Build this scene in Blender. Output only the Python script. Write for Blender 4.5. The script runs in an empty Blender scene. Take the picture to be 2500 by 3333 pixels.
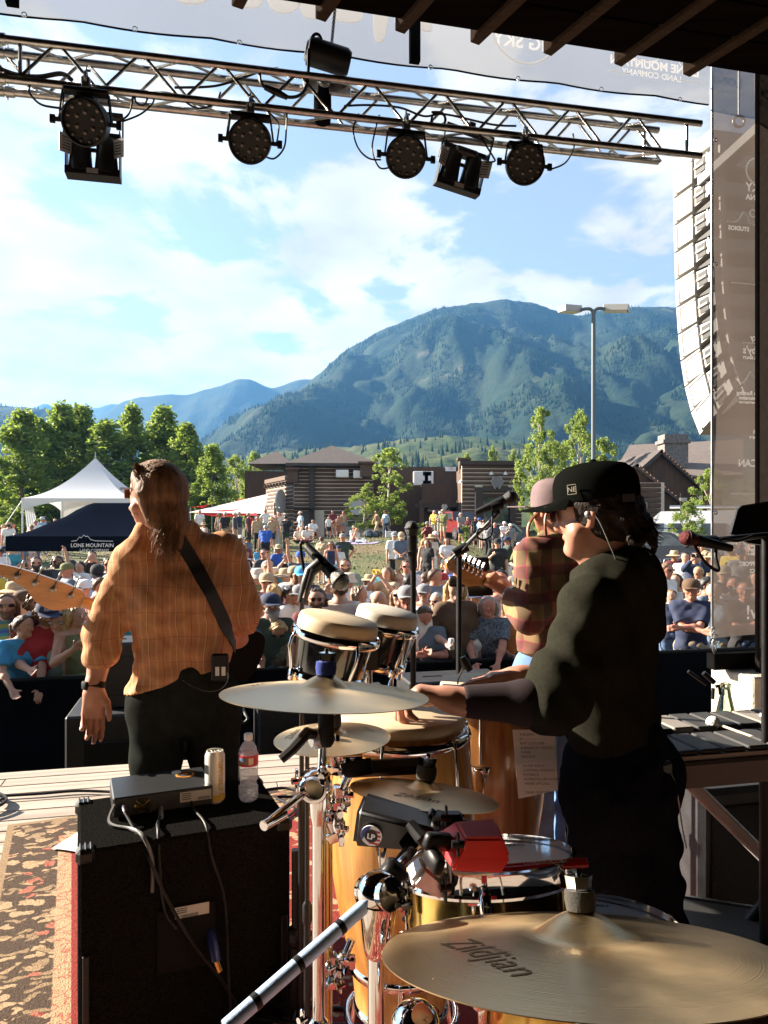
import bpy,bmesh,math,random,time
import numpy as np
from mathutils import Vector,Matrix,Euler
random.seed(7);np.random.seed(7)
R=math.radians;PI=math.pi;MT_=Matrix.Translation;MR_=Matrix.Rotation;MD_=Matrix.Diagonal
sc=bpy.context.scene
col=sc.collection
# ------------------------------------------------------------------ camera, sky, sun, exposure
FPX,CX,CY,CAMZ=2450.0,1250.0,1700.0,1.6
cam_d=bpy.data.cameras.new('camera');cam=bpy.data.objects.new('camera',cam_d);col.objects.link(cam)
cam_d.sensor_fit='AUTO';cam_d.sensor_width=36.0;cam_d.lens=FPX/3333*36
cam_d.shift_y=33.5/3333;cam_d.clip_end=30000;cam_d.clip_start=0.05
cam.location=(0,0,CAMZ);cam.rotation_euler=(R(90),0,0)
sc.camera=cam
SUN_EL,SUN_AZ=25.0,-72.0
w=bpy.data.worlds.new('World');sc.world=w;w.use_nodes=True
nt=w.node_tree;nt.nodes.clear()
def N(nt,t,**kw):
 n=nt.nodes.new(t)
 for k,v in kw.items():setattr(n,k,v)
 return n
def L(nt,a,b):nt.links.new(a,b)
out=N(nt,'ShaderNodeOutputWorld');bg=N(nt,'ShaderNodeBackground');bg.inputs[1].default_value=0.052
sky=N(nt,'ShaderNodeTexSky',sky_type='NISHITA');sky.sun_disc=False
sky.sun_elevation=R(SUN_EL);sky.sun_rotation=R(SUN_AZ);sky.air_density=1.0;sky.dust_density=0.6;sky.ozone_density=1.6
tc=N(nt,'ShaderNodeTexCoord');sep=N(nt,'ShaderNodeSeparateXYZ');L(nt,tc.outputs['Generated'],sep.inputs[0])
zc=N(nt,'ShaderNodeMath',operation='MAXIMUM');zc.inputs[1].default_value=0.0;L(nt,sep.outputs[2],zc.inputs[0])
za=N(nt,'ShaderNodeMath',operation='ADD');za.inputs[1].default_value=0.16;L(nt,zc.outputs[0],za.inputs[0])
cmb=N(nt,'ShaderNodeCombineXYZ')
for i,nm in ((0,0),(1,1)):
 d=N(nt,'ShaderNodeMath',operation='DIVIDE');L(nt,sep.outputs[i],d.inputs[0]);L(nt,za.outputs[0],d.inputs[1]);L(nt,d.outputs[0],cmb.inputs[i])
mp=N(nt,'ShaderNodeMapping');mp.inputs['Location'].default_value=(3.1,1.35,0.4);mp.inputs['Scale'].default_value=(1.0,0.85,1);L(nt,cmb.outputs[0],mp.inputs[0])
n1=N(nt,'ShaderNodeTexNoise');n1.inputs['Scale'].default_value=2.6;n1.inputs['Detail'].default_value=9;n1.inputs['Roughness'].default_value=0.56;n1.inputs['Distortion'].default_value=0.25;L(nt,mp.outputs[0],n1.inputs[0])
ax=N(nt,'ShaderNodeMath',operation='MULTIPLY_ADD');ax.inputs[1].default_value=-0.08;ax.inputs[2].default_value=0.0;L(nt,sep.outputs[0],ax.inputs[0])
az_=N(nt,'ShaderNodeMath',operation='MULTIPLY_ADD');az_.inputs[1].default_value=-0.34;L(nt,zc.outputs[0],az_.inputs[0]);L(nt,ax.outputs[0],az_.inputs[2])
sm=N(nt,'ShaderNodeMath',operation='ADD');L(nt,n1.outputs[0],sm.inputs[0]);L(nt,az_.outputs[0],sm.inputs[1])
ramp=N(nt,'ShaderNodeMapRange');ramp.interpolation_type='SMOOTHSTEP';ramp.inputs[1].default_value=0.325;ramp.inputs[2].default_value=0.415;L(nt,sm.outputs[0],ramp.inputs[0])
n2=N(nt,'ShaderNodeTexNoise');n2.inputs['Scale'].default_value=3.0;n2.inputs['Detail'].default_value=6;L(nt,mp.outputs[0],n2.inputs[0])
cr=N(nt,'ShaderNodeMapRange');cr.inputs[1].default_value=0.35;cr.inputs[2].default_value=0.65;cr.inputs[3].default_value=3.1;cr.inputs[4].default_value=4.8;L(nt,n2.outputs[0],cr.inputs[0])
ccol=N(nt,'ShaderNodeMix',data_type='RGBA');ccol.blend_type='MULTIPLY';ccol.inputs[0].default_value=1.0;ccol.inputs[6].default_value=(1.0,0.985,0.96,1);L(nt,cr.outputs[0],ccol.inputs[7])
mix=N(nt,'ShaderNodeMix',data_type='RGBA');L(nt,ramp.outputs[0],mix.inputs[0]);veil=N(nt,'ShaderNodeMix',data_type='RGBA');veil.inputs[0].default_value=.38;veil.inputs[7].default_value=(3.3,3.5,3.7,1);L(nt,sky.outputs[0],veil.inputs[6]);L(nt,veil.outputs[2],mix.inputs[6]);L(nt,ccol.outputs[2],mix.inputs[7])
L(nt,mix.outputs[2],bg.inputs[0]);L(nt,bg.outputs[0],out.inputs[0])
sun_d=bpy.data.lights.new('sun','SUN');sun_d.energy=5.0;sun_d.angle=R(0.5);sun_d.color=(1.0,0.88,0.72)
sun=bpy.data.objects.new('sun',sun_d);col.objects.link(sun)
sdir=Vector((math.sin(R(SUN_AZ))*math.cos(R(SUN_EL)),math.cos(R(SUN_AZ))*math.cos(R(SUN_EL)),math.sin(R(SUN_EL))))
sun.rotation_euler=sdir.to_track_quat('Z','Y').to_euler();sun.location=(-8,4,12)
vs=sc.view_settings;sc.display_settings.display_device='sRGB'
vs.view_transform='Standard';vs.look='None';vs.exposure=2.3;vs.gamma=1.0;vs.use_curve_mapping=False
sc.cycles.max_bounces=8;sc.cycles.transparent_max_bounces=24;sc.cycles.volume_bounces=0
# ------------------------------------------------------------------ helpers
def P(px,py,Y):
 return Vector(((px-CX)/FPX*Y,Y,CAMZ-(py-CY)/FPX*Y))
TH=R(13.0)
def S(u,v,z=0.0):
 return Vector((u*math.cos(TH)-v*math.sin(TH),u*math.sin(TH)+v*math.cos(TH),z))
RS=MR_(TH,4,'Z')
class MB:
 def __init__(s):s.v=[];s.f=[];s.m=[];s.mi=0
 def add(s,vs,fs,M=None):
  o=len(s.v)
  if M is not None:vs=[M@Vector(v) for v in vs]
  s.v+=[tuple(v) for v in vs]
  s.f+=[tuple(i+o for i in f) for f in fs];s.m+=[s.mi]*len(fs);return s
 def box(s,c,d,M=None,taper=1.0):
  x,y,z=[q/2 for q in d];c=Vector(c)
  v=[Vector((sx*x*(taper if sz>0 else 1),sy*y*(taper if sz>0 else 1),sz*z))+c for sz in (-1,1) for sy in (-1,1) for sx in (-1,1)]
  return s.add(v,[(0,2,3,1),(4,5,7,6),(0,1,5,4),(2,6,7,3),(0,4,6,2),(1,3,7,5)],M)
 def rbox(s,c,d,b,M=None):
  x,y,z=[q/2 for q in d];c=Vector(c);V=[];idx={}
  for sx in (-1,1):
   for sy in (-1,1):
    for sz in (-1,1):
     for ax in range(3):
      p=[sx*(x-b),sy*(y-b),sz*(z-b)]
      p[ax]=(sx*x,sy*y,sz*z)[ax]
      idx[sx,sy,sz,ax]=len(V);V.append(Vector(p)+c)
  F=[]
  def q(*a):F.append([idx[k] for k in a])
  for sg in (-1,1):
   q((sg,-1,-1,0),(sg,1,-1,0),(sg,1,1,0),(sg,-1,1,0))
   q((-1,sg,-1,1),(-1,sg,1,1),(1,sg,1,1),(1,sg,-1,1))
   q((-1,-1,sg,2),(1,-1,sg,2),(1,1,sg,2),(-1,1,sg,2))
   for s2 in (-1,1):
    q((sg,s2,-1,0),(sg,s2,1,0),(sg,s2,1,1),(sg,s2,-1,1))
    q((sg,-1,s2,0),(sg,1,s2,0),(sg,1,s2,2),(sg,-1,s2,2))
    q((-1,sg,s2,1),(1,sg,s2,1),(1,sg,s2,2),(-1,sg,s2,2))
    for s3 in (-1,1):F.append([idx[sg,s2,s3,0],idx[sg,s2,s3,1],idx[sg,s2,s3,2]])
  return s.add(V,F,M)
 def tube(s,pts,r,n=8,caps=True,M=None):
  pts=[Vector(p) for p in pts];m=len(pts)
  rs=r if hasattr(r,'__len__') else [r]*m
  t0=(pts[1]-pts[0]).normalized();up=Vector((0,0,1)) if abs(t0.z)<.9 else Vector((1,0,0))
  a=t0.cross(up).normalized();V=[];prev=t0
  for i,p in enumerate(pts):
   t=((pts[min(i+1,m-1)]-p).normalized()+(p-pts[max(i-1,0)]).normalized())
   t=t.normalized() if t.length>1e-6 else prev
   a=prev.rotation_difference(t)@a;a=(a-t*a.dot(t)).normalized();b=t.cross(a);prev=t
   V+=[p+(a*math.cos(2*PI*k/n)+b*math.sin(2*PI*k/n))*rs[i] for k in range(n)]
  F=[(i*n+k,i*n+(k+1)%n,(i+1)*n+(k+1)%n,(i+1)*n+k) for i in range(m-1) for k in range(n)]
  if caps:F+=[tuple(range(n-1,-1,-1)),tuple((m-1)*n+k for k in range(n))]
  return s.add(V,F,M)
 def lathe(s,prof,n=24,M=None,close=False):
  V=[];F=[];m=len(prof)
  for r,z in prof:V+=[(r*math.cos(2*PI*k/n),r*math.sin(2*PI*k/n),z) for k in range(n)]
  for i in range(m-1+(1 if close else 0)):
   j=(i+1)%m
   F+=[(i*n+k,i*n+(k+1)%n,j*n+(k+1)%n,j*n+k) for k in range(n)]
  if not close:
   if prof[0][0]>1e-5:F.append(tuple(range(n-1,-1,-1)))
   if prof[-1][0]>1e-5:F.append(tuple((m-1)*n+k for k in range(n)))
  return s.add(V,F,M)
 def ring(s,R_,r,n=32,k=8,M=None,sz=1.0):
  prof=[(R_+r*math.cos(2*PI*j/k),sz*r*math.sin(2*PI*j/k)) for j in range(k)]
  return s.lathe(prof,n,M,close=True)
 def sphere(s,c,r,n=12,M=None):
  c=Vector(c);rr=r if hasattr(r,'__len__') else (r,r,r);V=[];m=n//2
  for i in range(m+1):
   th=PI*i/m
   V+=[(c.x+rr[0]*math.sin(th)*math.cos(2*PI*k/n),c.y+rr[1]*math.sin(th)*math.sin(2*PI*k/n),c.z-rr[2]*math.cos(th)) for k in range(n)]
  F=[(i*n+k,i*n+(k+1)%n,(i+1)*n+(k+1)%n,(i+1)*n+k) for i in range(m) for k in range(n)]
  return s.add(V,F,M)
 def prism(s,poly,h,M=None):
  n=len(poly)
  V=[(x,y,0) for x,y in poly]+[(x,y,h) for x,y in poly]
  F=[tuple(range(n-1,-1,-1)),tuple(range(n,2*n))]+[(k,(k+1)%n,n+(k+1)%n,n+k) for k in range(n)]
  return s.add(V,F,M)
 def mesh(s,name,mats,smooth=None):
  me=bpy.data.meshes.new(name);me.from_pydata(s.v,[],s.f)
  for m in (mats if isinstance(mats,(list,tuple)) else [mats]):me.materials.append(m)
  if any(s.m):me.polygons.foreach_set('material_index',s.m)
  me.validate();bm=bmesh.new();bm.from_mesh(me);bmesh.ops.remove_doubles(bm,verts=bm.verts,dist=1e-6)
  bmesh.ops.recalc_face_normals(bm,faces=bm.faces);bm.to_mesh(me);bm.free()
  if smooth:
   me.shade_smooth();me.set_sharp_from_angle(angle=R(smooth))
  return me
 def build(s,name,mats,parent=None,smooth=None,**props):
  return obj(name,s.mesh(name,mats,smooth),parent,**props)
def obj(name,me,parent=None,M=None,**props):
 o=bpy.data.objects.new(name,me);col.objects.link(o)
 if parent is not None:o.parent=parent
 if M is not None:o.matrix_local=M
 for k,v in props.items():o[k]=v
 return o
def thing(name,label,cat,loc=(0,0,0),rz=0.0,group=None):
 o=bpy.data.objects.new(name,None);col.objects.link(o);o.empty_display_size=.1
 o.location=loc;o.rotation_euler=(0,0,rz);return tag(o,label,cat,group)
def tag(o,label,cat,group=None):
 o['label']=label;o['category']=cat
 if group:o['group']=group
 return o
def kids(o):return [c for c in o.children]
def copy_tree(o,parent=None):
 c=o.copy();col.objects.link(c)
 if parent is not None:
  mpi=o.matrix_parent_inverse.copy();c.parent=parent;c.matrix_parent_inverse=mpi
 for ch in kids(o):copy_tree(ch,c)
 return c
def frame(o_,x,y,z):
 return Matrix(((x.x,y.x,z.x,o_.x),(x.y,y.y,z.y,o_.y),(x.z,y.z,z.z,o_.z),(0,0,0,1)))
def look(o_,zdir,xhint=Vector((1,0,0))):
 z=zdir.normalized();x=(xhint-z*xhint.dot(z)).normalized();return frame(o_,x,z.cross(x),z)
def bez(p0,p1,p2,p3,n=12):
 p0,p1,p2,p3=map(Vector,(p0,p1,p2,p3))
 return [p0*(1-t)**3+p1*3*t*(1-t)**2+p2*3*t*t*(1-t)+p3*t**3 for t in [i/n for i in range(n+1)]]
def spline(pts,n=6):
 pts=[Vector(p) for p in pts];q=[pts[0]]+pts+[pts[-1]];o=[]
 for i in range(1,len(q)-2):
  a,b,c,d=q[i-1],q[i],q[i+1],q[i+2]
  for k in range(n):
   t=k/n;o.append(.5*((2*b)+(c-a)*t+(2*a-5*b+4*c-d)*t*t+(3*b-a-3*c+d)*t**3))
 return o+[pts[-1]]
# ------------------------------------------------------------------ materials
MATS={}
def mat(name,c,rough=.6,metal=0.0,noise=None,bump=None,spec=.5,trans=0.0,alpha=1.0,emit=None,coat=0.0,coords='Object',stretch=None,sheen=0.0):
 if name in MATS:return MATS[name]
 m=bpy.data.materials.new(name);m.use_nodes=True;nt=m.node_tree;b=nt.nodes['Principled BSDF']
 c=tuple(c)+(1,);b.inputs['Base Color'].default_value=c;b.inputs['Roughness'].default_value=rough;b.inputs['Metallic'].default_value=metal
 b.inputs['Specular IOR Level'].default_value=spec
 if trans:b.inputs['Transmission Weight'].default_value=trans
 if coat:b.inputs['Coat Weight'].default_value=coat;b.inputs['Coat Roughness'].default_value=.1
 if sheen:b.inputs['Sheen Weight'].default_value=sheen
 if emit:b.inputs['Emission Color'].default_value=tuple(emit[:3])+(1,);b.inputs['Emission Strength'].default_value=emit[3]
 if alpha<1:b.inputs['Alpha'].default_value=alpha
 if noise or bump:
  t=N(nt,'ShaderNodeTexCoord');src=t.outputs[coords]
  if stretch:
   mp=N(nt,'ShaderNodeMapping');mp.inputs['Scale'].default_value=stretch;L(nt,src,mp.inputs[0]);src=mp.outputs[0]
 if noise:
  x=N(nt,'ShaderNodeTexNoise');x.inputs['Scale'].default_value=noise[0];x.inputs['Detail'].default_value=5;L(nt,src,x.inputs[0])
  rr=N(nt,'ShaderNodeMapRange');rr.inputs[1].default_value=.3;rr.inputs[2].default_value=.7;L(nt,x.outputs[0],rr.inputs[0])
  mx=N(nt,'ShaderNodeMix',data_type='RGBA');L(nt,rr.outputs[0],mx.inputs[0])
  if len(noise)>2:mx.inputs[6].default_value=c;mx.inputs[7].default_value=tuple(noise[2])+(1,)
  else:
   a=noise[1];mx.inputs[6].default_value=tuple(q*(1-a) for q in c[:3])+(1,);mx.inputs[7].default_value=tuple(min(1,q*(1+a)) for q in c[:3])+(1,)
  L(nt,mx.outputs[2],b.inputs['Base Color'])
  if rough>.15:
   r2=N(nt,'ShaderNodeMapRange');r2.inputs[3].default_value=rough*.85;r2.inputs[4].default_value=min(1,rough*1.15);L(nt,x.outputs[0],r2.inputs[0]);L(nt,r2.outputs[0],b.inputs['Roughness'])
 if bump:
  x=N(nt,'ShaderNodeTexNoise');x.inputs['Scale'].default_value=bump[0];x.inputs['Detail'].default_value=6;L(nt,src,x.inputs[0])
  bp=N(nt,'ShaderNodeBump');bp.inputs['Strength'].default_value=bump[1];bp.inputs['Distance'].default_value=bump[2] if len(bump)>2 else .02;L(nt,x.outputs[0],bp.inputs['Height']);L(nt,bp.outputs[0],b.inputs['Normal'])
 MATS[name]=m;return m
black_metal=mat('black_metal',(.007,.007,.008),.45,.0,noise=(30,.3),spec=.35)
black_plastic=mat('black_plastic',(.008,.008,.009),.42,noise=(40,.25),spec=.35)
black_rubber=mat('black_rubber',(.008,.008,.008),.75,spec=.2)
black_cloth=mat('black_cloth',(.006,.006,.008),.9,spec=0,bump=(60,.3,.01))
chrome=mat('chrome',(.72,.72,.74),.06,1.0)
alu=mat('aluminium',(.55,.54,.53),.30,1.0,noise=(25,.18),bump=(90,.08,.002))
steel_grey=mat('steel_grey',(.32,.33,.34),.4,.9,noise=(20,.2))
white_paint=mat('white_paint',(.78,.78,.76),.5,noise=(12,.06))
white_plastic=mat('white_plastic',(.75,.75,.74),.35)
paper=mat('paper',(.72,.71,.68),.8,noise=(20,.06))
ink=mat('ink',(.02,.02,.02),.7)
rubber_cable=mat('rubber_cable',(.008,.008,.009),.5,spec=.3)
FONT=None
def text_mesh(s,size=1.0,extrude=0.0,shear=0.0,mirror=False,align='CENTER',bold=0.0,space=1.0):
 cu=bpy.data.curves.new('t','FONT');cu.body=s;cu.size=size;cu.extrude=extrude;cu.shear=shear;cu.align_x=align;cu.offset=bold;cu.space_character=space;cu.resolution_u=3
 o=bpy.data.objects.new('t',cu);col.objects.link(o);dg=bpy.context.evaluated_depsgraph_get();dg.update()
 me=bpy.data.meshes.new_from_object(o.evaluated_get(dg));bpy.data.objects.remove(o);bpy.data.curves.remove(cu)
 if mirror:
  for v in me.vertices:v.co.x*=-1
  me.flip_normals()
 return me
def text(name,s,size,M,m,parent=None,**kw):
 me=text_mesh(s,size,**kw);me.name=name;me.materials.clear();me.materials.append(m)
 return obj(name,me,parent,M)
# ================================================================== SETTING: ground, hills, haze
def sstep(a,b,x):
 t=np.clip((x-a)/(b-a),0,1);return t*t*(3-2*t)
def ground(x,y):
 x=np.asarray(x,float);y=np.asarray(y,float)
 z=-.9+.42*sstep(10,30,y)
 side=1-sstep(3.0,9.0,x-(y-45)*.05)
 z=z+1.05*sstep(26,46,y)*(1 - .75*sstep(52,62,y))*side
 z=z+.05*np.sin(x*.9+y*.3)*sstep(14,22,y)+.03*np.sin(x*2.1-y*1.3)*sstep(14,22,y)
 far=np.clip(y-110,0,None)
 return z-0.004*far
def gz(x,y):return float(ground(x,y))
def grid_mesh(name,xs,ys,fz,m,smooth=True,lift=0.0,keep=None):
 X,Y=np.meshgrid(xs,ys);Z=fz(X,Y)+lift;nx,ny=len(xs),len(ys)
 V=np.stack([X,Y,Z],-1).reshape(-1,3)
 i=np.arange(nx*ny).reshape(ny,nx);Fq=np.stack([i[:-1,:-1],i[:-1,1:],i[1:,1:],i[1:,:-1]],-1).reshape(-1,4)
 return np_mesh(name,V,Fq,m,smooth)
def np_mesh(name,V,Fq,m,smooth=False,mi=None):
 me=bpy.data.meshes.new(name);n,k=Fq.shape
 me.vertices.add(len(V));me.vertices.foreach_set('co',np.ascontiguousarray(V,dtype=np.float32).ravel())
 me.loops.add(n*k);me.loops.foreach_set('vertex_index',Fq.astype(np.int32).ravel())
 me.polygons.add(n);me.polygons.foreach_set('loop_start',np.arange(0,n*k,k,dtype=np.int32))
 for q in (m if isinstance(m,(list,tuple)) else [m]):me.materials.append(q)
 if mi is not None:me.polygons.foreach_set('material_index',np.asarray(mi,dtype=np.int32))
 me.update(calc_edges=True)
 if smooth:me.shade_smooth()
 return me
def grass_mat():
 m=bpy.data.materials.new('dry_lawn');m.use_nodes=True;nt=m.node_tree;b=nt.nodes['Principled BSDF'];b.inputs['Roughness'].default_value=.9
 t=N(nt,'ShaderNodeTexCoord');a=N(nt,'ShaderNodeTexNoise');a.inputs['Scale'].default_value=.22;a.inputs['Detail'].default_value=6;L(nt,t.outputs['Object'],a.inputs[0])
 r=N(nt,'ShaderNodeValToRGB');e=r.color_ramp.elements;e[0].position=.36;e[0].color=(.16,.115,.05,1);e[1].position=.62;e[1].color=(.075,.10,.025,1)
 x=e.new(.5);x.color=(.13,.115,.042,1);L(nt,a.outputs[0],r.inputs[0])
 f=N(nt,'ShaderNodeTexNoise');f.inputs['Scale'].default_value=9;f.inputs['Detail'].default_value=8;L(nt,t.outputs['Object'],f.inputs[0])
 mr=N(nt,'ShaderNodeMapRange');mr.inputs[1].default_value=.3;mr.inputs[2].default_value=.7;mr.inputs[3].default_value=.55;mr.inputs[4].default_value=1.4;L(nt,f.outputs[0],mr.inputs[0])
 mx=N(nt,'ShaderNodeMix',data_type='RGBA');mx.blend_type='MULTIPLY';mx.inputs[0].default_value=1;L(nt,r.outputs[0],mx.inputs[6]);L(nt,mr.outputs[0],mx.inputs[7]);L(nt,mx.outputs[2],b.inputs['Base Color'])
 bp=N(nt,'ShaderNodeBump');bp.inputs['Strength'].default_value=.9;bp.inputs['Distance'].default_value=.12;L(nt,f.outputs[0],bp.inputs['Height']);L(nt,bp.outputs[0],b.inputs['Normal'])
 return m
lawn=grass_mat()
xs=np.unique(np.concatenate([np.linspace(-6000,-120,30),np.linspace(-120,-40,20),np.linspace(-40,40,81),np.linspace(40,120,20),np.linspace(120,6000,30)]))
ys=np.unique(np.concatenate([np.linspace(-60,5,8),np.linspace(5,70,80),np.linspace(70,200,20),np.linspace(200,5700,24)]))
obj('ground',grid_mesh('ground',xs,ys,ground,lawn),kind='structure')
asphalt=mat('asphalt',(.055,.055,.058),.9,noise=(3,.25),bump=(60,.4,.01))
concrete=mat('concrete',(.42,.39,.35),.85,noise=(5,.15),bump=(35,.4,.01))
obj('parking_lot',grid_mesh('parking_lot',np.linspace(9,60,40),np.linspace(27,58,30),ground,asphalt,lift=.012),kind='structure')
obj('path',grid_mesh('path',np.linspace(5.5,40,40),np.linspace(24.5,27,4),ground,concrete,lift=.02),kind='structure')
kb=MB()
for i in range(24):kb.box((9.5+i*1.5,27.1,gz(9.5+i*1.5,27.1)+.05),(1.48,.18,.2))
kb.build('kerb',concrete,kind='structure')
def tufts(n=30000):
 y=15+40*np.random.rand(n)**1.2;x=(np.random.rand(n) - .5)*(y*1.15);keep=~((x>5.2) & (y>24));x=x[keep];y=y[keep];n=len(x)
 z=ground(x,y);h=.03+.06*np.random.rand(n);a=np.random.rand(n)*PI;wd=.02+.03*np.random.rand(n)
 V=np.zeros((n,3,3));V[:,0]=np.stack([x-np.cos(a)*wd,y-np.sin(a)*wd,z - .01],-1);V[:,1]=np.stack([x+np.cos(a)*wd,y+np.sin(a)*wd,z - .01],-1)
 V[:,2]=np.stack([x+(np.random.rand(n) - .5)*.06,y+(np.random.rand(n) - .5)*.06,z+h],-1)
 return np_mesh('grass',V.reshape(-1,3),np.arange(n*3).reshape(n,3),mat('grass_blade',(.12,.13,.035),.8,noise=(.4,.4,(.2,.15,.06))))
obj('grass',tufts(),kind='stuff')
def fbm(x,y,s,o=5):
 v=np.zeros_like(x);a=1.0
 rs=np.random.RandomState(int(s*1000)%9999)
 for k in range(o):
  for j in range(3):
   th=rs.rand()*2*PI;ph=rs.rand()*6.28;f=2**k/s*(1+.3*rs.rand())
   v+=a*np.sin((x*np.cos(th)+y*np.sin(th))*f*6.28+ph+1.3*np.sin(f*3*(x*np.sin(th)-y*np.cos(th))+ph))/3
  a*=.52
 return v
def hill_mat(name,dark,light,rock,sc_,bare=.62):
 m=bpy.data.materials.new(name);m.use_nodes=True;nt=m.node_tree;b=nt.nodes['Principled BSDF'];b.inputs['Roughness'].default_value=1;b.inputs['Specular IOR Level'].default_value=.1
 t=N(nt,'ShaderNodeTexCoord');a=N(nt,'ShaderNodeTexNoise');a.inputs['Scale'].default_value=sc_;a.inputs['Detail'].default_value=9;a.inputs['Roughness'].default_value=.62;L(nt,t.outputs['Object'],a.inputs[0])
 r=N(nt,'ShaderNodeValToRGB');e=r.color_ramp.elements;e[0].position=.40;e[0].color=dark+(1,);e[1].position=bare;e[1].color=light+(1,);x=e.new(min(.99,bare+.1));x.color=rock+(1,)
 L(nt,a.outputs[0],r.inputs[0]);L(nt,r.outputs[0],b.inputs['Base Color'])
 f=N(nt,'ShaderNodeTexNoise');f.inputs['Scale'].default_value=.09;f.inputs['Detail'].default_value=4;L(nt,t.outputs['Object'],f.inputs[0])
 bp=N(nt,'ShaderNodeBump');bp.inputs['Strength'].default_value=.5;bp.inputs['Distance'].default_value=6;L(nt,f.outputs[0],bp.inputs['Height']);L(nt,bp.outputs[0],b.inputs['Normal'])
 return m
HILLS={}
def hill(name,sil,D,D0,m,zb=-8,rough=.06,nu=220,nv=60,p=1.0,seed=1.0):
 px=np.array([q[0] for q in sil],float);pz=np.array([CAMZ-(q[1]-CY)/FPX*D for q in sil])
 x=(px-CX)/FPX*D;U=np.linspace(x[0],x[-1],nu);zr=np.interp(U,x,pz);k=np.ones(5)/5;zr=np.convolve(np.pad(zr,2,'edge'),k,'valid')
 zr=zr+fbm(U,U*0,90*D/2000*seed,4)*D*.0016
 T=np.concatenate([np.linspace(0,1,nv),np.linspace(1.03,1.5,8)])
 UU,TT=np.meshgrid(U,T);Y=D0+(D-D0)*TT
 prof=np.where(TT<=1,TT**p,np.clip(1-(TT-1)*1.8,0,1))
 H=zr[None,:]-zb
 n=fbm(UU*1.0,Y*.55,520*D/2000*seed,6)
 Z=zb+H*prof+n*H*rough*4*np.clip(TT*(1-TT),0,.25)*(TT<=1)
 V=np.stack([UU,Y,Z],-1)
 HILLS[name+str(len(HILLS))]=V[:nv]
 Vf=V.reshape(-1,3);i=np.arange(len(Vf)).reshape(len(T),nu);Fq=np.stack([i[:-1,:-1],i[:-1,1:],i[1:,1:],i[1:,:-1]],-1).reshape(-1,4)
 obj(name,np_mesh(name,Vf,Fq,m,True),kind='structure');return V[:nv]
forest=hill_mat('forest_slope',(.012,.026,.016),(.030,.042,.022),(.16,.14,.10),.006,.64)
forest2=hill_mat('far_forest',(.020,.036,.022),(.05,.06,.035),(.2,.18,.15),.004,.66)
meadow=hill_mat('meadow_slope',(.035,.058,.020),(.075,.085,.032),(.10,.095,.045),.008,.60)
g_main=hill('mountain',[(150,1700),(400,1560),(640,1440),(700,1425),(800,1370),(900,1310),(1000,1250),(1050,1205),(1100,1160),(1200,1095),(1300,1050),(1400,1010),(1500,993),(1600,980),(1660,972),(1740,988),(1800,1008),(1880,1030),(1950,1012),(2050,998),(2120,1000),(2200,998),(2300,1060),(2500,1120),(2900,1300),(3400,1500)],2000,760,forest,rough=.13,nu=300,nv=90,p=1.05)
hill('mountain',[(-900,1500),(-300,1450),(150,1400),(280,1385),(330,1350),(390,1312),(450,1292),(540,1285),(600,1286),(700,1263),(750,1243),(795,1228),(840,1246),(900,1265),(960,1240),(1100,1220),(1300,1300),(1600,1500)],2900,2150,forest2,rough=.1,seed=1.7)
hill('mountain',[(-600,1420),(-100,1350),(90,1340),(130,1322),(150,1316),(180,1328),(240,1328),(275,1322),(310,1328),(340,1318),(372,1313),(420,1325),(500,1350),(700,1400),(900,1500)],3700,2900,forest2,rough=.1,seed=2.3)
g_left=hill('hill',[(-900,1400),(-400,1330),(-100,1318),(0,1322),(60,1324),(150,1334),(220,1350),(300,1378),(420,1430),(560,1500),(760,1600),(900,1690)],1500,500,forest,rough=.1,seed=.8)
g_spur=hill('hill',[(1900,1480),(1980,1400),(2060,1333),(2140,1295),(2220,1250),(2310,1195),(2500,1110),(2800,1000),(3300,1050)],1250,700,forest,rough=.09,seed=.6)
g_mead=hill('meadow',[(100,1640),(480,1530),(650,1500),(760,1488),(900,1470),(1000,1462),(1200,1448),(1300,1432),(1450,1418),(1600,1428),(1720,1450),(1850,1480),(2100,1520),(2500,1600)],820,260,meadow,rough=.05,seed=.5)
con_m=mat('conifer',(.013,.028,.015),.95,noise=(.02,.5),spec=.1)
def conifers(grids,name='conifer_forest'):
 Vs=[];Fs=[];off=0
 for G,n,h0,h1,tmin,dens in grids:
  nv,nu,_=G.shape;k=0
  a=tmin+(nv-2-tmin)*np.random.rand(n*3);b=(nu-2)*np.random.rand(n*3)
  i=a.astype(int);j=b.astype(int);fa=(a-i)[:,None];fb=(b-j)[:,None]
  p=G[i,j]*(1-fa)*(1-fb)+G[i+1,j]*fa*(1-fb)+G[i,j+1]*(1-fa)*fb+G[i+1,j+1]*fa*fb
  sx=p[:,0]/p[:,1]*FPX+CX;d=fbm(p[:,0],p[:,1],dens,3)
  p=p[(sx>-60) & (sx<2560) & (d>.05)][:n];m=len(p)
  h=h0+(h1-h0)*np.random.rand(m)**1.4;r=h*(.16+.08*np.random.rand(m));s=5
  V=np.zeros((m,s+1,3));th=np.random.rand(m)*6
  for q in range(s):
   V[:,q,0]=p[:,0]+r*np.cos(th+2*PI*q/s);V[:,q,1]=p[:,1]+r*np.sin(th+2*PI*q/s);V[:,q,2]=p[:,2]-1
  V[:,s]=p;V[:,s,2]+=h
  o=(np.arange(m)*(s+1))[:,None,None]+off
  F=np.array([[q,(q+1)%s,s] for q in range(s)])[None]+o
  Vs.append(V.reshape(-1,3));Fs.append(F.reshape(-1,3));off+=m*(s+1)
 obj(name,np_mesh(name,np.concatenate(Vs),np.concatenate(Fs),con_m),kind='stuff')
conifers([(g_main,22000,5,11,10,300),(g_spur,6000,5,11,8,200),(g_left,4000,5,10,4,200),(g_mead,600,5,11,18,90)])
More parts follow.
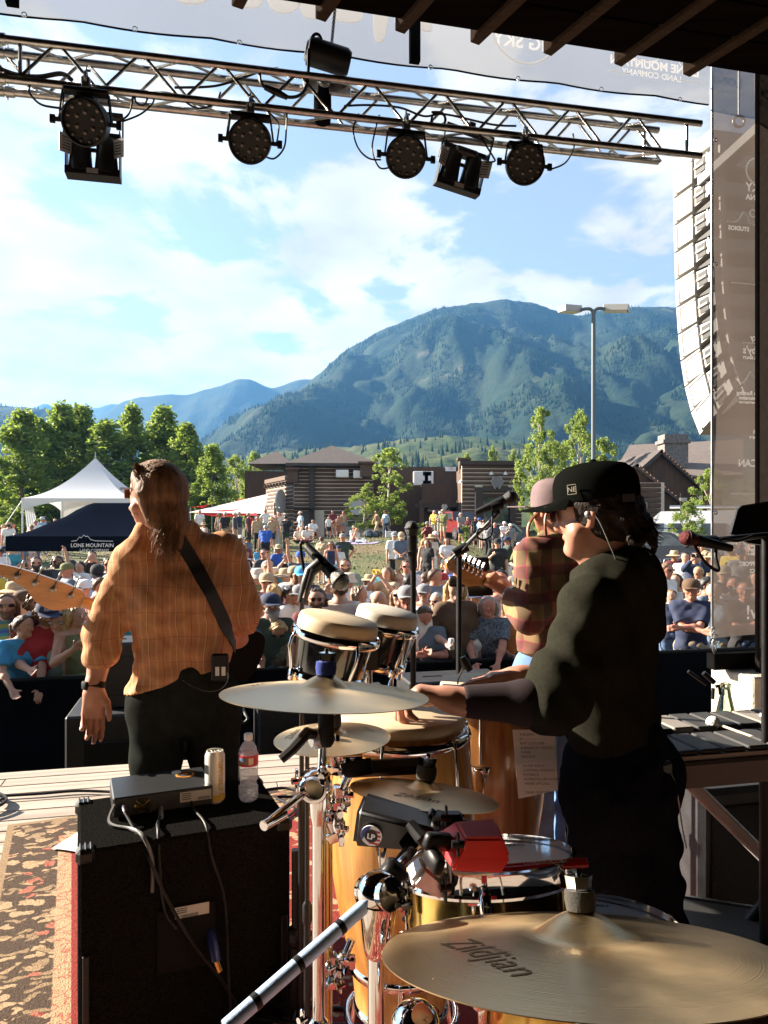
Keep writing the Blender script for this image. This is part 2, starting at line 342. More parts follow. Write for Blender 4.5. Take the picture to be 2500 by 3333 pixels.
# ------------------------------------------------------------------ air
hz=MB();hz.box((0,2750,315),(12600,6300,700));hm=bpy.data.materials.new('haze');hm.use_nodes=True;nt=hm.node_tree;nt.nodes.clear()
o_=N(nt,'ShaderNodeOutputMaterial');v_=N(nt,'ShaderNodeVolumePrincipled');v_.inputs['Color'].default_value=(.17,.48,1.0,1);v_.inputs['Density'].default_value=.00014;v_.inputs['Anisotropy'].default_value=.35
L(nt,v_.outputs[0],o_.inputs['Volume']);hz.build('haze',hm,kind='stuff')
# ================================================================== TREES
def leaf_mat(name,c1,c2,tr):
 m=bpy.data.materials.new(name);m.use_nodes=True;nt=m.node_tree;b=nt.nodes['Principled BSDF'];b.inputs['Roughness'].default_value=.55;b.inputs['Specular IOR Level'].default_value=.3
 t=N(nt,'ShaderNodeTexCoord');a=N(nt,'ShaderNodeTexNoise');a.inputs['Scale'].default_value=2.3;a.inputs['Detail'].default_value=3;L(nt,t.outputs['Object'],a.inputs[0])
 r=N(nt,'ShaderNodeMapRange');r.inputs[1].default_value=.35;r.inputs[2].default_value=.65;L(nt,a.outputs[0],r.inputs[0])
 mx=N(nt,'ShaderNodeMix',data_type='RGBA');mx.inputs[6].default_value=c1+(1,);mx.inputs[7].default_value=c2+(1,);L(nt,r.outputs[0],mx.inputs[0]);L(nt,mx.outputs[2],b.inputs['Base Color'])
 tl=N(nt,'ShaderNodeBsdfTranslucent');tl.inputs[0].default_value=tr+(1,);ms=N(nt,'ShaderNodeMixShader');ms.inputs[0].default_value=.38
 L(nt,b.outputs[0],ms.inputs[1]);L(nt,tl.outputs[0],ms.inputs[2]);L(nt,ms.outputs[0],nt.nodes['Material Output'].inputs[0]);return m
leaf_a=leaf_mat('poplar_leaf',(.10,.16,.03),(.17,.23,.05),(.36,.48,.08))
leaf_b=leaf_mat('aspen_leaf',(.12,.18,.04),(.19,.25,.06),(.40,.50,.10))
bark=mat('bark',(.12,.10,.08),.9,noise=(6,.4),bump=(20,.6,.03))
pale_bark=mat('pale_bark',(.42,.38,.31),.85,noise=(5,.3))
def crown_mesh(seed,h,r,n,leaf,shape,z0,lm,clumps=60):
 rs=np.random.RandomState(seed);C=[]
 while len(C)<clumps:
  t=rs.rand();rad=r*shape(t);a=rs.rand()*2*PI;q=rad*(rs.rand()**.5)*.92
  C.append((q*math.cos(a),q*math.sin(a),z0+t*(h-z0),.30+.7*rs.rand()))
 C=np.array(C);k=rs.randint(0,clumps,n);s=(r*.25*C[k,3])[:,None]
 d=rs.normal(size=(n,3));d/=np.linalg.norm(d,axis=1)[:,None];p=C[k,:3]+d*s*(rs.rand(n,1)**.4)*np.array([1,1,1.15])
 a=rs.normal(size=(n,3));a/=np.linalg.norm(a,axis=1)[:,None];b=np.cross(a,rs.normal(size=(n,3)));b/=np.linalg.norm(b,axis=1)[:,None]
 l=leaf*(.6+.8*rs.rand(n,1));V=np.stack([p-a*l,p+b*l*.55,p+a*l,p-b*l*.55],1).reshape(-1,3)
 return np_mesh('crown',V,np.arange(n*4).reshape(n,4),lm),C
def trunk_mb(h,r,C,seed,lean=(0,0),limbs=14):
 rs=random.Random(seed);m=MB();pts=[(lean[0]*t*t+.12*math.sin(5*t+seed),lean[1]*t*t,h*t) for t in [i/8 for i in range(9)]]
 m.tube(pts,[r*(1 - .85*i/8) for i in range(9)],7)
 for c in rs.sample(list(C),min(limbs,len(C))):
  t=max(.15,min(.9,(c[2] - .25*h)/h));q=Vector((lean[0]*t*t,lean[1]*t*t,h*t));e=Vector(c[:3])
  m.tube([q,q.lerp(e,.5)+Vector((0,0,.1)),e],[r*.35,r*.2,r*.06],5)
 return m
SH_pop=lambda t:min(1,.62+1.5*t)*max(.05,1-t**1.7)**.9
SH_asp=lambda t:.25+.75*math.sin(PI*(.12+.86*t))**.9 if t<.95 else .15
PROTO={}
def tree(kind,label,px,py_base,d,h,wid,group,seed=1,name='tree'):
 key=(kind,seed%3)
 if key not in PROTO:
  if kind=='poplar':me,C=crown_mesh(seed,10,2.5,14000,.125,SH_pop,.6,leaf_a,170);bk=bark
  elif kind=='aspen':me,C=crown_mesh(seed,10,2.2,6500,.115,SH_asp,1.8,leaf_b,80);bk=pale_bark
  else:me,C=crown_mesh(seed,10,4.6,3000,.32,lambda t:math.sin(PI*(.2+.75*t))**.7,.4,leaf_b,34);bk=pale_bark
  PROTO[key]=(me,trunk_mb(9.3,.16 if kind!='bush' else .1,C,seed).mesh('trunk',bk,60))
 me,tm=PROTO[key];x=(px-CX)/FPX*d
 z=gz(x,d) if py_base is None else P(px,py_base,d).z
 t=thing(name,label,'tree' if kind!='bush' else 'bush',(x,d,z),seed*1.3,group)
 s=h/10;t.scale=(wid/4.6 if kind!='bush' else wid/9.2,wid/4.6 if kind!='bush' else wid/9.2,s)
 obj('trunk',tm,t);obj('crown',me,t);return t
def H(py,d):return CAMZ-(py-CY)/FPX*d
G1='poplars behind the white tent'
lt=[(70,1345,56,'leftmost low leafy poplar at the picture edge'),(125,1370,60,'second poplar from the left behind the white tent'),(205,1325,62,'tallest poplar left of the white tent peak'),(270,1330,64,'poplar rising right above the white tent peak'),(345,1375,60,'shorter poplar between the tent peak and the bassist head'),
 (430,1330,62,'tall narrow poplar left of the bassist head'),(530,1335,64,'tall poplar directly above the bassist head'),(610,1385,60,'loose poplar right of the bassist head'),(690,1455,56,'smallest poplar at the right end of the row')]
for i,(px,py,d,lab) in enumerate(lt):
 x=(px-CX)/FPX*d;tree('poplar',lab,px,None,d,H(py,d)-gz(x,d),(7,7.6,7.6,7,7.6,6,7.6,6,4.4)[i],G1,i+1,'poplar_tree')
G2='young trees round the log building'
for i,(kind,px,py,d,wd,lab) in enumerate([('aspen',770,1490,75,4.2,'pale green tree left of the log building behind red canopies'),('aspen',830,1470,80,4.6,'taller pale tree touching the left end of the log building'),
  ('aspen',1265,1462,54,4.0,'bright green tree in front of the log building'),('aspen',1185,1590,53,3.0,'small bright tree with thin bare trunk on the mound'),
  ('aspen',1755,1325,47,3.4,'tall pointed pale trunked aspen left of the lamp post'),('aspen',1800,1440,50,4.0,'lower aspen in front of the lamp post base'),('aspen',1885,1350,52,3.6,'aspen directly left behind the lamp post'),('aspen',1965,1425,54,3.8,'aspen right of the lamp post beside the brown roof'),
  ('aspen',1520,1480,95,2.6,'small far tree on the flat roof line'),('aspen',1605,1462,95,2.8,'taller small far tree above the log wall with the diamond sign'),('aspen',1672,1465,95,2.8,'rightmost small far tree above the flat roof'),
  ('aspen',2310,1530,38,2.6,'bright green tree at the scrim edge by the brown house'),('aspen',2235,1640,34,2.0,'thin young tree growing in front of the white van'),('aspen',925,1505,72,1.6,'little tree on the log building parapet corner')]):
 x=(px-CX)/FPX*d;tree(kind,lab,px,None,d,H(py,d)-gz(x,d),wd,G2,i+11,'aspen_tree')
for i,(px,d,h,wd,lab) in enumerate([(1515,42,1.1,1.1,'bright green shrub by the red pickup'),(2195,40,1.9,1.8,'leafy shrub left of the white van'),(1370,50,1.0,1.6,'dry grassy shrub beside the tall microphone')]):
 tree('bush',lab,px,None,d,h,wd,None,i+1,'shrub')
# ================================================================== LOG BUILDINGS
log_m=mat('log_brown',(.10,.058,.036),.75,noise=(4,.35),bump=(12,.5,.02),stretch=(.25,2,2))
chink_m=mat('chinking',(.66,.58,.49),.85,noise=(8,.1))
board_m=mat('brown_board',(.085,.05,.032),.8,noise=(3,.3),stretch=(3,3,.3))
roof_m=mat('brown_shingle',(.075,.06,.055),.9,noise=(5,.3),bump=(30,.6,.04))
trim_m=mat('dark_trim',(.05,.034,.026),.7)
glass_d=mat('dark_window',(.035,.045,.05),.05,spec=.8,noise=(1.5,.5))
stone_m=mat('grey_stone',(.16,.15,.145),.9,noise=(6,.35),bump=(14,.7,.03))
def log_wall(parent,a,b,z0,z1,lh=.3,out=.11,holes=(),m=None,chink=True):
 a=Vector((a[0],a[1],0));b=Vector((b[0],b[1],0));u=(b-a).normalized();n=Vector((u.y,-u.x,0));Ln=(b-a).length
 M=frame(a+Vector((0,0,z0)),u,-n,Vector((0,0,1)))
 if chink:w_=MB();w_.box((Ln/2,.055,(z1-z0)/2),(Ln,.2,z1-z0),M);w_.build('wall_backing',chink_m,parent)
 k=int((z1-z0)/lh);h=(z1-z0)/k;cache={}
 for i in range(k):
  segs=[(0,Ln)]
  for (h0,h1,hz0,hz1) in holes:
   zc=z0+(i+.5)*h
   if hz0<zc<hz1:segs=[s for q in segs for s in ((q[0],min(q[1],h0)),(max(q[0],h1),q[1])) if s[1]-s[0]>.1]
  for s0,s1 in segs:
   key=round(s1-s0,3)
   if key not in cache:
    g=MB();q=(s1-s0);hh=h/2 - .017
    sec=[(-.02,-hh),(-out*.75,-hh*.8),(-out,0),(-out*.75,hh*.8),(-.02,hh)]
    V=[(x_,y_,z_) for x_ in (0,q) for y_,z_ in sec];F=[(j,j+1,j+6,j+5) for j in range(4)]+[(0,5,9,4),(4,3,2,1,0),(5,6,7,8,9)]
    g.add(V,F);cache[key]=g.mesh('log',m or log_m,50)
   obj('log',cache[key],parent,M@MT_((s0,0,(i+.5)*h)))
 return M
def window(parent,M,x,z,wd,ht,bars=1,fm=None):
 f=MB();t=.08
 for q in ((x+wd/2,z-t/2,wd+2*t,t),(x+wd/2,z+ht+t/2,wd+2*t,t)):f.box((q[0],-.16,q[1]),(q[2],.12,q[3]),M)
 for xx in (x-t/2,x+wd+t/2):f.box((xx,-.16,z+ht/2),(t,.12,ht),M)
 for i in range(1,bars):f.box((x+wd*i/bars,-.13,z+ht/2),(.05,.05,ht),M)
 fo=f.build('window',fm or trim_m,parent)
 for i in range(bars):
  g=MB();g.box((x+wd*(i+.5)/bars,-.105,z+ht/2),(wd/bars - .05,.02,ht),M);g.build('pane',glass_d,fo)
def X(px,d):return (px-CX)/FPX*d
bd=thing('log_building','brown log commercial building with hip roof, parapets and flat wings behind the mound','building',(X(957,60),60,-.4))
inv=MT_((-X(957,60),-60,.4))
def under(o,root):o.parent=root;return o
class Sub:
 def __init__(s,root):s.r=root;s.n0=set(bpy.data.objects)
 def close(s):
  bpy.context.view_layer.update();Mi=s.r.matrix_world.inverted()
  for o in bpy.data.objects:
   if o not in s.n0 and o is not s.r and o.parent is None:o.parent=s.r;o.matrix_parent_inverse=Mi
sb=Sub(bd);zb=-.5;zt=H(1512,60)
log_wall(None,(X(957,60),60),(X(1215,60),60.6),zb,zt,holes=[(.7,2.4,-.5,2.6)])
log_wall(None,(X(866,68),68.5),(X(957,60),60),zb,H(1560,62),holes=[(3.4,4.6,1.9,3.4)])
M=frame(Vector((X(866,68),68.5,0)),Vector((X(957,60)-X(866,68),60-68.5,0)).normalized(),Vector((8.5,X(957,60)-X(866,68),0)).normalized(),Vector((0,0,1)))
window(None,M,3.5,2.0,1.0,1.3,1,mat('tan_frame',(.33,.27,.2),.7))
m=MB();x0,x1=X(930,59),X(1222,60);ze=zt+.05;ap=Vector((X(1078,64),65,H(1446,64)))
m.add([(x0,58.8,ze),(x1+.3,59.4,ze),(x1+.3,71,ze),(x0,71,ze),ap,(x0,58.8,ze - .22),(x1+.3,59.4,ze - .22),(x1+.3,71,ze - .22),(x0,71,ze - .22)],[(0,1,4),(1,2,4),(2,3,4),(3,0,4),(0,5,6,1),(1,6,7,2),(2,7,8,3),(3,8,5,0),(5,8,7,6)]);m.build('roof',roof_m)
m=MB();m.add([(X(810,70),69,H(1512,70)),(X(960,70),69,H(1512,70)),(X(960,70),78,H(1512,70)),(X(810,70),78,H(1512,70)),(X(900,73),73,H(1468,73))],[(0,1,4),(1,2,4),(2,3,4),(3,0,4),(0,3,2,1)]);m.build('roof',roof_m)
m=MB();m.box((X(900,72),72,H(1560,72)/2),(X(990,72)-X(815,72),5,H(1513,70)),);m.build('wall',board_m)
for i in range(9):
 t=i/8;p=Vector((X(866,68),68.5,0)).lerp(Vector((X(957,60),60,0)),.04+.92*t);m=MB();m.rbox((p.x - .2,p.y - .12,H(1575,63)),(.22,.3,.28),.03);m.build('corbel',log_m)
m=MB();p=[(X(866,68) - .2,68.4),(X(957,60) - .15,59.85)];m.add([(p[0][0],p[0][1],H(1562,62)),(p[1][0],p[1][1],H(1562,62)),(p[1][0]+.6,p[1][1]+.3,H(1562,62)),(p[0][0]+.6,p[0][1]+.3,H(1562,62))]+[(a,b,H(1562,62)+.35) for a,b in ((p[0][0],p[0][1]),(p[1][0],p[1][1]),(p[1][0]+.6,p[1][1]+.3),(p[0][0]+.6,p[0][1]+.3))],[(0,3,2,1),(4,5,6,7),(0,1,5,4),(1,2,6,5),(2,3,7,6),(3,0,4,7)]);m.build('parapet',log_m)
for px,py,wpx in ((1192,1530,40),(1510,1518,30),(952,1550,34)):
 m=MB();m.box((X(px,59),59.4,H(py,59)),(wpx/FPX*59,.9,1.0));m.box((X(px,59),59.3,H(py,59)+.58),(wpx/FPX*59+.3,1.2,.16));m.build('pier',log_m)
for px in (1015,):
 m=MB();m.box((X(px,59.7),59.75,zt/2 - .2),(.42,.3,zt+.3));m.build('post',trim_m)
m=MB();m.box((X(985,59.5),59.3,2.75),(1.7,1.2,.12));m.build('awning',trim_m)
m=MB();m.box((X(990,60),60.05,1.0),(1.6,.1,3.0));m.build('door',mat('grey_door',(.10,.11,.11),.5))
m=MB();m.box((X(1360,65),66.5,H(1522,65)/2 - .25),(X(1510,65)-X(1210,65),5,H(1522,65)+.5));m.build('wall',board_m)
m=MB();m.box((X(1440,62),63,H(1575,62)/2 - .25),(X(1505,62)-X(1370,62),3,H(1575,62)+.5));m.build('wall',board_m)
m=MB();m.box((X(1430,61),60.9,H(1645,61)),(X(1500,61)-X(1340,61),1.6,.35));m.build('awning',trim_m)
for px in (1372,1496):
 m=MB();m.box((X(px,60.3),60.3,1.4),(.4,.4,3.9));m.build('post',board_m)
Mw=frame(Vector((X(1405,61.5),61.5,0)),Vector((1,0,0)),Vector((0,1,0)),Vector((0,0,1)))
window(None,Mw,0.2,.2,1.3,2.2,2);window(None,Mw,1.9,.2,.9,2.3,1)
m=MB();m.box((X(1480,61),61.3,H(1692,61)),(.3,.03,.36));m.build('notice',white_paint)
m=MB();m.box((X(1428,60.4),60.2,H(1652,60)),(1.75,.06,.75));so=m.build('sign_board',mat('maroon_sign',(.06,.022,.02),.6))
text('sign_text','Chiropractic | Recovery | Massage',.13,MT_((X(1428,60.3),60.16,H(1663,60)))@MR_(R(90),4,'X'),white_paint,so)
a,b=X(1503,57),X(1700,57);zt2=H(1512,57)
log_wall(None,(a,57),(b,57.4),-.5,zt2,holes=[(X(1572,57)-a,X(1656,57)-a,.8,3.6),(X(1545,57)-a,X(1572,57)-a,.6,4.5),(X(1656,57)-a,X(1674,57)-a,.6,4.5)])
m=MB();m.box(((a+b)/2,59.5,zt2/2 - .2),(b-a - .1,4.2,zt2 - .1));m.build('wall',board_m)
m=MB();m.box(((a+b)/2,57.1,zt2+.12),(b-a+.3,.7,.3));m.build('parapet',trim_m)
m=MB();m.box((X(1614,57),56.95,4.1),(3.2,.3,.3));m.build('beam',trim_m)
for px in (1560,1666):m=MB();m.box((X(px,57),56.93,2.0),(.5,.3,4.0));m.build('post',trim_m)
window(None,frame(Vector((X(1574,57),57,0)),Vector((1,0,0)),Vector((0,1,0)),Vector((0,0,1))),0,.85,1.88,2.6,2)
for px in (1535,1690):m=MB();m.rbox((X(px,57),56.86,.3),(1.0,.22,1.9),.03);m.build('stone_base',stone_m)
def diamond(c,s,m_,p_,th=.05):
 g=MB();g.prism([(-s,s*.15),(-.45*s,s),(0,.55*s),(.45*s,s),(s,s*.15),(.35*s,-s),(0,-.62*s),(-.35*s,-s)],th,MT_(c)@MR_(R(90),4,'X'));return g.build('sign_emblem',m_,p_)
em=diamond(Vector((X(1617,57),56.8,H(1571,57))),.5,mat('sign_silver',(.5,.5,.5),.5),None);diamond(Vector((X(1617,57),56.74,H(1571,57))),.44,mat('sign_grey',(.18,.18,.19),.5),em)
diamond(Vector((X(1447,60),60.12,H(1650,60))),.26,mat('sign_silver',(0,0,0)),so)
m=MB();m.box((X(1460,66),63.9,H(1527,64)),(.9,.06,.36));so2=m.build('sign_board',white_paint);text('sign_text','SECURITY\nTITLE\nCOMPANY',.1,MT_((X(1462,66),63.85,H(1521,64)))@MR_(R(90),4,'X'),ink,so2)
for px,py,wd in ((1120,1546,1.0),(1168,1548,.7),(1375,1555,1.5),(1392,1555,.9)):
 m=MB();m.rbox((X(px,62),59.6 if px<1300 else 62,H(py,61)),(wd,.8,.6 if px<1300 else 1.15),.04);m.box((X(px,62),(59.6 if px<1300 else 62) - .41,H(py,61)),(wd*.6,.02,.4));m.build('air_unit',white_paint)
m=MB();m.lathe([(0,0),(.25,0),(.25,.04),(0,.04)],20,MT_((X(1163,59),59.4,H(1652,59)))@MR_(R(70),4,'X')@Matrix.Scale(2.6,4));m.tube([(X(1163,59),59.5,H(1652,59)),(X(1163,59),60.1,H(1655,59))],.04);m.build('satellite_dish',mat('dish_grey',(.4,.4,.38),.5))
m=MB();m.lathe([(0,0),(.75,0),(.75,.12),(0,.12)],28,MT_((X(938,61.5) - .55,61.4,H(1632,61.5)))@MR_(R(-25),4,'Z')@MR_(R(-90),4,'Y')@Matrix.Scale(1.3,4,(1,0,0)));m.build('round_sign',white_paint)
for px,py in ((1500,1572),(1600,1545),(1646,1545)):m=MB();m.lathe([(.02,.25),(.05,.2),(.18,0),(.15,0)],12,MT_((X(px,56.5),56.6,H(py,56.6))));m.build('wall_lamp',white_paint)
sb.close()
hs=thing('brown_house','dark brown house with steep shingle gables and a wide chimney behind the van','house',(X(2150,50),50,-.6));sb=Sub(hs)
def slab(name,pts,th,m_,parent=None):
 g=MB();p=[Vector(q) for q in pts];n=(p[1]-p[0]).cross(p[-1]-p[0]).normalized()*th;k=len(p)
 g.add(p+[q-n for q in p],[tuple(range(k)),tuple(range(2*k-1,k-1,-1))]+[(i,k+i,k+(i+1)%k,(i+1)%k) for i in range(k)]);return g.build(name,m_,parent)
Q=lambda px,py,d:P(px,py,d)
slab('roof',[Q(1985,1560,52),Q(2420,1545,52),Q(2420,1430,62),Q(2050,1448,62)],.3,mat('tan_shingle',(.16,.125,.105),.9,noise=(5,.2),bump=(25,.6,.05)))
def gable(pl,pa,pr,d,back,base):
 l,a_,r=Q(*pl,d),Q(*pa,d),Q(*pr,d);bk=Vector((0,back,0))
 g=MB();z0=base;g.add([(l.x+.3,l.y+.4,z0),(r.x - .3,r.y+.4,z0),(r.x - .3,r.y+.4,r.z),(a_.x,a_.y+.4,a_.z),(l.x+.3,l.y+.4,l.z)]+[(l.x+.3,l.y+back,z0),(r.x - .3,r.y+back,z0),(r.x - .3,r.y+back,r.z),(a_.x,a_.y+back,a_.z),(l.x+.3,l.y+back,l.z)],
  [(0,1,2,3,4),(9,8,7,6,5),(0,5,6,1),(1,6,7,2),(4,9,5,0)]);g.build('wall',board_m)
 o1=slab('roof',[l,a_,a_+bk,l+bk],.22,roof_m);o2=slab('roof',[a_,r,r+bk,a_+bk],.22,roof_m)
 return l,a_,r
g1=gable((2062,1545),(2155,1462),(2300,1592),48,9,-.6)
g2=gable((1985,1560),(2075,1508),(2262,1660),44.5,5,-.6)
m=MB();m.box((Q(2190,1460,55).x,55,H(1470,55)),(1.7,1.4,2.4));m.box((Q(2190,1460,55).x,55,H(1440,55)),(2.0,1.7,.25));m.build('chimney',stone_m)
log_wall(None,(X(1985,43.5),43.5),(X(2150,43.5),43.5),-.6,H(1570,43.5),holes=[(X(2050,43.5)-X(1985,43.5),X(2105,43.5)-X(1985,43.5),-.6,2.5)],chink=False,m=board_m)
m=MB();m.box((X(2068,44.3),44.0,H(1570,43.5)/2 - .3),(X(2150,44)-X(1985,44),.6,H(1570,43.5)+.6));m.build('wall_backing',chink_m)
m=MB();m.box((X(2078,43.3),43.62,.7),(.95,.05,2.4));m.build('door',glass_d)
m=MB();m.box((X(2078,43.2),43.3,H(1645,43.3)),(1.1,.1,.35));m.build('sign_board',mat('sign_grey',(0,0,0)))
bulb=MB().sphere((0,0,0),.034,8).mesh('bulb',mat('warm_bulb',(.9,.35,.12),.4,emit=(1,.45,.15,.1)))
for (l,a_,r) in (g1,g2):
 for i in range(16):p=a_.lerp(r,(i+.5)/16);obj('bulb',bulb,None,MT_(p+Vector((0,-.08,-.1))))
m=MB();m.box((X(2330,47),47.5,2.4),(1.0,.5,4.5));m.build('wall',mat('red_log',(.22,.09,.045),.7,noise=(4,.3)))
sb.close()
# ================================================================== TENTS
canvas=mat('white_canvas',(.74,.75,.77),.7,noise=(2,.04))
def trans_cloth(name,c,t,mixf=.35,rough=.8,clear=0):
 m=bpy.data.materials.new(name);m.use_nodes=True;nt=m.node_tree;b=nt.nodes['Principled BSDF'];b.inputs['Base Color'].default_value=c+(1,);b.inputs['Roughness'].default_value=rough;b.inputs['Specular IOR Level'].default_value=.2
 tl=N(nt,'ShaderNodeBsdfTranslucent');tl.inputs[0].default_value=t+(1,);ms=N(nt,'ShaderNodeMixShader');ms.inputs[0].default_value=mixf
 L(nt,b.outputs[0],ms.inputs[1]);L(nt,tl.outputs[0],ms.inputs[2]);sh=ms
 if clear:tp_=N(nt,'ShaderNodeBsdfTransparent');sh=N(nt,'ShaderNodeMixShader');sh.inputs[0].default_value=clear;L(nt,ms.outputs[0],sh.inputs[1]);L(nt,tp_.outputs[0],sh.inputs[2])
 L(nt,sh.outputs[0],nt.nodes['Material Output'].inputs[0]);return m
tent_m=trans_cloth('tent_white',(.72,.74,.77),(.6,.6,.6),.25)
cx,d=X(255,42),44.5;zg=gz(cx,d)
wt=thing('peak_tent','white high peak party tent with arched valance left of the bassist','tent',(cx,d,zg));wt.rotation_euler=(0,0,R(4))
hw=3.0;ze=H(1622,42)-zg;za_=H(1487,44)-zg
m=MB();n=14;V=[];k=16
for i in range(n+1):
 t=i/n;s=hw*(1-t)**1.0;z=ze+(za_-ze)*(t**1.9*.8+t*.2)
 for e in range(4):
  for j in range(k):
   q=-1+2*j/k;x,y=[(q,-1),(1,q),(-q,1),(-1,-q)][e];V.append((x*s,y*s,z - .10*(1-t)*(1-q*q)*0))
nn=4*k;F=[(i*nn+a,i*nn+(a+1)%nn,(i+1)*nn+(a+1)%nn,(i+1)*nn+a) for i in range(n) for a in range(nn)]
m.add(V,F);m.build('canopy',tent_m,wt,30)
m=MB()
for e in range(4):
 V=[];Mr=MR_(e*PI/2,4,'Z')
 for j in range(k+1):q=-1+2*j/k;V+=[(q*hw*1.003,-hw*1.003,ze),(q*hw*1.003,-hw*1.003,ze - .16 - .5*abs(q)**2.2)]
 m.add(V,[(2*j,2*j+1,2*j+3,2*j+2) for j in range(k)],Mr)
m.build('valance',tent_m,wt)
for sx in (-1,1):
 for sy in (-1,1):m=MB();m.tube([(sx*hw,sy*hw,-.3),(sx*hw,sy*hw,ze)],.05);m.build('leg',white_paint,wt)
m=MB();m.tube([(0,0,za_ - .3),(0,0,za_+.35)],[.06,.02]);m.build('peak_pole',steel_grey,wt)
m=MB();V=[]
for j in range(13):V+=[(-hw+.3+j*.06,-hw+.12+.06*math.sin(j*2.2),-.3),(-hw+.05+j*.035,-hw+.1,ze - .2)]
m.add(V,[(2*j,2*j+2,2*j+3,2*j+1) for j in range(12)]);m.add([(-hw,hw,-.3),(hw,hw,-.3),(hw,hw,ze),(-hw,hw,ze)],[(0,1,2,3)]);m.build('side_curtain',tent_m,wt)
m=MB();m.tube([(-hw,-hw,ze - .1),(-hw-1.3,-hw - .4,.1)],.02,5);m.build('guy_rope',white_paint,wt)
d=17.0;xl,xr=X(18,d),X(560,d);cx=(xl+xr)/2;zg=gz(cx,d+1.3);hw=(xr-xl)/2
pt=thing('popup_canopy','black pop-up canopy printed with a white mountain logo and company name','canopy',(cx,d,zg));dp=3.0
navy_c=mat('black_canvas',(.006,.008,.015),.9,spec=0,bump=(9,.25,.03))
z1=H(1795,d)-zg;z2=H(1746,d)-zg;za_=H(1637,d+1.5)-zg
m=MB();n=10;V=[];F=[]
def pc(u,v):
 a_=max(abs(u)*hw-hw*.30,0)/(hw*.70);b_=abs(v);t=max(0.0,1-max(a_,b_));return (u*hw,dp/2+v*dp/2,z2+(za_-z2)*(t**1.35))
for i in range(25):
 for j in range(13):V.append(pc(-1+i/12,-1+j/6))
F=[(i*13+j,(i+1)*13+j,(i+1)*13+j+1,i*13+j+1) for i in range(24) for j in range(12)]
m.add(V,F);m.build('canopy_top',navy_c,pt,40)
m=MB()
for a_,b_ in (((-hw,0),(hw,0)),((hw,0),(hw,dp)),((hw,dp),(-hw,dp)),((-hw,dp),(-hw,0))):
 V=[]
 for j in range(13):t=j/12;V+=[(a_[0]+(b_[0]-a_[0])*t,a_[1]+(b_[1]-a_[1])*t,z2+.003),(a_[0]+(b_[0]-a_[0])*t,a_[1]+(b_[1]-a_[1])*t - .01*math.sin(t*19),z1)]
 m.add(V,[(2*j,2*j+1,2*j+3,2*j+2) for j in range(12)])
m.build('valance',navy_c,pt)
for x in (-hw+.03,hw - .03):
 for y in (.03,dp - .03):m=MB();m.tube([(x,y,-.1),(x,y,z2)],.018,6);m.build('leg',alu,pt)
def mountain_logo(parent,M,s,m_,mirror=1,small=True):
 pts=[(-1.0,0),(-.75,.03),(-.62,.2),(-.52,.16),(-.42,.30),(-.30,.22),(-.22,.25),(-.08,.08),(.15,.02),(1.0,0)]
 g=MB();V=[]
 for (x,y) in pts:V+=[(x*s*mirror,y*s - .012*s,0),(x*s*mirror,y*s+.016*s,0)]
 g.add(V,[(2*i,2*i+2,2*i+3,2*i+1) for i in range(len(pts)-1)],M);g.build('logo_line',m_,parent)
mxl=X(302,d)-cx;Mt=MT_((mxl,-.03,(H(1766,d)-zg)))@MR_(R(90),4,'X')
mountain_logo(pt,Mt@MT_((.0,.03,0)),.47,white_paint)
text('lettering','LONE MOUNTAIN',.118,Mt@MT_((0,-.10,0)),white_paint,pt,bold=.001)
text('lettering','LAND COMPANY',.085,Mt@MT_((.05,-.20,0)),white_paint,pt)
red_c=trans_cloth('red_canvas',(.55,.03,.035),(.6,.04,.04),.3);wsail=trans_cloth('white_sail',(.72,.68,.66),(.6,.5,.48),.3)
def sail(name,pts,label,m_,group=None):
 p=[Vector(q) for q in pts];c=sum(p,Vector())/len(p)
 root=thing(name,label,'canopy',(c.x,c.y,gz(c.x,c.y)),0,group);sb=Sub(root)
 g=MB();n=8;V=[]
 for i in range(n+1):
  for j in range(n+1):
   u,v=i/n,j/n;q=(p[0]*(1-u)+p[1]*u)*(1-v)+(p[3]*(1-u)+p[2]*u)*v;q.z-=.25*math.sin(PI*u)*math.sin(PI*v);V.append(q)
 g.add(V,[(i*(n+1)+j,(i+1)*(n+1)+j,(i+1)*(n+1)+j+1,i*(n+1)+j+1) for i in range(n) for j in range(n)]);g.build('fabric',m_,None,60)
 for q in (p[0],p[1]):g=MB();g.tube([(q.x,q.y,gz(q.x,q.y) - .2),q],.03,6);g.build('pole',steel_grey)
 sb.close()
GC='food stand canopies beside the log building'
sail('stretch_canopy',[Q(610,1668,47),Q(860,1672,47),Q(872,1608,50),Q(700,1648,52)],'white stretch canopy rising to a point beside the log wall',wsail,GC)
sail('stretch_canopy',[Q(620,1652,54),Q(690,1642,54),Q(676,1640,56),Q(676,1638,56)],'small red canopy with a pole just right of the bassist shoulder',red_c,GC)
sail('stretch_canopy',[Q(640,1675,46),Q(840,1678,46),Q(820,1655,49),Q(640,1665,49)],'long low red canopy edge under the white sheet',red_c,GC)
sail('stretch_canopy',[Q(770,1640,51),Q(830,1628,51),Q(845,1622,53),Q(775,1625,53)],'red canopy corner peeking above the white sheet',red_c,GC)
sl=thing('string_lights','string of small white bulbs hanging from the stand to the log wall','string lights',Q(850,1700,48));sb=Sub(sl)
p3=bez(Q(835,1628,48),Q(850,1660,48.5),Q(890,1640,50),Q(915,1650,52),14);m=MB();m.tube(p3,.012,4);m.build('wire',rubber_cable)
wb=MB().sphere((0,0,-.08),.06,8).mesh('bulb',white_plastic)
for p in p3[1::2]:obj('bulb',wb,None,MT_(p))
sb.close()
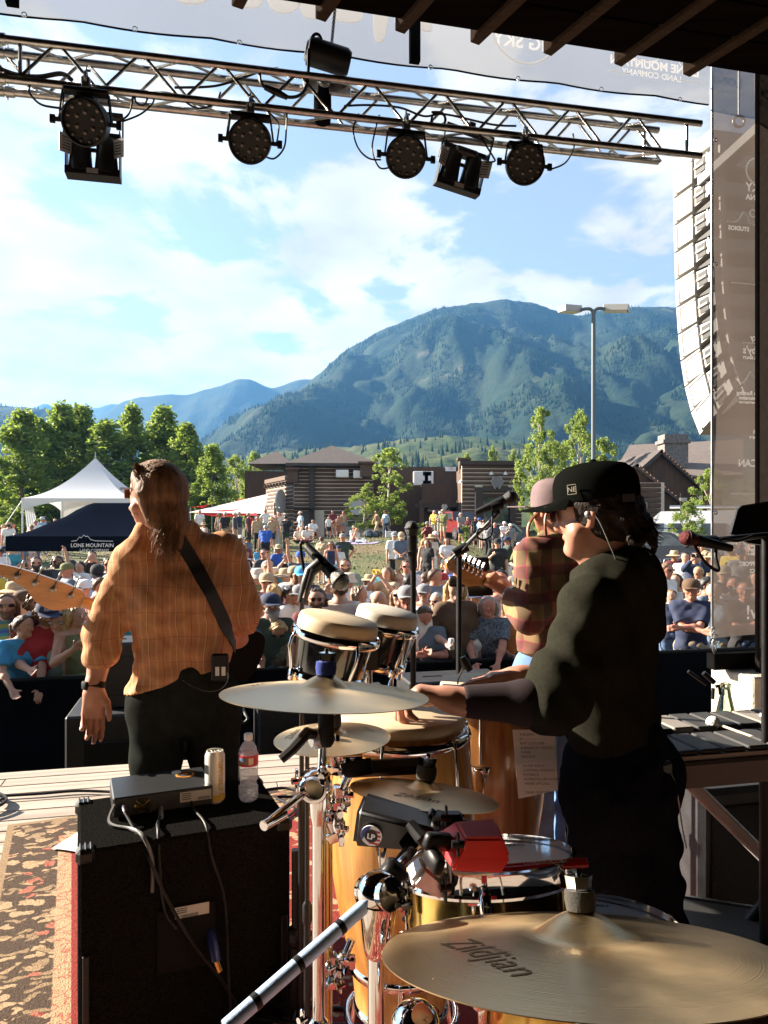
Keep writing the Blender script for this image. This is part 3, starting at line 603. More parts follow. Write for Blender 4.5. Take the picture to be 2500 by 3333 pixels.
# ================================================================== VEHICLES AND STREET LAMPS
tyre_m=mat('tyre',(.015,.015,.015),.9);rim_m=mat('alloy_rim',(.5,.5,.5),.3,.9);lamp_glass=mat('headlamp',(.7,.72,.75),.1,spec=.8);tail_m=mat('tail_lamp',(.4,.02,.02),.2)
def car(name,label,prof,belt,Wd,color,px,d,yaw,wheels,wins,group='vehicles parked behind the crowd',rough=.25,wr=.34,metal=.0,name2=None,rack=False):
 x=X(px,d);r=thing(name,label,name2 or 'car',(x,d,gz(x,d)+.01),R(yaw),group)
 body=mat(name+'_paint_'+label[:12],color,rough,metal,coat=.6)
 m=MB();V=[];k=len(prof)
 for s in (-1,1):
  for ly,off in ((1.0,0),):
   for (q,z) in prof:V.append((q,s*Wd/2*(1 if z<=belt else 1 - .22*(z-belt)/(max(p[1] for p in prof)-belt)),z))
 m.add(V,[tuple(range(k)),tuple(range(2*k-1,k-1,-1))]+[(i,k+i,k+(i+1)%k,(i+1)%k) for i in range(k)]);m.build('body',body,r,35)
 top=max(p[1] for p in prof);f=lambda z:Wd/2*(1 if z<=belt else 1 - .22*(z-belt)/(top-belt))
 for poly in wins:
  for s in (-1,1):
   g=MB();p=[Vector((a_,s*(f(b_)+.006),b_)) for a_,b_ in poly];q=[Vector((a_,s*(f(b_) - .03),b_)) for a_,b_ in poly];n=len(p)
   g.add(p+q,[tuple(range(n)),tuple(range(2*n-1,n-1,-1))]+[(i,n+i,n+(i+1)%n,(i+1)%n) for i in range(n)]);g.build('side_window',glass_d,r)
 (a0,b0),(a1,b1)=[(prof[i],prof[i+1]) for i in range(k-1) if prof[i][1]>=belt - .02 and prof[i+1][1]>=belt - .02][0]
 e=Vector((b1-b0,0,-(a1-a0))).normalized()*.012
 if e.x<0:e=-e
 g=MB();pts=[Vector((a0+(a1-a0)*t,s*(f(b0+(b1-b0)*t) - .07),b0+(b1-b0)*t)) for t,s in ((.08,-1),(.08,1),(.92,1),(.92,-1))]
 g.add([p+e for p in pts]+[p-e for p in pts],[(0,1,2,3),(7,6,5,4),(0,4,5,1),(1,5,6,2),(2,6,7,3),(3,7,4,0)]);g.build('windscreen',glass_d,r)
 tm=MB();tm.lathe([(.2,-.11),(wr - .03,-.11),(wr,-.07),(wr,.07),(wr - .03,.11),(.2,.11)],20,MR_(R(90),4,'X'));tme=tm.mesh('tyre',tyre_m,40)
 rm=MB();rm.lathe([(0,.03),(.06,.035),(.07,.02)],12,MR_(R(90),4,'X'))
 for i in range(5):rm.box((0,0,.11),(.055,.05,.2),MR_(2*PI*i/5,4,'Y'))
 rm.ring(.205,.02,20,6,MR_(R(90),4,'X'));rme=rm.mesh('rim',rim_m)
 for wx in wheels:
  for s in (-1,1):Mx=MT_((wx,s*(Wd/2 - .09),wr));t=obj('wheel',tme,r,Mx);obj('rim',rme,t,MT_((0,s*.09,0)))
 L_=max(p[0] for p in prof);Lr=min(p[0] for p in prof)
 for s in (-1,1):
  g=MB();g.rbox((L_ - .14,s*(Wd/2 - .22),belt - .22),(.26,.38,.16),.03);g.build('headlight',lamp_glass,r)
  g=MB();g.rbox((Lr+.05,s*(Wd/2 - .12),belt - .12),(.12,.2,.28),.03);g.build('tail_light',tail_m,r)
  g=MB();g.rbox((L_*.42,s*(Wd/2+.1),belt+.08),(.12,.22,.14),.03);g.build('mirror',body,r)
 g=MB();g.box((L_ - .02,0,belt - .3),(.06,Wd*.5,.16));g.build('grille',black_plastic,r)
 if rack:
  for s in (-1,1):g=MB();g.tube([(L_*.2,s*Wd*.34,top+.02),(L_*.18,s*Wd*.34,top+.1),(Lr*.7,s*Wd*.34,top+.1),(Lr*.72,s*Wd*.34,top+.02)],.02,6);g.build('roof_rail',black_plastic,r)
 return r
suvp=[(2.2,.35),(2.22,.62),(2.12,.86),(1.2,1.02),(.35,1.58),(-.3,1.66),(-1.7,1.62),(-2.15,1.05),(-2.22,.6),(-2.18,.35)]
suvw=[[(.95,1.07),(.28,1.50),(-.2,1.55),(-.2,1.05)],[(-.3,1.05),(-.3,1.56),(-1.0,1.56),(-1.0,1.05)],[(-1.1,1.06),(-1.1,1.55),(-1.65,1.52),(-1.95,1.12)]]
car('parked_car','black wagon with roof rails parked by the path in front of the white van',suvp,.98,1.82,(.012,.014,.02),2165,31.5,-28,(1.38,-1.35),suvw,rack=True)
vanp=[(2.9,.4),(2.95,.9),(2.55,1.25),(1.95,2.2),(1.5,2.62),(-2.6,2.68),(-2.95,2.3),(-2.98,.4)]
vanw=[[(2.3,1.35),(1.85,2.05),(1.35,2.05),(1.35,1.35)],[(1.15,1.38),(1.15,2.05),(-.1,2.05),(-.1,1.38)],[(-.3,1.38),(-.3,2.05),(-1.4,2.05),(-1.4,1.38)],[(-1.6,1.38),(-1.6,2.05),(-2.6,2.05),(-2.6,1.38)]]
vr=car('camper_van','white high roofed van with roof awning behind the black wagon',vanp,1.22,2.0,(.8,.8,.79),2262,36.5,155,(1.85,-1.8),vanw,name2='van')
g=MB();g.tube([(1.2,-.8,2.85),(-2.3,-.8,2.85)],.09,10);g.box((.5,-.7,2.72),(.05,.3,.2));g.box((-1.8,-.7,2.72),(.05,.3,.2));g.build('roof_awning',alu,vr)
sedw=[[(.9,.98),(.25,1.38),(-.25,1.42),(-.25,.97)],[(-.35,.97),(-.35,1.42),(-1.0,1.38),(-1.55,1.0)]]
sedp=[(2.3,.35),(2.32,.6),(2.2,.8),(1.1,.95),(.25,1.46),(-.9,1.46),(-1.75,1.02),(-2.3,.95),(-2.35,.5),(-2.3,.35)]
car('parked_car','light grey sedan partly hidden behind the mound crest',sedp,.93,1.8,(.30,.32,.35),1165,56,12,(1.4,-1.4),sedw,metal=.3)
pkp=[(2.75,.5),(2.78,.95),(2.6,1.2),(1.45,1.28),(.85,1.88),(-.75,1.9),(-.95,1.28),(-2.75,1.25),(-2.78,.5)]
pkw=[[(1.2,1.32),(.8,1.78),(.15,1.8),(.15,1.32)],[(.05,1.32),(.05,1.8),(-.68,1.8),(-.8,1.32)]]
car('pickup_truck','dark red pickup facing the stage below the brown awning',pkp,1.25,1.95,(.16,.02,.02),1490,51,-72,(1.75,-1.75),pkw,wr=.42,name2='truck')
car('pickup_truck','silver pickup parked under the big window behind standing people',pkp,1.25,1.95,(.42,.44,.46),1625,52,8,(1.75,-1.75),pkw,wr=.4,name2='truck',metal=.4)
car('parked_car','dark wagon at the end of the log wall behind the plaid shirt player',suvp,.98,1.82,(.02,.022,.026),1745,50,170,(1.38,-1.35),suvw)
car('parked_car','dark blue wagon parked against the brown house door',suvp,.98,1.82,(.015,.02,.035),2055,39,175,(1.38,-1.35),suvw)
lp_m=mat('lamp_post_grey',(.09,.115,.135),.5,.2);d=28.0;x=X(1932,d);zg=gz(x,d)
lp=thing('street_lamp','tall grey lamp post with two box heads in front of the mountain','street lamp',(x,d,zg));zt=H(1030,d)-zg
m=MB();m.lathe([(.28,0),(.28,.5),(.13,.55),(.095,1.5),(.075,zt)],14);m.build('pole',lp_m,lp,40)
for s in (-1,1):
 e=Vector((s*.42,0 if s>0 else .1,zt+.28));m=MB();m.tube(bez((0,0,zt - .05),(0,0,zt+.3),(s*.12,0,zt+.33),e),[.065]*13,8);ar=m.build('arm',lp_m,lp,40)
 m=MB();M=MT_(e+Vector((s*.43,0,.02)))@MR_(R(-s*14+(20 if s<0 else -12)),4,'Z')@MR_(R(-6*s*-1),4,'Y');m.rbox((0,0,0),(.9,.42,.24),.015,M);hd=m.build('lamp_head',mat('lamp_head',(.36,.35,.33),.5,.2),lp)
 m=MB();m.box((0,0,-.125),(.8,.34,.02),M);m.build('lamp_lens',mat('frosted',(.6,.6,.58),.3),hd)
d=36.0;x=X(2216,d);zg=gz(x,d);l2=thing('street_lamp','thin dark lamp post with a small square head left of the young tree','street lamp',(x,d,zg));m=MB();m.tube([(0,0,0),(0,0,H(1605,d)-zg)],.03);m.build('pole',black_metal,l2)
m=MB();m.box((.12,0,H(1625,d)-zg),(.28,.2,.14));m.build('lamp_head',steel_grey,l2)
# ================================================================== STAGE STRUCTURE
deck_m=mat('deck_board',(.36,.29,.235),.75,noise=(2.2,.28),bump=(30,.35,.006),stretch=(.6,9,9))
fascia_m=mat('black_wood',(.006,.006,.006),.9,spec=0,noise=(5,.4))
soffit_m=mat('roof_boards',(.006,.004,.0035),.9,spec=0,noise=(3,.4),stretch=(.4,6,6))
deck=MB();deck.box((0,1.2-2.2,-.12),(16,9.8,.2),RS@MT_((0,0,0)));do=deck.build('stage_deck',deck_m,kind='structure')
wd=.142;pl={}
for i in range(11):
 v=5.2-wd*(i+.5);cuts=[-7.5]+sorted(random.uniform(-6,5) for _ in range(3))+[7.0]
 for a,b in zip(cuts,cuts[1:]):
  m=MB();m.rbox((0,0,0),(b-a - .004,wd - .008,.03),.004)
  o=m.build('plank',deck_m,do);o.matrix_local=RS@MT_(((a+b)/2,v,-.002+random.uniform(-.001,.001)))
m=MB();m.box((0,5.19,-.5),(14.4,.03,.74),RS);m.build('stage_fascia',fascia_m,do)
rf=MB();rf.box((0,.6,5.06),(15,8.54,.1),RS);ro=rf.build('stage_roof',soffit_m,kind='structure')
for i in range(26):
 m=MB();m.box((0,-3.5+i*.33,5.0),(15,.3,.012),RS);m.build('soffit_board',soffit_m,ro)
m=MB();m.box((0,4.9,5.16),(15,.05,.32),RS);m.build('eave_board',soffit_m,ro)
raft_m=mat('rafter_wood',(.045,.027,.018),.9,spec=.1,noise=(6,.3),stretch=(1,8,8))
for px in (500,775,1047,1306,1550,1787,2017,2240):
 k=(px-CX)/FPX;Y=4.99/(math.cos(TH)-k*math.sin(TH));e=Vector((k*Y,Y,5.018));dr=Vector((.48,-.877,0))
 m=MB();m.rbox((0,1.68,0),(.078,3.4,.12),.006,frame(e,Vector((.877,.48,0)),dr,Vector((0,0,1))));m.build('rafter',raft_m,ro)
wl=MB();wl.box((0,-3.2,2.4),(15,.15,5.4),RS);wl.build('back_shade_wall',fascia_m,kind='structure')  # unseen wall behind the camera, added to darken the stage
wl=MB();wl.box((5.6,.2,2.4),(.15,6.6,5.4),RS);wl.build('side_shade_wall',fascia_m,kind='structure')  # unseen right wall, added to keep daylight off the stage
wl=MB();wl.box((-7.2,-.4,2.4),(.15,5.6,5.4),RS);wl.build('side_shade_wall',fascia_m,kind='structure')  # unseen left wall, added to block sky light from the side
def rug_mat():
 m=bpy.data.materials.new('floral_rug');m.use_nodes=True;nt=m.node_tree;b=nt.nodes['Principled BSDF'];b.inputs['Roughness'].default_value=.95;b.inputs['Specular IOR Level'].default_value=.1
 t=N(nt,'ShaderNodeTexCoord');wn=N(nt,'ShaderNodeTexNoise');wn.inputs['Scale'].default_value=14;L(nt,t.outputs['Object'],wn.inputs[0])
 ad=N(nt,'ShaderNodeMix',data_type='RGBA');ad.blend_type='LINEAR_LIGHT';ad.inputs[0].default_value=.06;L(nt,t.outputs['Object'],ad.inputs[6]);L(nt,wn.outputs[1],ad.inputs[7])
 def vor(sc_,st,ft='F1'):
  mp=N(nt,'ShaderNodeMapping');mp.inputs['Scale'].default_value=st;L(nt,ad.outputs[2],mp.inputs[0]);v=N(nt,'ShaderNodeTexVoronoi');v.feature=ft;v.inputs['Scale'].default_value=sc_;L(nt,mp.outputs[0],v.inputs[0]);return v
 def rng(s,a,b_,c=0.0,d=1.0):
  r=N(nt,'ShaderNodeMapRange');r.inputs[1].default_value=a;r.inputs[2].default_value=b_;r.inputs[3].default_value=c;r.inputs[4].default_value=d;L(nt,s,r.inputs[0]);return r.outputs[0]
 def mixc(f,a,c):
  x=N(nt,'ShaderNodeMix',data_type='RGBA');L(nt,f,x.inputs[0])
  for i,q in ((6,a),(7,c)):
   if isinstance(q,tuple):x.inputs[i].default_value=q+(1,)
   else:L(nt,q,x.inputs[i])
  return x.outputs[2]
 DK,BG,RD,PK,TN=(.085,.058,.042),(.42,.29,.175),(.25,.040,.034),(.38,.14,.095),(.29,.20,.12)
 lf=vor(11.5,(1,2.5,1));leaf=rng(lf.outputs['Distance'],.40,.46,1,0)
 big=vor(8,(1,1.5,1));pick=rng(big.outputs['Color'],.50,.52);flower=rng(big.outputs['Distance'],.26,.3,1,0)
 pm=N(nt,'ShaderNodeMath',operation='MULTIPLY');L(nt,pick,pm.inputs[0]);L(nt,flower,pm.inputs[1])
 lc=mixc(rng(lf.outputs['Color'],.45,.55),TN,BG)
 fieldc=mixc(leaf,DK,lc);rose=mixc(rng(vor(30,(1,1,1)).outputs['Distance'],.2,.4),RD,PK);border=mixc(pm.outputs[0],fieldc,rose)
 redf=mixc(rng(vor(8,(1,2.4,1)).outputs['Distance'],.32,.38,1,0),RD,BG);beige=mixc(rng(vor(11,(1,1.6,1),'DISTANCE_TO_EDGE').outputs['Distance'],.03,.06,1,0),BG,PK)
 sp=N(nt,'ShaderNodeSeparateXYZ');L(nt,t.outputs['Object'],sp.inputs[0])
 x1=N(nt,'ShaderNodeMath',operation='ADD');x1.inputs[1].default_value=.31;L(nt,sp.outputs[0],x1.inputs[0])
 y1=N(nt,'ShaderNodeMath',operation='SUBTRACT');y1.inputs[0].default_value=4.37;L(nt,sp.outputs[1],y1.inputs[1])
 mn=N(nt,'ShaderNodeMath',operation='MINIMUM');L(nt,x1.outputs[0],mn.inputs[0]);L(nt,y1.outputs[0],mn.inputs[1]);x2=N(nt,'ShaderNodeMath',operation='SUBTRACT');x2.inputs[0].default_value=2.9;L(nt,sp.outputs[0],x2.inputs[1]);mn2=N(nt,'ShaderNodeMath',operation='MINIMUM');L(nt,mn.outputs[0],mn2.inputs[0]);L(nt,x2.outputs[0],mn2.inputs[1]);e=mn2.outputs[0]
 c=mixc(rng(e,.030,.034),TN,border);c=mixc(rng(e,.245,.25),c,beige);c=mixc(rng(e,.305,.308),c,RD);c=mixc(rng(e,.335,.34),c,BG);c=mixc(rng(e,.36,.364),c,redf)
 f=N(nt,'ShaderNodeTexNoise');f.inputs['Scale'].default_value=160;f.inputs['Detail'].default_value=3;L(nt,t.outputs['Object'],f.inputs[0])
 mu=N(nt,'ShaderNodeMix',data_type='RGBA');mu.blend_type='MULTIPLY';mu.inputs[0].default_value=1;L(nt,c,mu.inputs[6]);L(nt,rng(f.outputs[0],.3,.7,.6,1.3),mu.inputs[7]);L(nt,mu.outputs[2],b.inputs['Base Color'])
 bp=N(nt,'ShaderNodeBump');bp.inputs['Strength'].default_value=.8;bp.inputs['Distance'].default_value=.006;L(nt,f.outputs[0],bp.inputs['Height']);L(nt,bp.outputs[0],b.inputs['Normal']);return m
RUGA=R(22.5);RR=MR_(RUGA,4,'Z')
def G(u,v,z=0.0):return RR@Vector((u,v,z))
nx,ny=40,60;V=[];rs=np.random.RandomState(3)
m=MB();xs_=np.linspace(-.31,2.9,nx);ys_=np.linspace(-.2,4.37,ny)
for y in ys_:
 for x in xs_:V.append((x,y,.024+.003*math.sin(3.1*x+1.3*y)*math.sin(2.2*y)))
m.add(V,[(j*nx+i,j*nx+i+1,(j+1)*nx+i+1,(j+1)*nx+i) for j in range(ny-1) for i in range(nx-1)])
ed=[(-.31,-.2),(2.9,-.2),(2.9,4.37),(-.31,4.37)]
for (a,b),(c,d_) in zip(ed,ed[1:]+ed[:1]):m.add([(a,b,.0145),(c,d_,.0145),(c,d_,.022),(a,b,.022)],[(0,1,2,3)])
ro_=m.build('rug',rug_mat());ro_.rotation_euler=(0,0,RUGA);tag(ro_,'worn floral rug in dark brown, beige and red on the deck boards','rug')
m=MB();V=[]
for i in range(6):
 for j in range(2):V.append((i*.045,j*.2,.03+.012*abs(math.sin(i*1.1))*(j+.3)))
m.add(V,[(2*i,2*i+2,2*i+3,2*i+1) for i in range(5)]);po=m.build('paper_sheet',paper);q=P(170,2640,1);p_=Vector((-1.60,3.62,0));po.location=p_;po.rotation_euler=(0,0,R(-14));tag(po,'white printed sheet lying on the rug corner beside the amplifier','paper')
# -------------------------------------------------------------- banner at the eave
mesh_m=trans_cloth('banner_mesh',(.34,.34,.35),(.30,.30,.31),.5,.8,.30);bw_m=trans_cloth('banner_white',(.8,.79,.78),(.85,.84,.83),.75)
bn=thing('stage_banner','long grey mesh banner with reversed white lettering hung at the roof edge','banner',(0,0,0));BV=5.4
def ub(px,v):k=(px-CX)/FPX;Y=v/(math.cos(TH)-k*math.sin(TH));return k*Y*math.cos(TH)+Y*math.sin(TH),Y
BM=RS@MT_((0,BV,0))@MR_(R(90),4,'X')
u1=ub(2306,BV)[0]
def bann(u0,u1,parent):
 g=MB();n=int((u1-u0)/.12);V=[]
 for i in range(n+1):
  u=u0+(u1-u0)*i/n;zb_=4.985+.012*u - .02*math.sin((u*1.15)%1*PI)
  for j in range(5):V.append((u,zb_+(6.1-zb_)*j/4,.01*math.sin(u*5+j)))
 g.add(V,[(i*5+j,(i+1)*5+j,(i+1)*5+j+1,i*5+j+1) for i in range(n) for j in range(4)],BM);g.build('fabric',mesh_m,parent,60)
 g=MB();g.tube([BM@Vector((u0+(u1-u0)*i/n,4.985+.012*(u0+(u1-u0)*i/n) - .02*math.sin(((u0+(u1-u0)*i/n)*1.15)%1*PI),.0)) for i in range(n+1)],.007,5);g.build('hem',black_cloth,parent)
bann(-4.2,u1,bn)
for px in (40,1350):
 u=ub(px,BV - .06)[0];g=MB();g.box((u,5.6,.06),(.075,1.24,.05),BM);g.build('banner_post',fascia_m,bn)
g=MB()
for i in range(9):g.ring(.016,.004,10,5,BM@MT_((-1.9+i*.7,4.975+.012*(-1.9+i*.7),.01)))
g.build('eyelets',chrome,bn,kind='stuff')
def bpos(px,py):u,Y=ub(px,BV - .015);return u,H(py,Y)
def btext(s,px,py,hpx,**kw):
 u,z=bpos(px,py);Y=ub(px,BV)[1];return text('lettering',s,hpx/FPX*Y*1.38,BM@MT_((u,z,.025)),bw_m,bn,mirror=True,**kw)
btext('BIG SKY',1705,160,44,bold=.003);btext('COUNCIL OF',1705,118,24,bold=.001)
btext('ONE MOUNTAIN',2120,228,28,bold=.003);btext('L',2263,252,40,bold=.003);btext('LAND COMPANY',2120,256,20,bold=.001)
u,z=bpos(2125,190);mountain_logo(bn,BM@MT_((u,z - .05,.025)),.34,bw_m,-1)
u,z=bpos(1705,92);g=MB();g.ring(.275,.009,48,4,BM@MT_((u,z,.025)),sz=.3);g.build('logo_ring',bw_m,bn)
for a,b in ((1980,2045),(2210,2275)):(ua,za1),(ub_,zb1)=bpos(a,232 if a<2100 else 262),bpos(b,235 if a<2100 else 266);g=MB();g.box(((ua+ub_)/2,za1,.025),(abs(ub_-ua),.008,.004),BM);g.build('logo_line',bw_m,bn)
def blob(pts):
 q=[bpos(*p) for p in pts];g=MB();c=spline([Vector((a,b,0)) for a,b in q+[q[0]]],5)[:-1];g.prism([(v.x,v.y) for v in c],.004,BM@MT_((0,0,.022)));g.build('lettering',bw_m,bn)
blob([(565,-60),(575,0),(600,14),(640,16),(675,2),(690,-60)]);blob([(735,-40),(760,10),(800,28),(840,26),(858,-4),(850,-60),(790,-50)])
blob([(862,-30),(880,28),(910,46),(945,44),(975,18),(970,-40),(910,-20)]);blob([(965,-10),(985,50),(1020,66),(1060,58),(1075,20),(1050,-30),(1000,-30)])
blob([(1070,0),(1085,60),(1120,76),(1165,74),(1182,45),(1160,0),(1110,-10)]);blob([(1212,30),(1215,100),(1225,140),(1250,130),(1262,70),(1270,0),(1230,-10)])
blob([(1282,50),(1290,90),(1325,98),(1332,60),(1310,0),(1280,0)]);blob([(1366,60),(1370,98),(1400,106),(1404,90),(1390,40),(1366,20)])
# -------------------------------------------------------------- truss
tr=thing('lighting_truss','square aluminium box truss carrying the stage lights and cables','truss',S(0,4.95,4.3));sb=Sub(tr)
TV,TB,TZ,TT_,RISE=4.93,5.14,4.285,4.525,.035
UL,UR=-3.2,3.56
def TP(u,back,top):return S(u,TB if back else TV,(TT_ if top else TZ)+(RISE if back else 0)+.012*u)
CH={}
for bk in (0,1):
 for tp in (0,1):
  m=MB();m.tube([TP(UL,bk,tp),TP(UR - .22*bk,bk,tp)],.0245,14);m.build('chord',alu,None,40)
k=0;st=.245;u=UL+.1
while u<UR - .35:
 for bk in (0,1):
  o=st*.5*bk;a,b=(0,1) if k%2==0 else (1,0)
  m=MB();m.tube([TP(u+o,bk,a),TP(u+st+o - .03,bk,b)],.0105,8);m.build('brace',alu,None,40)
 for tp in (0,1):
  m=MB();m.tube([TP(u,k%2,tp),TP(u+st,1-k%2,tp)],.009,6);m.build('brace',alu,None,40)
 u+=st;k+=1
for bk in (0,1):
 m=MB();m.tube([TP(UR - .12 - .22*bk,bk,0),TP(UR - .12 - .22*bk,bk,1)],.0125,8);m.build('end_brace',alu,None,40)
 for uu in (-1.12,):
  m=MB();m.tube([TP(uu,bk,0),TP(uu,bk,1)],.0125,8);m.build('end_brace',alu,None,40)
  for tp in (0,1):
   m=MB()
   for q in (-.16,-.1):m.tube([TP(uu+q - .03,bk,tp),TP(uu+q+.02,bk,tp)],.033,12)
   m.tube([TP(uu - .12,bk,tp)+Vector((0,0,-.05)),TP(uu - .12,bk,tp)+Vector((0,0,.05))],.006,6);m.build('coupler',alu,None,40)
sb.close()
def tpx(px,py,v=TV):u,Y=ub(px,v);return Vector((*S(u,v,0).xy,H(py,Y)))
def cable(label,pts,r=.008,n=6,grp='cables draped over the truss',name='cable',m_=rubber_cable):
 g=MB();g.tube(spline(pts,n),r,6);o=g.build(name,m_,None,60);return tag(o,label,'cable',grp)
cable('black cable bundle drooping below the left end of the truss',[tpx(0,225),tpx(60,245),tpx(130,250),tpx(200,240),tpx(235,262)],.014)
cable('cable loop hanging left of the first lamp',[tpx(100,270),tpx(95,300),tpx(130,338),tpx(180,350),tpx(215,352)],.007)
cable('cable drooping in three loops right of the first lamp',[tpx(380,400),tpx(420,370),tpx(435,310),tpx(445,335),tpx(470,340),tpx(490,300),tpx(500,330),tpx(460,370),tpx(400,395)],.006)
cable('thin cable slung between lamp two and the lower chord',[tpx(470,300),tpx(560,305),tpx(640,352),tpx(700,335),tpx(718,300)],.006)
cable('cable rising across the truss to the chain hoist',[tpx(570,285),tpx(700,280,5.1),tpx(800,250,5.1),tpx(860,228,5.1),tpx(905,222,5.1)],.008)
cable('thick plugged power cable hanging under the hoist',[tpx(845,225),tpx(850,270),tpx(880,295),tpx(930,315),tpx(975,310),tpx(1000,270),tpx(1005,160)],.011)
g=MB();g.tube([tpx(862,283),tpx(900,300),tpx(936,318)],[.018,.024,.016],10);o=g.build('cable_connector',black_plastic,None,50);tag(o,'black power plug joint on the cable beside the hoist','connector')
cable('long cable lying along the lower chord right of the hoist',[tpx(1120,345),tpx(1200,342),tpx(1300,350),tpx(1380,378),tpx(1450,372),tpx(1600,405),tpx(1680,410)],.007)
cable('cable looping down to lamp two on its right',[tpx(870,360),tpx(905,400),tpx(905,440),tpx(900,465)],.006)
cable('hanging cable with plug right of lamp two',[tpx(935,350),tpx(932,420),tpx(925,480),tpx(895,515),tpx(868,512)],.006)
cable('cable loop hanging left of lamp three',[tpx(1168,370),tpx(1150,420),tpx(1165,480),tpx(1200,515),tpx(1240,520)],.006)
cable('second cable loop reaching lamp three from below',[tpx(1235,375),tpx(1220,430),tpx(1212,490),tpx(1235,545),tpx(1270,545)],.006)
cable('coiled cable tied to the lower chord left of the blinder',[tpx(1405,365),tpx(1440,368),tpx(1450,395),tpx(1428,415),tpx(1405,395),tpx(1415,368),tpx(1445,375),tpx(1446,400),tpx(1420,408)],.008)
cable('cable with plug hanging right of the blinder',[tpx(1545,410),tpx(1580,470),tpx(1605,510),tpx(1610,525),tpx(1580,528)],.006)
cable('cable curving down to the rightmost lamp',[tpx(1865,435),tpx(1868,480),tpx(1840,530),tpx(1790,552)],.006)
lens_m=mat('led_lens',(.10,.085,.075),.12,spec=.9,noise=(30,.5));face_m=mat('lamp_face',(.012,.012,.010),.4)
lens_me=MB().sphere((0,0,0),(.0155,.0155,.011),12).mesh('lens',lens_m,60)
def par(px,py,label,v=4.9,yaw=0,tilt=0,r=.132):
 c=tpx(px,py,v);top=tpx(px,py,TV);u0=ub(px,TV)[0];clampz=TP(u0,0,0).z
 t=thing('par_lamp',label,'stage lamp',c,0,'LED stage lamps clamped under the truss');zd=(Vector((yaw*.4,-1.0,-.55+tilt))).normalized();M=look(Vector(),zd)
 m=MB();m.lathe([(.02,-.19),(r*.62,-.18),(r*.72,-.12),(r*.98,-.06),(r*1.02,.0),(r*1.02,.045),(r*.95,.05),(r*.95,.012),(0,.012)],40,M)
 m.build('housing',black_metal,t,35)
 m=MB();m.lathe([(0,.0125),(r*.94,.0125),(r*.94,.016),(0,.016)],40,M);fo=m.build('face_plate',face_m,t)
 for n_,rr,ph in ((12,.80,.1),(6,.42,.35)):
  for i in range(n_):a=2*PI*i/n_+ph;obj('lens',lens_me,fo,M@MT_((rr*r*math.cos(a),rr*r*math.sin(a),.018)))
 m=MB()
 for i in range(9):q=-.4+.1*i;m.box((q*r,r*.93*math.cos(q*.9)+.012,-.07),(.006,.03,.09),M)
 m.build('cooling_fins',black_metal,t)
 yw=r*1.12;yt=clampz-c.z - .085
 for s in (-1,1):
  m=MB();a=RS@Vector((s*yw,0,0));b=RS@Vector((s*yw*.86,.0,yt))
  for oy in (-.012,.012):m.tube([a+Vector((0,oy,0)),b+Vector((0,oy,0))],.006,6)
  m.tube([RS@Vector((s*(yw - .02),0,0)),RS@Vector((s*(yw+.035),0,0))],.014,8);m.box((s*(yw+.04),0,.0),(.03,.02,.045),RS);m.build('yoke',black_metal,t)
 m=MB();m.rbox((0,0,yt),(yw*1.74,.06,.035),.008,RS);m.build('yoke_bar',black_metal,t)
 m=MB();m.rbox((0,0,yt+.05),(.05,.05,.07),.006,RS);m.ring(.033,.011,16,6,MT_((0,0,yt+.085))@RS@MR_(R(90),4,'Y'));m.tube([(0,0,yt+.1),(0,0,yt+.15)],.006,6);m.box((.012,0,yt+.13),(.03,.008,.012),RS);m.build('clamp',steel_grey,t)
 return t
par(280,398,'leftmost LED stage lamp hanging in front of a blinder',4.82);par(815,460,'LED stage lamp below and left of the chain hoist')
par(1322,510,'LED stage lamp right of the chain hoist, left of the tilted blinder',yaw=-.25);par(1708,535,'rightmost LED stage lamp nearest the truss end')
def blinder(px,py,label,tilt=0,v=5.12,roll=0):
 c=tpx(px,py,v);t=thing('blinder_lamp',label,'blinder',c,TH,'twin blinders on the truss');t.rotation_euler=(R(tilt),R(roll),TH)
 fr=mat('blinder_grey',(.34,.33,.33),.5,.3)
 m=MB()
 for s in (-1,1):
  m.lathe([(.0,.11),(.045,.10),(.062,.07),(.066,-.02),(.074,-.11),(.070,-.13),(0,-.125)],20,MT_((s*.078,0,0)))
 m.build('lamp_can',black_metal,t,35)
 m=MB()
 for s in (-1,1):m.box((s*.162,0,-.01),(.006,.1,.3));
 m.box((0,.03,.135),(.32,.03,.03));m.box((0,0,-.135),(.332,.11,.045));m.box((0,.02,.03),(.1,.02,.02));m.build('frame',black_metal,t)
 m=MB();m.box((0,-.058,-.135),(.07,.003,.03));m.build('label_plate',fr,t)
 for s in (-1,1):
  M=MT_((s*.155,-.06,.02))@MR_(R(-s*35),4,'Z');m=MB();m.box((0,0,0),(.09,.003,.12),M);br=m.build('vented_plate',fr,t)
  m=MB();[m.box((0,-.002,-.035+.018*i),(.05,.003,.006),M) for i in range(5)];m.build('vent_slots',ink,br)
 m=MB()
 for s in (-1,1):m.box((s*.178,0,.14),(.008,.035,.22))
 m.box((0,0,.25),(.36,.05,.03));m.rbox((0,0,.29),(.05,.05,.06),.006);m.build('yoke',black_metal,t)
 m=MB();m.rbox((0,-.01,.1),(.17,.12,.05),.015);m.build('back_cover',black_metal,t)
blinder(305,500,'blinder with two black cans hanging behind the leftmost lamp');blinder(1502,548,'tilted blinder with two cans left of the rightmost lamp',tilt=8,roll=12)
ho=thing('chain_hoist','black chain hoist with a chain bag gripping the truss from above','hoist',tpx(1065,240,5.03));sb=Sub(ho)
a,b=tpx(1003,165,5.0),tpx(1138,208,5.0);ax_=(b-a).normalized()
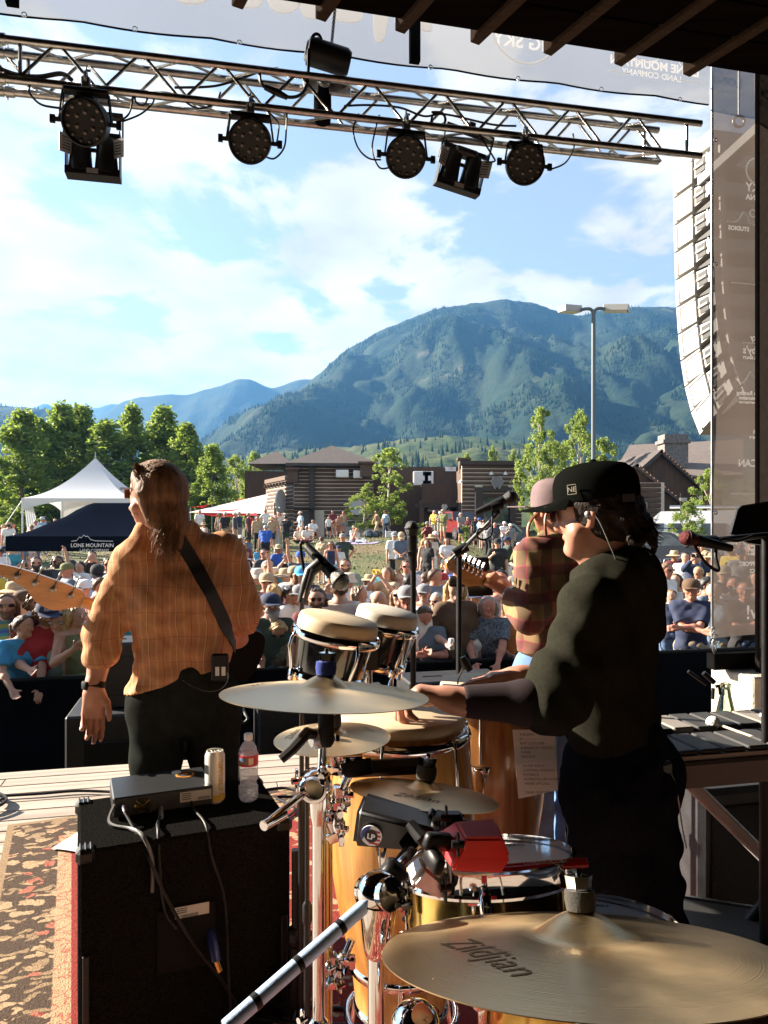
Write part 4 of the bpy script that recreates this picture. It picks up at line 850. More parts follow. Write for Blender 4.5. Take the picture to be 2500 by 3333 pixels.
m=MB();Mx=look(a,ax_,Vector((0,1,0)));Lh=(b-a).length;m.lathe([(.07,-.005),(.085,.0),(.088,.02),(.088,Lh - .03),(.07,Lh),(0,Lh)],24,Mx);m.build('motor_body',black_metal,None,40)
m=MB();m.lathe([(0,-.02),(.055,-.02),(.068,-.004),(.068,.0)],24,Mx);m.build('end_cap',steel_grey,None,40)
m=MB();m.tube(bez(tpx(1005,180,4.95),tpx(1005,90,4.95),tpx(1050,95,4.95),tpx(1048,150,4.95)),.010,8);m.tube(bez(tpx(1010,170,4.97),tpx(1025,110,4.97),tpx(1045,120,4.97),tpx(1046,148,4.97)),.010,8);m.build('carry_handle',black_rubber,None,60)
m=MB();m.rbox((0,0,0),(.32,.03,.1),.006,MT_(tpx(1065,282,5.03))@RS@MR_(R(-4),4,'Y'));m.build('lift_bracket',alu)
m=MB();m.ring(.035,.012,16,8,MT_(tpx(1056,262,4.99))@RS@MR_(R(90),4,'X'));m.build('hook',steel_grey)
m=MB();m.lathe([(.055,.0),(.06,.1),(.058,.22),(.05,.23)],20,MT_(tpx(1050,395,5.06)));m.sphere(tpx(1050,395,5.06),(.056,.056,.025),16);m.build('chain_bag',black_cloth,None,40)
ca,cb=tpx(1078,158,5.0),tpx(1105,-120,5.0);n=46
lk=MB();lk.ring(.0085,.0028,10,6,sz=1.0);lkm=lk.mesh('chain_link',black_metal,60)
for i in range(n):p=ca.lerp(cb,i/n);obj('chain_link',lkm,None,MT_(p)@MR_(R(90*(i%2)),4,'Z')@MR_(R(90),4,'X')@Matrix.Scale(1.5,4,(0,1,0)))
sb.close()
# -------------------------------------------------------------- right side: column, scrim, line array
m=MB();u=ub(2500,4.9)[0];m.rbox((u+.17,4.95,2.6),(.26,.3,5.2),.01,RS);co=m.build('stage_column',mat('dark_column',(.010,.008,.007),.8,spec=0,noise=(20,.15)));tag(co,'dark brown roof column at the right edge of the stage','column')
scv=5.22;sc_=thing('side_scrim','tall brown mesh scrim with reversed white sponsor lettering beside the line array','scrim',S(ub(2400,scv)[0],scv,.6));sb=Sub(sc_)
sm_=bpy.data.materials.new('scrim_mesh');sm_.use_nodes=True;nt=sm_.node_tree;b=nt.nodes['Principled BSDF'];b.inputs['Base Color'].default_value=(.085,.070,.062,1);b.inputs['Roughness'].default_value=.7
tl=N(nt,'ShaderNodeBsdfTranslucent');tl.inputs[0].default_value=(.14,.112,.098,1);ms=N(nt,'ShaderNodeMixShader');ms.inputs[0].default_value=.5;tp_=N(nt,'ShaderNodeBsdfTransparent');m2=N(nt,'ShaderNodeMixShader');m2.inputs[0].default_value=.16
L(nt,b.outputs[0],ms.inputs[1]);L(nt,tl.outputs[0],ms.inputs[2]);L(nt,ms.outputs[0],m2.inputs[1]);L(nt,tp_.outputs[0],m2.inputs[2]);L(nt,m2.outputs[0],nt.nodes['Material Output'].inputs[0])
ua=ub(2318,scv)[0];uc=ub(2640,scv)[0];SM=RS@MT_((0,scv,0))@MR_(R(90),4,'X');zb_=H(2078,ub(2330,scv)[1])
m=MB();n=12;V=[]
for i in range(n+1):
 for j in range(13):u=ua+(uc-ua)*i/n;V.append((u,zb_+.05*i/n+(5.5-zb_)*j/12,.012*math.sin(u*9+j*.8)))
m.add(V,[(i*13+j,(i+1)*13+j,(i+1)*13+j+1,i*13+j+1) for i in range(n) for j in range(12)],SM);m.build('fabric',sm_,None,60)
m=MB();m.tube([SM@Vector((ua,zb_,0)),SM@Vector((ua,5.5,0))],.011,8);m.build('edge_cable',steel_grey,None,60)
for py in (60,458,862,1268,1668,2070):m=MB();m.ring(.014,.005,12,6,SM@MT_((ua+.02,H(py,ub(2322,scv)[1]),.014)));m.build('eyelet',chrome)
def stext(s,pxr,py,hpx,**kw):
 u,Y=ub(pxr,scv - .02);me=text('lettering',s,hpx/FPX*Y*1.38,SM@MT_((u,H(py,Y),.03)),bw_m,None,mirror=True,align='RIGHT',**kw);return me
for s,px,py,h in (('SKY',2425,622,28),('TANA',2425,650,18),('STUDIOS',2368,748,14),('Sky',2440,1108,20),("heby's",2415,1150,24),('TIONAL REALTY',2415,1168,8),('sign Roofing',2395,1285,14),('Restoration',2402,1300,12),('Preferred Contractor',2402,1312,7),
     ('alth',2448,1412,14),('Center',2436,1428,11),('ERICAN',2400,1518,24),('K',2458,1542,18),('E!',2428,1806,34),('UPPORT',2402,1842,14),('SIC!',2438,1864,13),('w!',2425,2014,46)):stext(s,px,py,h,bold=.002)
for y,a,b in ((925,2378,2475),(1118,2415,2475),(1608,2378,2478),(1914,2384,2478)):
 (u0,Y0),(u2,Y2)=ub(a,scv - .02),ub(b,scv - .02);g=MB();g.box(((u0+u2)/2,H(y,(Y0+Y2)/2),.03),(u2-u0,.006,.003),SM);g.build('logo_line',bw_m)
u0,Y0=ub(2425,scv - .02)
g=MB();g.tube([SM@Vector((ub(a,scv - .02)[0],H(b,Y0),.03)) for a,b in ((2365,728),(2385,728),(2400,722),(2412,700),(2420,690),(2428,702),(2438,726),(2450,732),(2464,722))],.004,4);g.build('logo_wave',bw_m)
g=MB();g.ring(.028,.005,20,4,SM@MT_((ub(2448,scv - .02)[0],H(694,Y0),.03)),sz=.4);g.build('logo_ring',bw_m)
g=MB();g.ring(.10,.008,24,4,SM@MT_((ub(2462,scv - .02)[0],H(555,Y0),.03)),sz=.4);g.build('logo_ring',bw_m)
for k_ in range(3):g=MB();g.tube([SM@Vector((ub(a,scv - .02)[0],H(b,Y0),.03)) for a,b in ((2400,1264-0*k_),(2422,1250-6*k_),(2440,1222-6*k_),(2470,1246-8*k_))],.0045,4);g.build('logo_roofline',bw_m)
sb.close()
m=MB();p0,p1=tpx(2322,2040,5.2),tpx(2326,2135,5.2);m.tube([p0,p0.lerp(p1,.2)],.005,6)
for i in range(4):m.ring(.012,.004,10,5,MT_(p0.lerp(p1,.05+.09*i))@MR_(R(90*(i%2)),4,'Z')@MR_(R(90),4,'X'))
for s in (-.014,.014):m.tube([p0.lerp(p1,.45)+Vector((s*.3,0,0)),p0.lerp(p1,.52)+Vector((s,0,0)),p0.lerp(p1,.8)+Vector((s,0,0)),p0.lerp(p1,.88)+Vector((s*.3,0,0))],.0055,6)
m.tube([p0.lerp(p1,.38),p0.lerp(p1,.6)],.006,6);m.tube([p0.lerp(p1,.75),p1-Vector((0,0,.03))],.006,6);to=m.build('turnbuckle',steel_grey,None,60);tag(to,'steel turnbuckle tensioning the lower corner of the scrim','turnbuckle')
m=MB();u=ub(2312,5.2)[0];m.rbox((u+1.0,5.2,H(2155,5.9)),(2.0,.1,.125),.006,RS);bo=m.build('steel_beam',fascia_m);tag(bo,'black horizontal beam under the scrim resting on a concrete block','beam')
m=MB();u=ub(2388,5.12)[0];zt_=H(2186,5.9);m.rbox((u+.45,5.15,zt_/2),(.9,.5,zt_),.012,RS);ko=m.build('concrete_block',mat('pitted_concrete',(.46,.41,.34),.85,noise=(9,.2),bump=(24,.8,.02)));tag(ko,'sunlit pitted concrete block under the black beam on the right','block')
la=thing('line_array','curved white line array of stacked loudspeakers hanging beyond the scrim','loudspeaker',S(5.1,6.6,2.4));sb=Sub(la)
cab=mat('array_white',(.40,.39,.37),.5,noise=(6,.08));ang=0;bw,bd_,bh=.92,.6,.285;top=S(5.12,6.60,5.22);pos=top.copy()
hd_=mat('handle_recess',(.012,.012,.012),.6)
pit=[0,1,2,3,4,6,9,14,21,30,38];proto=None
for i in range(10):
 a=R(-pit[i]);M=MT_(pos)@RS@MR_(a,4,'X')
 root=None
 if proto is None:
  m=MB();f,h,t_=bd_/2,bh - .016,.075
  V=[(s*bw/2,y,z) for s in (-1,1) for y,z in ((-f,-t_),(f,0),(f,-h),(-f,-h+t_))]
  m.add(V,[(0,1,2,3),(7,6,5,4),(0,4,5,1),(1,5,6,2),(2,6,7,3),(3,7,4,0)]);c_me=m.mesh('cabinet',cab)
  m=MB();m.box((-bw/2 - .012,.10,-bh/2),(.02,.27,bh*.84));m.box((-bw/2 - .024,.215,-bh*.5),(.012,.02,bh*.8));m.box((-bw/2 - .024,.09,-bh*.16),(.012,.24,.012),MR_(R(0),4,'X'));s_me=m.mesh('side_plate',cab)
  m=MB();m.box((-bw/2 - .002,-.14,-bh*.5),(.01,.13,.13));h_me=m.mesh('handle_recess',hd_)
  m=MB();m.tube([(-bw/2 - .012,-.21,-bh*.5),(-bw/2 - .012,-.07,-bh*.5)],.015,8);g_me=m.mesh('handle',cab,40)
  m=MB()
  for y,z in ((-.02,-.03),(-.02,-.25),(-.25,-.07),(-.25,-.21),(-.035,-.14)):m.tube([(-bw/2 - .012,y,z),(-bw/2+.0,y,z)],.009,8)
  b_me=m.mesh('bolts',steel_grey)
  m=MB();m.add([(-bw/2+.02,-f+.02,-bh+.035),(-bw/2+.02,.02,-bh+.002),(-bw/2+.02,-f+.02,-bh - .03),(bw/2 - .02,-f+.02,-bh+.035),(bw/2 - .02,.02,-bh+.002),(bw/2 - .02,-f+.02,-bh - .03)],[(0,1,2),(5,4,3),(0,3,4,1),(1,4,5,2),(2,5,3,0)]);w_me=m.mesh('gap_shade_wedge',hd_)  # dark wedge put in for the shade between stacked cabinets
  m=MB();m.box((-bw/2+.1,-f - .015,-bh*.5),(.05,.03,bh*.9));m.box((bw/2 - .1,-f - .015,-bh*.5),(.05,.03,bh*.9));r_me=m.mesh('rigging_bar',cab)
  proto=1
 c=obj('cabinet',c_me,None,M);obj('side_plate',s_me,c);rc=obj('handle_recess',h_me,c);obj('handle',g_me,c);obj('bolts',b_me,c);obj('gap_shade',w_me,c);obj('rigging_bar',r_me,c)
 nx_=M@Vector((0,bd_/2,-bh));a2=R(-pit[i+1]);pos=nx_-(RS@MR_(a2,4,'X'))@Vector((0,bd_/2,0))
m=MB();m.rbox((0,0,.09),(.85,.5,.16),.01,MT_(top)@RS);m.build('fly_frame',cab)
fa,fb=P(2300,585,7.3),P(2560,350,6.3);fd=(fb-fa).normalized();m=MB();m.rbox((0,0,.9),(.14,.1,1.9),.006,look(fa,fd));m.build('fly_bar',mat('fly_grey',(.16,.16,.16),.5,noise=(9,.2)))
m=MB();fc=P(2405,395,6.9);m.ring(.05,.014,16,8,MT_(fc)@MR_(R(90),4,'X'));m.tube([fc+Vector((0,0,.05)),fc+Vector((0,0,3.0))],.01,6);m.build('shackle',steel_grey,None,60)
sb.close()
# -------------------------------------------------------------- pit: barrier, subs, monitor
br=thing('crowd_barrier','black draped barrier along the front row of the crowd','barrier',S(0,7.7,-.9));sb=Sub(br)
for i in range(13):
 m=MB();u=-7.2+i*1.22;m.rbox((u+.6,7.7,-.4),(1.219,.05,1.0),.003,RS);m.build('panel',black_cloth)
 m=MB();m.tube([S(u,7.7,.105),S(u+1.2,7.7,.105)],.026,8);m.build('top_rail',black_rubber,None,50)
sb.close()
def boxspk(name,label,u,v,z,w_,d_,h_,cat='speaker',rz=0):
 p=S(u,v,z);t=thing(name,label,cat,p,TH+rz);m=MB();m.rbox((0,0,h_/2),(w_,d_,h_),.015);m.build('cabinet',mat('sub_black',(.018,.018,.020),.55,noise=(14,.3),bump=(90,.3,.004)),t)
 m=MB();m.rbox((0,-d_/2 - .004,h_/2),(w_*.8,.012,h_*.6),.005);m.build('rear_panel',black_plastic,t)
 m=MB()
 for s in (-1,1):m.rbox((s*w_*.2,-.0,h_+.002),(w_*.2,.03,.008),.002)
 m.build('top_handles',black_metal,t);return t
boxspk('subwoofer','black subwoofer left behind the bassist under the monitor speaker',-.42,6.42,-.9,1.30,.7,1.03);boxspk('subwoofer','black subwoofer right of the bassist behind the cymbals',.95,6.42,-.9,1.15,.7,1.03)
boxspk('monitor_speaker','black monitor speaker standing on the left subwoofer',-.62,6.45,.13,.46,.4,.52);t=boxspk('fill_speaker','rounded dark front fill speaker before the barrier right of the bongos',2.25,6.9,-.9,.95,.5,1.03)
cable('black cable hanging down the subwoofer right of the bassist legs',[P(788,2270,6.0),P(792,2310,5.7),P(806,2340,5.6),P(792,2352,5.6),P(782,2345,5.6)],.012,grp=None)
for k_,(px,py,rad,lab) in enumerate([(90,2640,.20,'coil of black cable on the deck boards at the left edge'),(60,2600,.13,'smaller cable coil behind the larger one at the left edge')]):
 d=1.6*FPX/(py-CY);c=P(px,py,d);c.z=.03;pts=[c+Vector((rad*math.cos(a)*(1+.14*math.sin(a*.37+k_)) - .35,rad*.8*math.sin(a)*(1+.1*math.cos(a*.7)),.012*(a/6)+.004)) for a in np.linspace(0,6*PI,90)]
 g=MB();g.tube(pts,.009,6);o=g.build('cable_coil',rubber_cable,None,60);tag(o,lab,'cable','coiled cables on the deck')
cable('black cable running along the deck from the coil to the amplifier',[P(-60,2610,4.3).xy.to_3d()+Vector((0,0,.03)),P(120,2602,4.35).xy.to_3d()+Vector((0,0,.03)),P(260,2590,4.4).xy.to_3d()+Vector((0,0,.03)),P(420,2596,4.37).xy.to_3d()+Vector((0,0,.03))],.008,grp=None)
cable('tangled black cables on the deck behind the water bottle',[P(840,2590,4.4).xy.to_3d()+Vector((0,0,.03)),P(930,2575,4.45).xy.to_3d()+Vector((0,0,.03)),P(1000,2590,4.3).xy.to_3d()+Vector((0,0,.035)),P(900,2610,4.3).xy.to_3d()+Vector((0,0,.03)),P(960,2640,4.1).xy.to_3d()+Vector((0,0,.035)),P(890,2700,3.9).xy.to_3d()+Vector((0,0,.035))],.007,grp=None)
# ================================================================== INSTRUMENTS AND STAGE GEAR
def cym_mat():
 m=bpy.data.materials.new('cymbal_bronze');m.use_nodes=True;nt=m.node_tree;b=nt.nodes['Principled BSDF'];b.inputs['Metallic'].default_value=1;b.inputs['Roughness'].default_value=.3;b.inputs['Anisotropic'].default_value=.6
 t=N(nt,'ShaderNodeTexCoord');sp=N(nt,'ShaderNodeSeparateXYZ');L(nt,t.outputs['Object'],sp.inputs[0])
 ln=N(nt,'ShaderNodeVectorMath',operation='LENGTH');cx=N(nt,'ShaderNodeCombineXYZ');L(nt,sp.outputs[0],cx.inputs[0]);L(nt,sp.outputs[1],cx.inputs[1]);L(nt,cx.outputs[0],ln.inputs[0])
 n=N(nt,'ShaderNodeTexNoise',noise_dimensions='1D');n.inputs['Scale'].default_value=420;n.inputs['Detail'].default_value=4;L(nt,ln.outputs['Value'],n.inputs['W'])
 s=N(nt,'ShaderNodeTexNoise');s.inputs['Scale'].default_value=9;s.inputs['Detail'].default_value=6;L(nt,t.outputs['Object'],s.inputs[0])
 mx=N(nt,'ShaderNodeMix',data_type='RGBA');mx.inputs[6].default_value=(.46,.33,.175,1);mx.inputs[7].default_value=(.62,.46,.27,1);L(nt,s.outputs[0],mx.inputs[0]);L(nt,mx.outputs[2],b.inputs['Base Color'])
 r=N(nt,'ShaderNodeMapRange');r.inputs[1].default_value=.3;r.inputs[2].default_value=.7;r.inputs[3].default_value=.27;r.inputs[4].default_value=.40;L(nt,s.outputs[0],r.inputs[0]);L(nt,r.outputs[0],b.inputs['Roughness'])
 tg=N(nt,'ShaderNodeTangent',direction_type='RADIAL',axis='Z');L(nt,tg.outputs[0],b.inputs['Tangent'])
 bp=N(nt,'ShaderNodeBump');bp.inputs['Strength'].default_value=.30;bp.inputs['Distance'].default_value=.0012;L(nt,n.outputs[0],bp.inputs['Height']);L(nt,bp.outputs[0],b.inputs['Normal']);return m
cymm=cym_mat();felt_b=mat('blue_felt',(.012,.03,.20),.95,bump=(200,.5,.003));felt_k=mat('grey_felt',(.035,.033,.03),.95,bump=(200,.5,.003))
cym_ink=mat('cymbal_ink',(.012,.008,.005),.7,spec=.1)
def cymbal(label,px,py,d,r,nrm,felt,inks,bell=.25):
 c=P(px,py,d);t=thing('cymbal',label,'cymbal',c,0,'bronze cymbals on stands');nrm=Vector(nrm).normalized();t.rotation_euler=look(c,nrm).to_euler()
 hb,bow=r*.20,r*.085
 def pz(q):
  q=q/r
  return bow*(1-max(0,(q-bell)/(1-bell))**1.5)+(0 if q>=bell else (hb-bow)*(.5+.5*math.cos(PI*q/bell))**.55)
 qs=[0,.03,.06,.1,.13,.16,.18,.195,.21,.23,.26,.3,.36,.44,.54,.64,.74,.84,.92,.97,1.0]
 up=[(q*r,pz(q*r)) for q in qs];dn=[(a,b - .0014) for a,b in reversed(up)]
 m=MB();m.lathe(up+dn,96);m.build('cymbal_plate',cymm,t,40)
 m=MB();m.lathe([(.019,hb - .001),(.021,hb+.012),(.020,hb+.024),(.0,hb+.024)],20);m.build('felt_washer',felt,t,50)
 m=MB();m.lathe([(.0,hb+.024),(.016,hb+.024),(.019,hb+.042),(.010,hb+.044),(.0,hb+.044)],6);m.tube([(0,0,-.05),(0,0,hb+.05)],.004,8);m.build('wing_nut',chrome,t,30)
 for s,ang,rad,size,sh in inks:
  me=text_mesh(s,size,shear=.35,bold=-.0002)
  for v in me.vertices:
   x,y=v.co.x,v.co.y+rad;a=R(ang);v.co.x,v.co.y=x*math.cos(a)-y*math.sin(a),x*math.sin(a)+y*math.cos(a);v.co.z=pz(math.hypot(v.co.x,v.co.y))+.0007
  me.materials.clear();me.materials.append(cym_ink);obj('maker_stamp',me,t)
 return t
cymbal('large ride cymbal nearest the camera at the lower right',1900,3105,1.0,.268,(0.0,.285,.958),felt_k,[('Zildjian',-64,-.172,.058,0),('Avedis',-64,-.140,.018,0),('Zildjian',-25,.18,.03,0)])
cymbal('small splash cymbal above the black cowbell',1381,2585,1.52,.151,(.115,.15,.98),felt_k,[('Zildjian',-14,-.098,.030,0)])
cymbal('wide upper crash cymbal with the blue felt, level with the bassist hips',1058,2262,1.486,.205,(.034,.075,.99),felt_b,[('Zildjian',62,.14,.034,0),('Avedis',-70,.15,.02,0)])
cymbal('small cymbal tucked under the blue felt crash',1082,2402,1.655,.128,(-.02,-.01,1),felt_k,[('Zildjian',80,.082,.026,0),('Zildjian',-60,.082,.02,0)])
def rod(m,a,b,r,n=10):m.tube([a,b],r,n)
def wing(m,p,s=.018,rz=0):
 M=MT_(p)@MR_(rz,4,'Z');m.lathe([(0,-.01),(.007,-.01),(.007,.01),(0,.01)],8,M@MR_(R(90),4,'Y'));m.rbox((0,0,s*.7),(.005,.012,s),.002,M);m.rbox((0,0,-s*.7),(.005,.012,s),.002,M)
st=thing('cymbal_stand','chrome cymbal stand with a black lever tilter left of the tall conga','stand',(P(1035,2500,1.52).x,1.52,0));sb=Sub(st)
A=lambda px,py,d=1.52:P(px,py,d)
m=MB();b0=A(1036,2600);rod(m,(b0.x,b0.y,.05),(b0.x,b0.y,1.06),.0125,14);m.build('lower_tube',chrome,None,40)
m=MB();rod(m,(b0.x,b0.y,1.0),A(1052,2405),.0085,12);rod(m,A(1052,2440),A(1062,2262,1.486),.0055,10);m.build('upper_tube',chrome,None,40)
m=MB();m.lathe([(.013,-.07),(.017,-.05),(.020,0),(.017,.03),(.0,.03)],16,MT_((b0.x,b0.y,1.06)));m.build('height_clamp',chrome,None,40)
jc=A(1025,2552,1.50);m=MB();m.lathe([(0,-.032),(.024,-.032),(.030,-.02),(.030,.02),(.024,.032),(0,.032)],24,MT_(jc)@MR_(R(80),4,'X')@MR_(R(15),4,'Y'));m.ring(.024,.005,24,6,MT_(jc+Vector((0,-.03,0)))@MR_(R(90),4,'X'));m.build('boom_joint',chrome,None,40)
m=MB();wing(m,jc+Vector((-.035,-.01,.01)),.02,.4);wing(m,jc+Vector((.02,-.04,.03)),.016,1.2);m.build('wing_bolt',chrome,None,40)
m=MB();rod(m,jc,A(858,2688,1.36),.0075,12);rod(m,A(925,2648,1.41),A(858,2688,1.36),.0095,12);m.build('boom_weight',chrome,None,40)
tc_=A(1046,2402,1.50);m=MB();m.lathe([(0,-.022),(.016,-.022),(.020,-.014),(.020,.014),(.016,.022),(0,.022)],20,MT_(tc_)@MR_(R(90),4,'Y')@MR_(R(-25),4,'X'));m.build('tilter',steel_grey,None,40)
m=MB();a=A(1000,2385,1.47);b=A(952,2440,1.44);c=A(915,2472,1.43);m.tube([A(1025,2392,1.48),a,b,c],[.010,.012,.010,.009],8);m.build('tilter_lever',black_plastic,None,40)
m=MB();m.lathe([(.011,-.06),(.016,-.05),(.016,.0),(.011,.01)],16,MT_(A(1062,2330,1.49)));m.build('cymbal_sleeve',black_rubber,None,40)
gold=mat('brass_reflect',(.62,.44,.14),.18,1.0)
for px,d,z0,z1,r,mm in ((1064,1.60,.1,1.12,.0085,gold),(1074,1.62,.1,1.04,.006,chrome),(1052,1.58,.35,1.0,.007,chrome)):
 x=X(px,d);m=MB();rod(m,(x,d,z0),(x,d,z1),r);m.build('accessory_tube',mm,None,40)  # gold-lit look of the first tube is put into its metal colour
x=A(1036,3150).x
for i,(dx,dy) in enumerate(((-.26,-.10),(.24,-.12),(.0,.3))):m=MB();m.tube([(b0.x,b0.y,.42),(b0.x+dx*.75,b0.y+dy*.75,.12),(b0.x+dx,b0.y+dy,.03)],.009,8);m.tube([(b0.x,b0.y,.12),(b0.x+dx*.72,b0.y+dy*.72,.14)],.006,6);m.build('leg',chrome,None,40)
m=MB();zc_=.56;m.lathe([(.013,-.04),(.02,-.03),(.02,.03),(.013,.04)],16,MT_((b0.x,b0.y,zc_)));wing(m,Vector((b0.x - .035,b0.y - .02,zc_)),.022);wing(m,Vector((b0.x - .03,b0.y - .02,zc_+.05)),.016,.8);m.build('leg_clamp',chrome,None,40)
sb.close()
rk=thing('percussion_clamps','row of chrome clamps and drum keys bolted down the stand tubes','clamp',A(1095,2600,1.6));sb=Sub(rk)
rs=random.Random(5)
for i,(px,py,s) in enumerate([(1098,2455,1),(1118,2490,.9),(1088,2500,1.1),(1110,2580,1),(1098,2612,1),(1078,2640,.9),(1092,2690,1.1),(1075,2665,.8),(1085,2722,1),(1085,3145,1.2),(1080,3195,1.1),(1120,3120,.9)]):
 p=A(px,py,1.6);M=MT_(p)@Euler((rs.uniform(-.5,.5),rs.uniform(-.5,.5),rs.uniform(0,3))).to_matrix().to_4x4();m=MB();m.rbox((0,0,0),(.03*s,.022,.026*s),.004,M);m.lathe([(0,.012),(.009,.012),(.009,.04),(0,.04)],10,M);wing(m,p+Vector((.018,-.012,.0)),.014,i);m.build('clamp',chrome,None,40)
m=MB();rod(m,A(1130,2415,1.62),A(1122,2640,1.62),.0065);rod(m,A(1070,2470,1.6),A(1180,2462,1.6),.011);m.build('clamp_rod',chrome,None,40)
m=MB();m.lathe([(0,-.03),(.014,-.03),(.017,-.02),(.017,.03),(0,.03)],14,MT_(A(1165,2500,1.58))@MR_(R(80),4,'Y'));m.build('rubber_grip',black_rubber,None,40)
m=MB();m.rbox((0,0,0),(.20,.035,.035),.012,MT_(A(1270,2497,1.66))@MR_(R(-3),4,'Y'));m.build('crossbar',black_plastic)
sb.close()
s2=thing('boom_stand','chrome boom stand with a long sky blue reflecting arm in the lower middle','stand',(X(1225,1.17),1.17,0));sb=Sub(s2)
B=lambda px,py,d=1.17:P(px,py,d)
j=B(1232,2905,1.15);m=MB();rod(m,(j.x - .004,j.y+.02,.08),(j.x - .004,j.y+.02,j.z - .04),.0125,16);m.build('lower_tube',chrome,None,40)
m=MB();m.tube([(j.x - .004,j.y+.02,j.z - .10),(j.x - .002,j.y+.01,j.z - .085),(j.x,j.y,j.z - .01)],[.018,.022,.03],16);m.build('joint_socket',chrome,None,40)
m=MB();m.sphere(j,(.034,.03,.033),24);m.lathe([(0,-.036),(.020,-.036),(.024,-.03),(.024,.03),(0,.034)],20,MT_(j)@MR_(R(70),4,'X')@MR_(R(40),4,'Y'));m.build('boom_joint',chrome,None,40)
m=MB();wing(m,j+Vector((.04,-.015,-.012)),.022,.6);m.build('wing_bolt',chrome,None,40)
a,b=j+Vector((-.012,-.005,-.01)),P(735,3345,.98);m=MB();rod(m,a,b,.0105,20);m.build('boom_arm',mat('sky_tinted_chrome',(.50,.68,.98),.45,.45,bump=(300,.3,.002)),None,40)  # sky reflection put into the arm as a blue base colour
for f_ in (.22,.52,.80):m=MB();q=a.lerp(b,f_);q2=a.lerp(b,f_+.035);rod(m,q,q2,.0112,16);m.build('memory_ring',black_plastic,None,40)
e=P(1345,2755,1.33);m=MB();rod(m,j,e,.0095,14);rod(m,j.lerp(e,.45),e,.0125,14);m.build('boom_arm_front',chrome,None,40)
m=MB();m.rbox((0,0,0),(.04,.03,.04),.006,MT_(j.lerp(e,.36))@MR_(R(40),4,'Y'));wing(m,j.lerp(e,.30)+Vector((.02,-.03,-.01)),.014);m.build('memory_clamp',black_metal,None,40)
t2=P(1352,2722,1.34);m=MB();m.lathe([(0,-.024),(.022,-.024),(.026,-.015),(.026,.015),(.022,.024),(0,.024)],20,MT_(t2)@MR_(R(75),4,'X')@MR_(R(-30),4,'Y'));m.build('tilter',chrome,None,40)
m=MB();m.tube([P(1335,2682,1.32),P(1370,2725,1.30),P(1412,2770,1.30)],[.010,.012,.008],8);m.build('tilter_lever',black_plastic,None,40)
m=MB();rod(m,t2,P(1381,2585,1.52),.005);m.lathe([(.009,-.04),(.012,-.03),(.010,.02)],12,MT_(P(1377,2622,1.48)));m.build('cymbal_rod',chrome,None,40)
for i,(dx,dy) in enumerate(((-.22,-.10),(.24,-.08),(.02,.3))):m=MB();m.tube([(j.x,j.y,.42),(j.x+dx*.8,j.y+dy*.8,.12),(j.x+dx,j.y+dy,.03)],.009,8);m.build('leg',chrome,None,40)
m=MB();m.sphere(P(1352,3335,1.1),(.036,.036,.034),20);m.build('lower_joint',chrome,None,40)
sb.close()
s3=thing('ride_stand','dark stand under the large ride cymbal, mostly hidden by it','stand',(X(1900,1.05),1.05,0));sb=Sub(s3)
m=MB();rod(m,(X(1895,1.02),1.02,.1),P(1895,3100,1.0),.011,12);m.build('tube',chrome,None,40)
for dx,dy in ((-.25,-.05),(.25,0),(0,.3)):m=MB();m.tube([(X(1895,1.02),1.02,.4),(X(1895,1.02)+dx,1.02+dy,.03)],.009,8);m.build('leg',chrome,None,40)
sb.close()
def wood_mat(name,c1,c2):
 m=bpy.data.materials.new(name);m.use_nodes=True;nt=m.node_tree;b=nt.nodes['Principled BSDF'];b.inputs['Roughness'].default_value=.3;b.inputs['Coat Weight'].default_value=.7;b.inputs['Coat Roughness'].default_value=.12
 t=N(nt,'ShaderNodeTexCoord');mp=N(nt,'ShaderNodeMapping');mp.inputs['Scale'].default_value=(16,16,1.3);L(nt,t.outputs['Object'],mp.inputs[0]);n=N(nt,'ShaderNodeTexNoise');n.inputs['Scale'].default_value=2.4;n.inputs['Detail'].default_value=7;n.inputs['Distortion'].default_value=.6;L(nt,mp.outputs[0],n.inputs[0])
 r=N(nt,'ShaderNodeValToRGB');r.color_ramp.elements[0].position=.35;r.color_ramp.elements[0].color=c1+(1,);r.color_ramp.elements[1].position=.65;r.color_ramp.elements[1].color=c2+(1,);L(nt,n.outputs[0],r.inputs[0]);L(nt,r.outputs[0],b.inputs['Base Color']);return m
gwood=wood_mat('golden_ash',(.36,.155,.035),(.56,.28,.075));rwood=wood_mat('shaded_ash',(.26,.10,.028),(.42,.19,.055));skin_h=mat('drum_skin',(.56,.44,.29),.6,noise=(9,.12));skin_w=mat('pale_drum_skin',(.58,.53,.44),.6,noise=(9,.1))  # rear conga gets a darker wood, its shade put into the colour
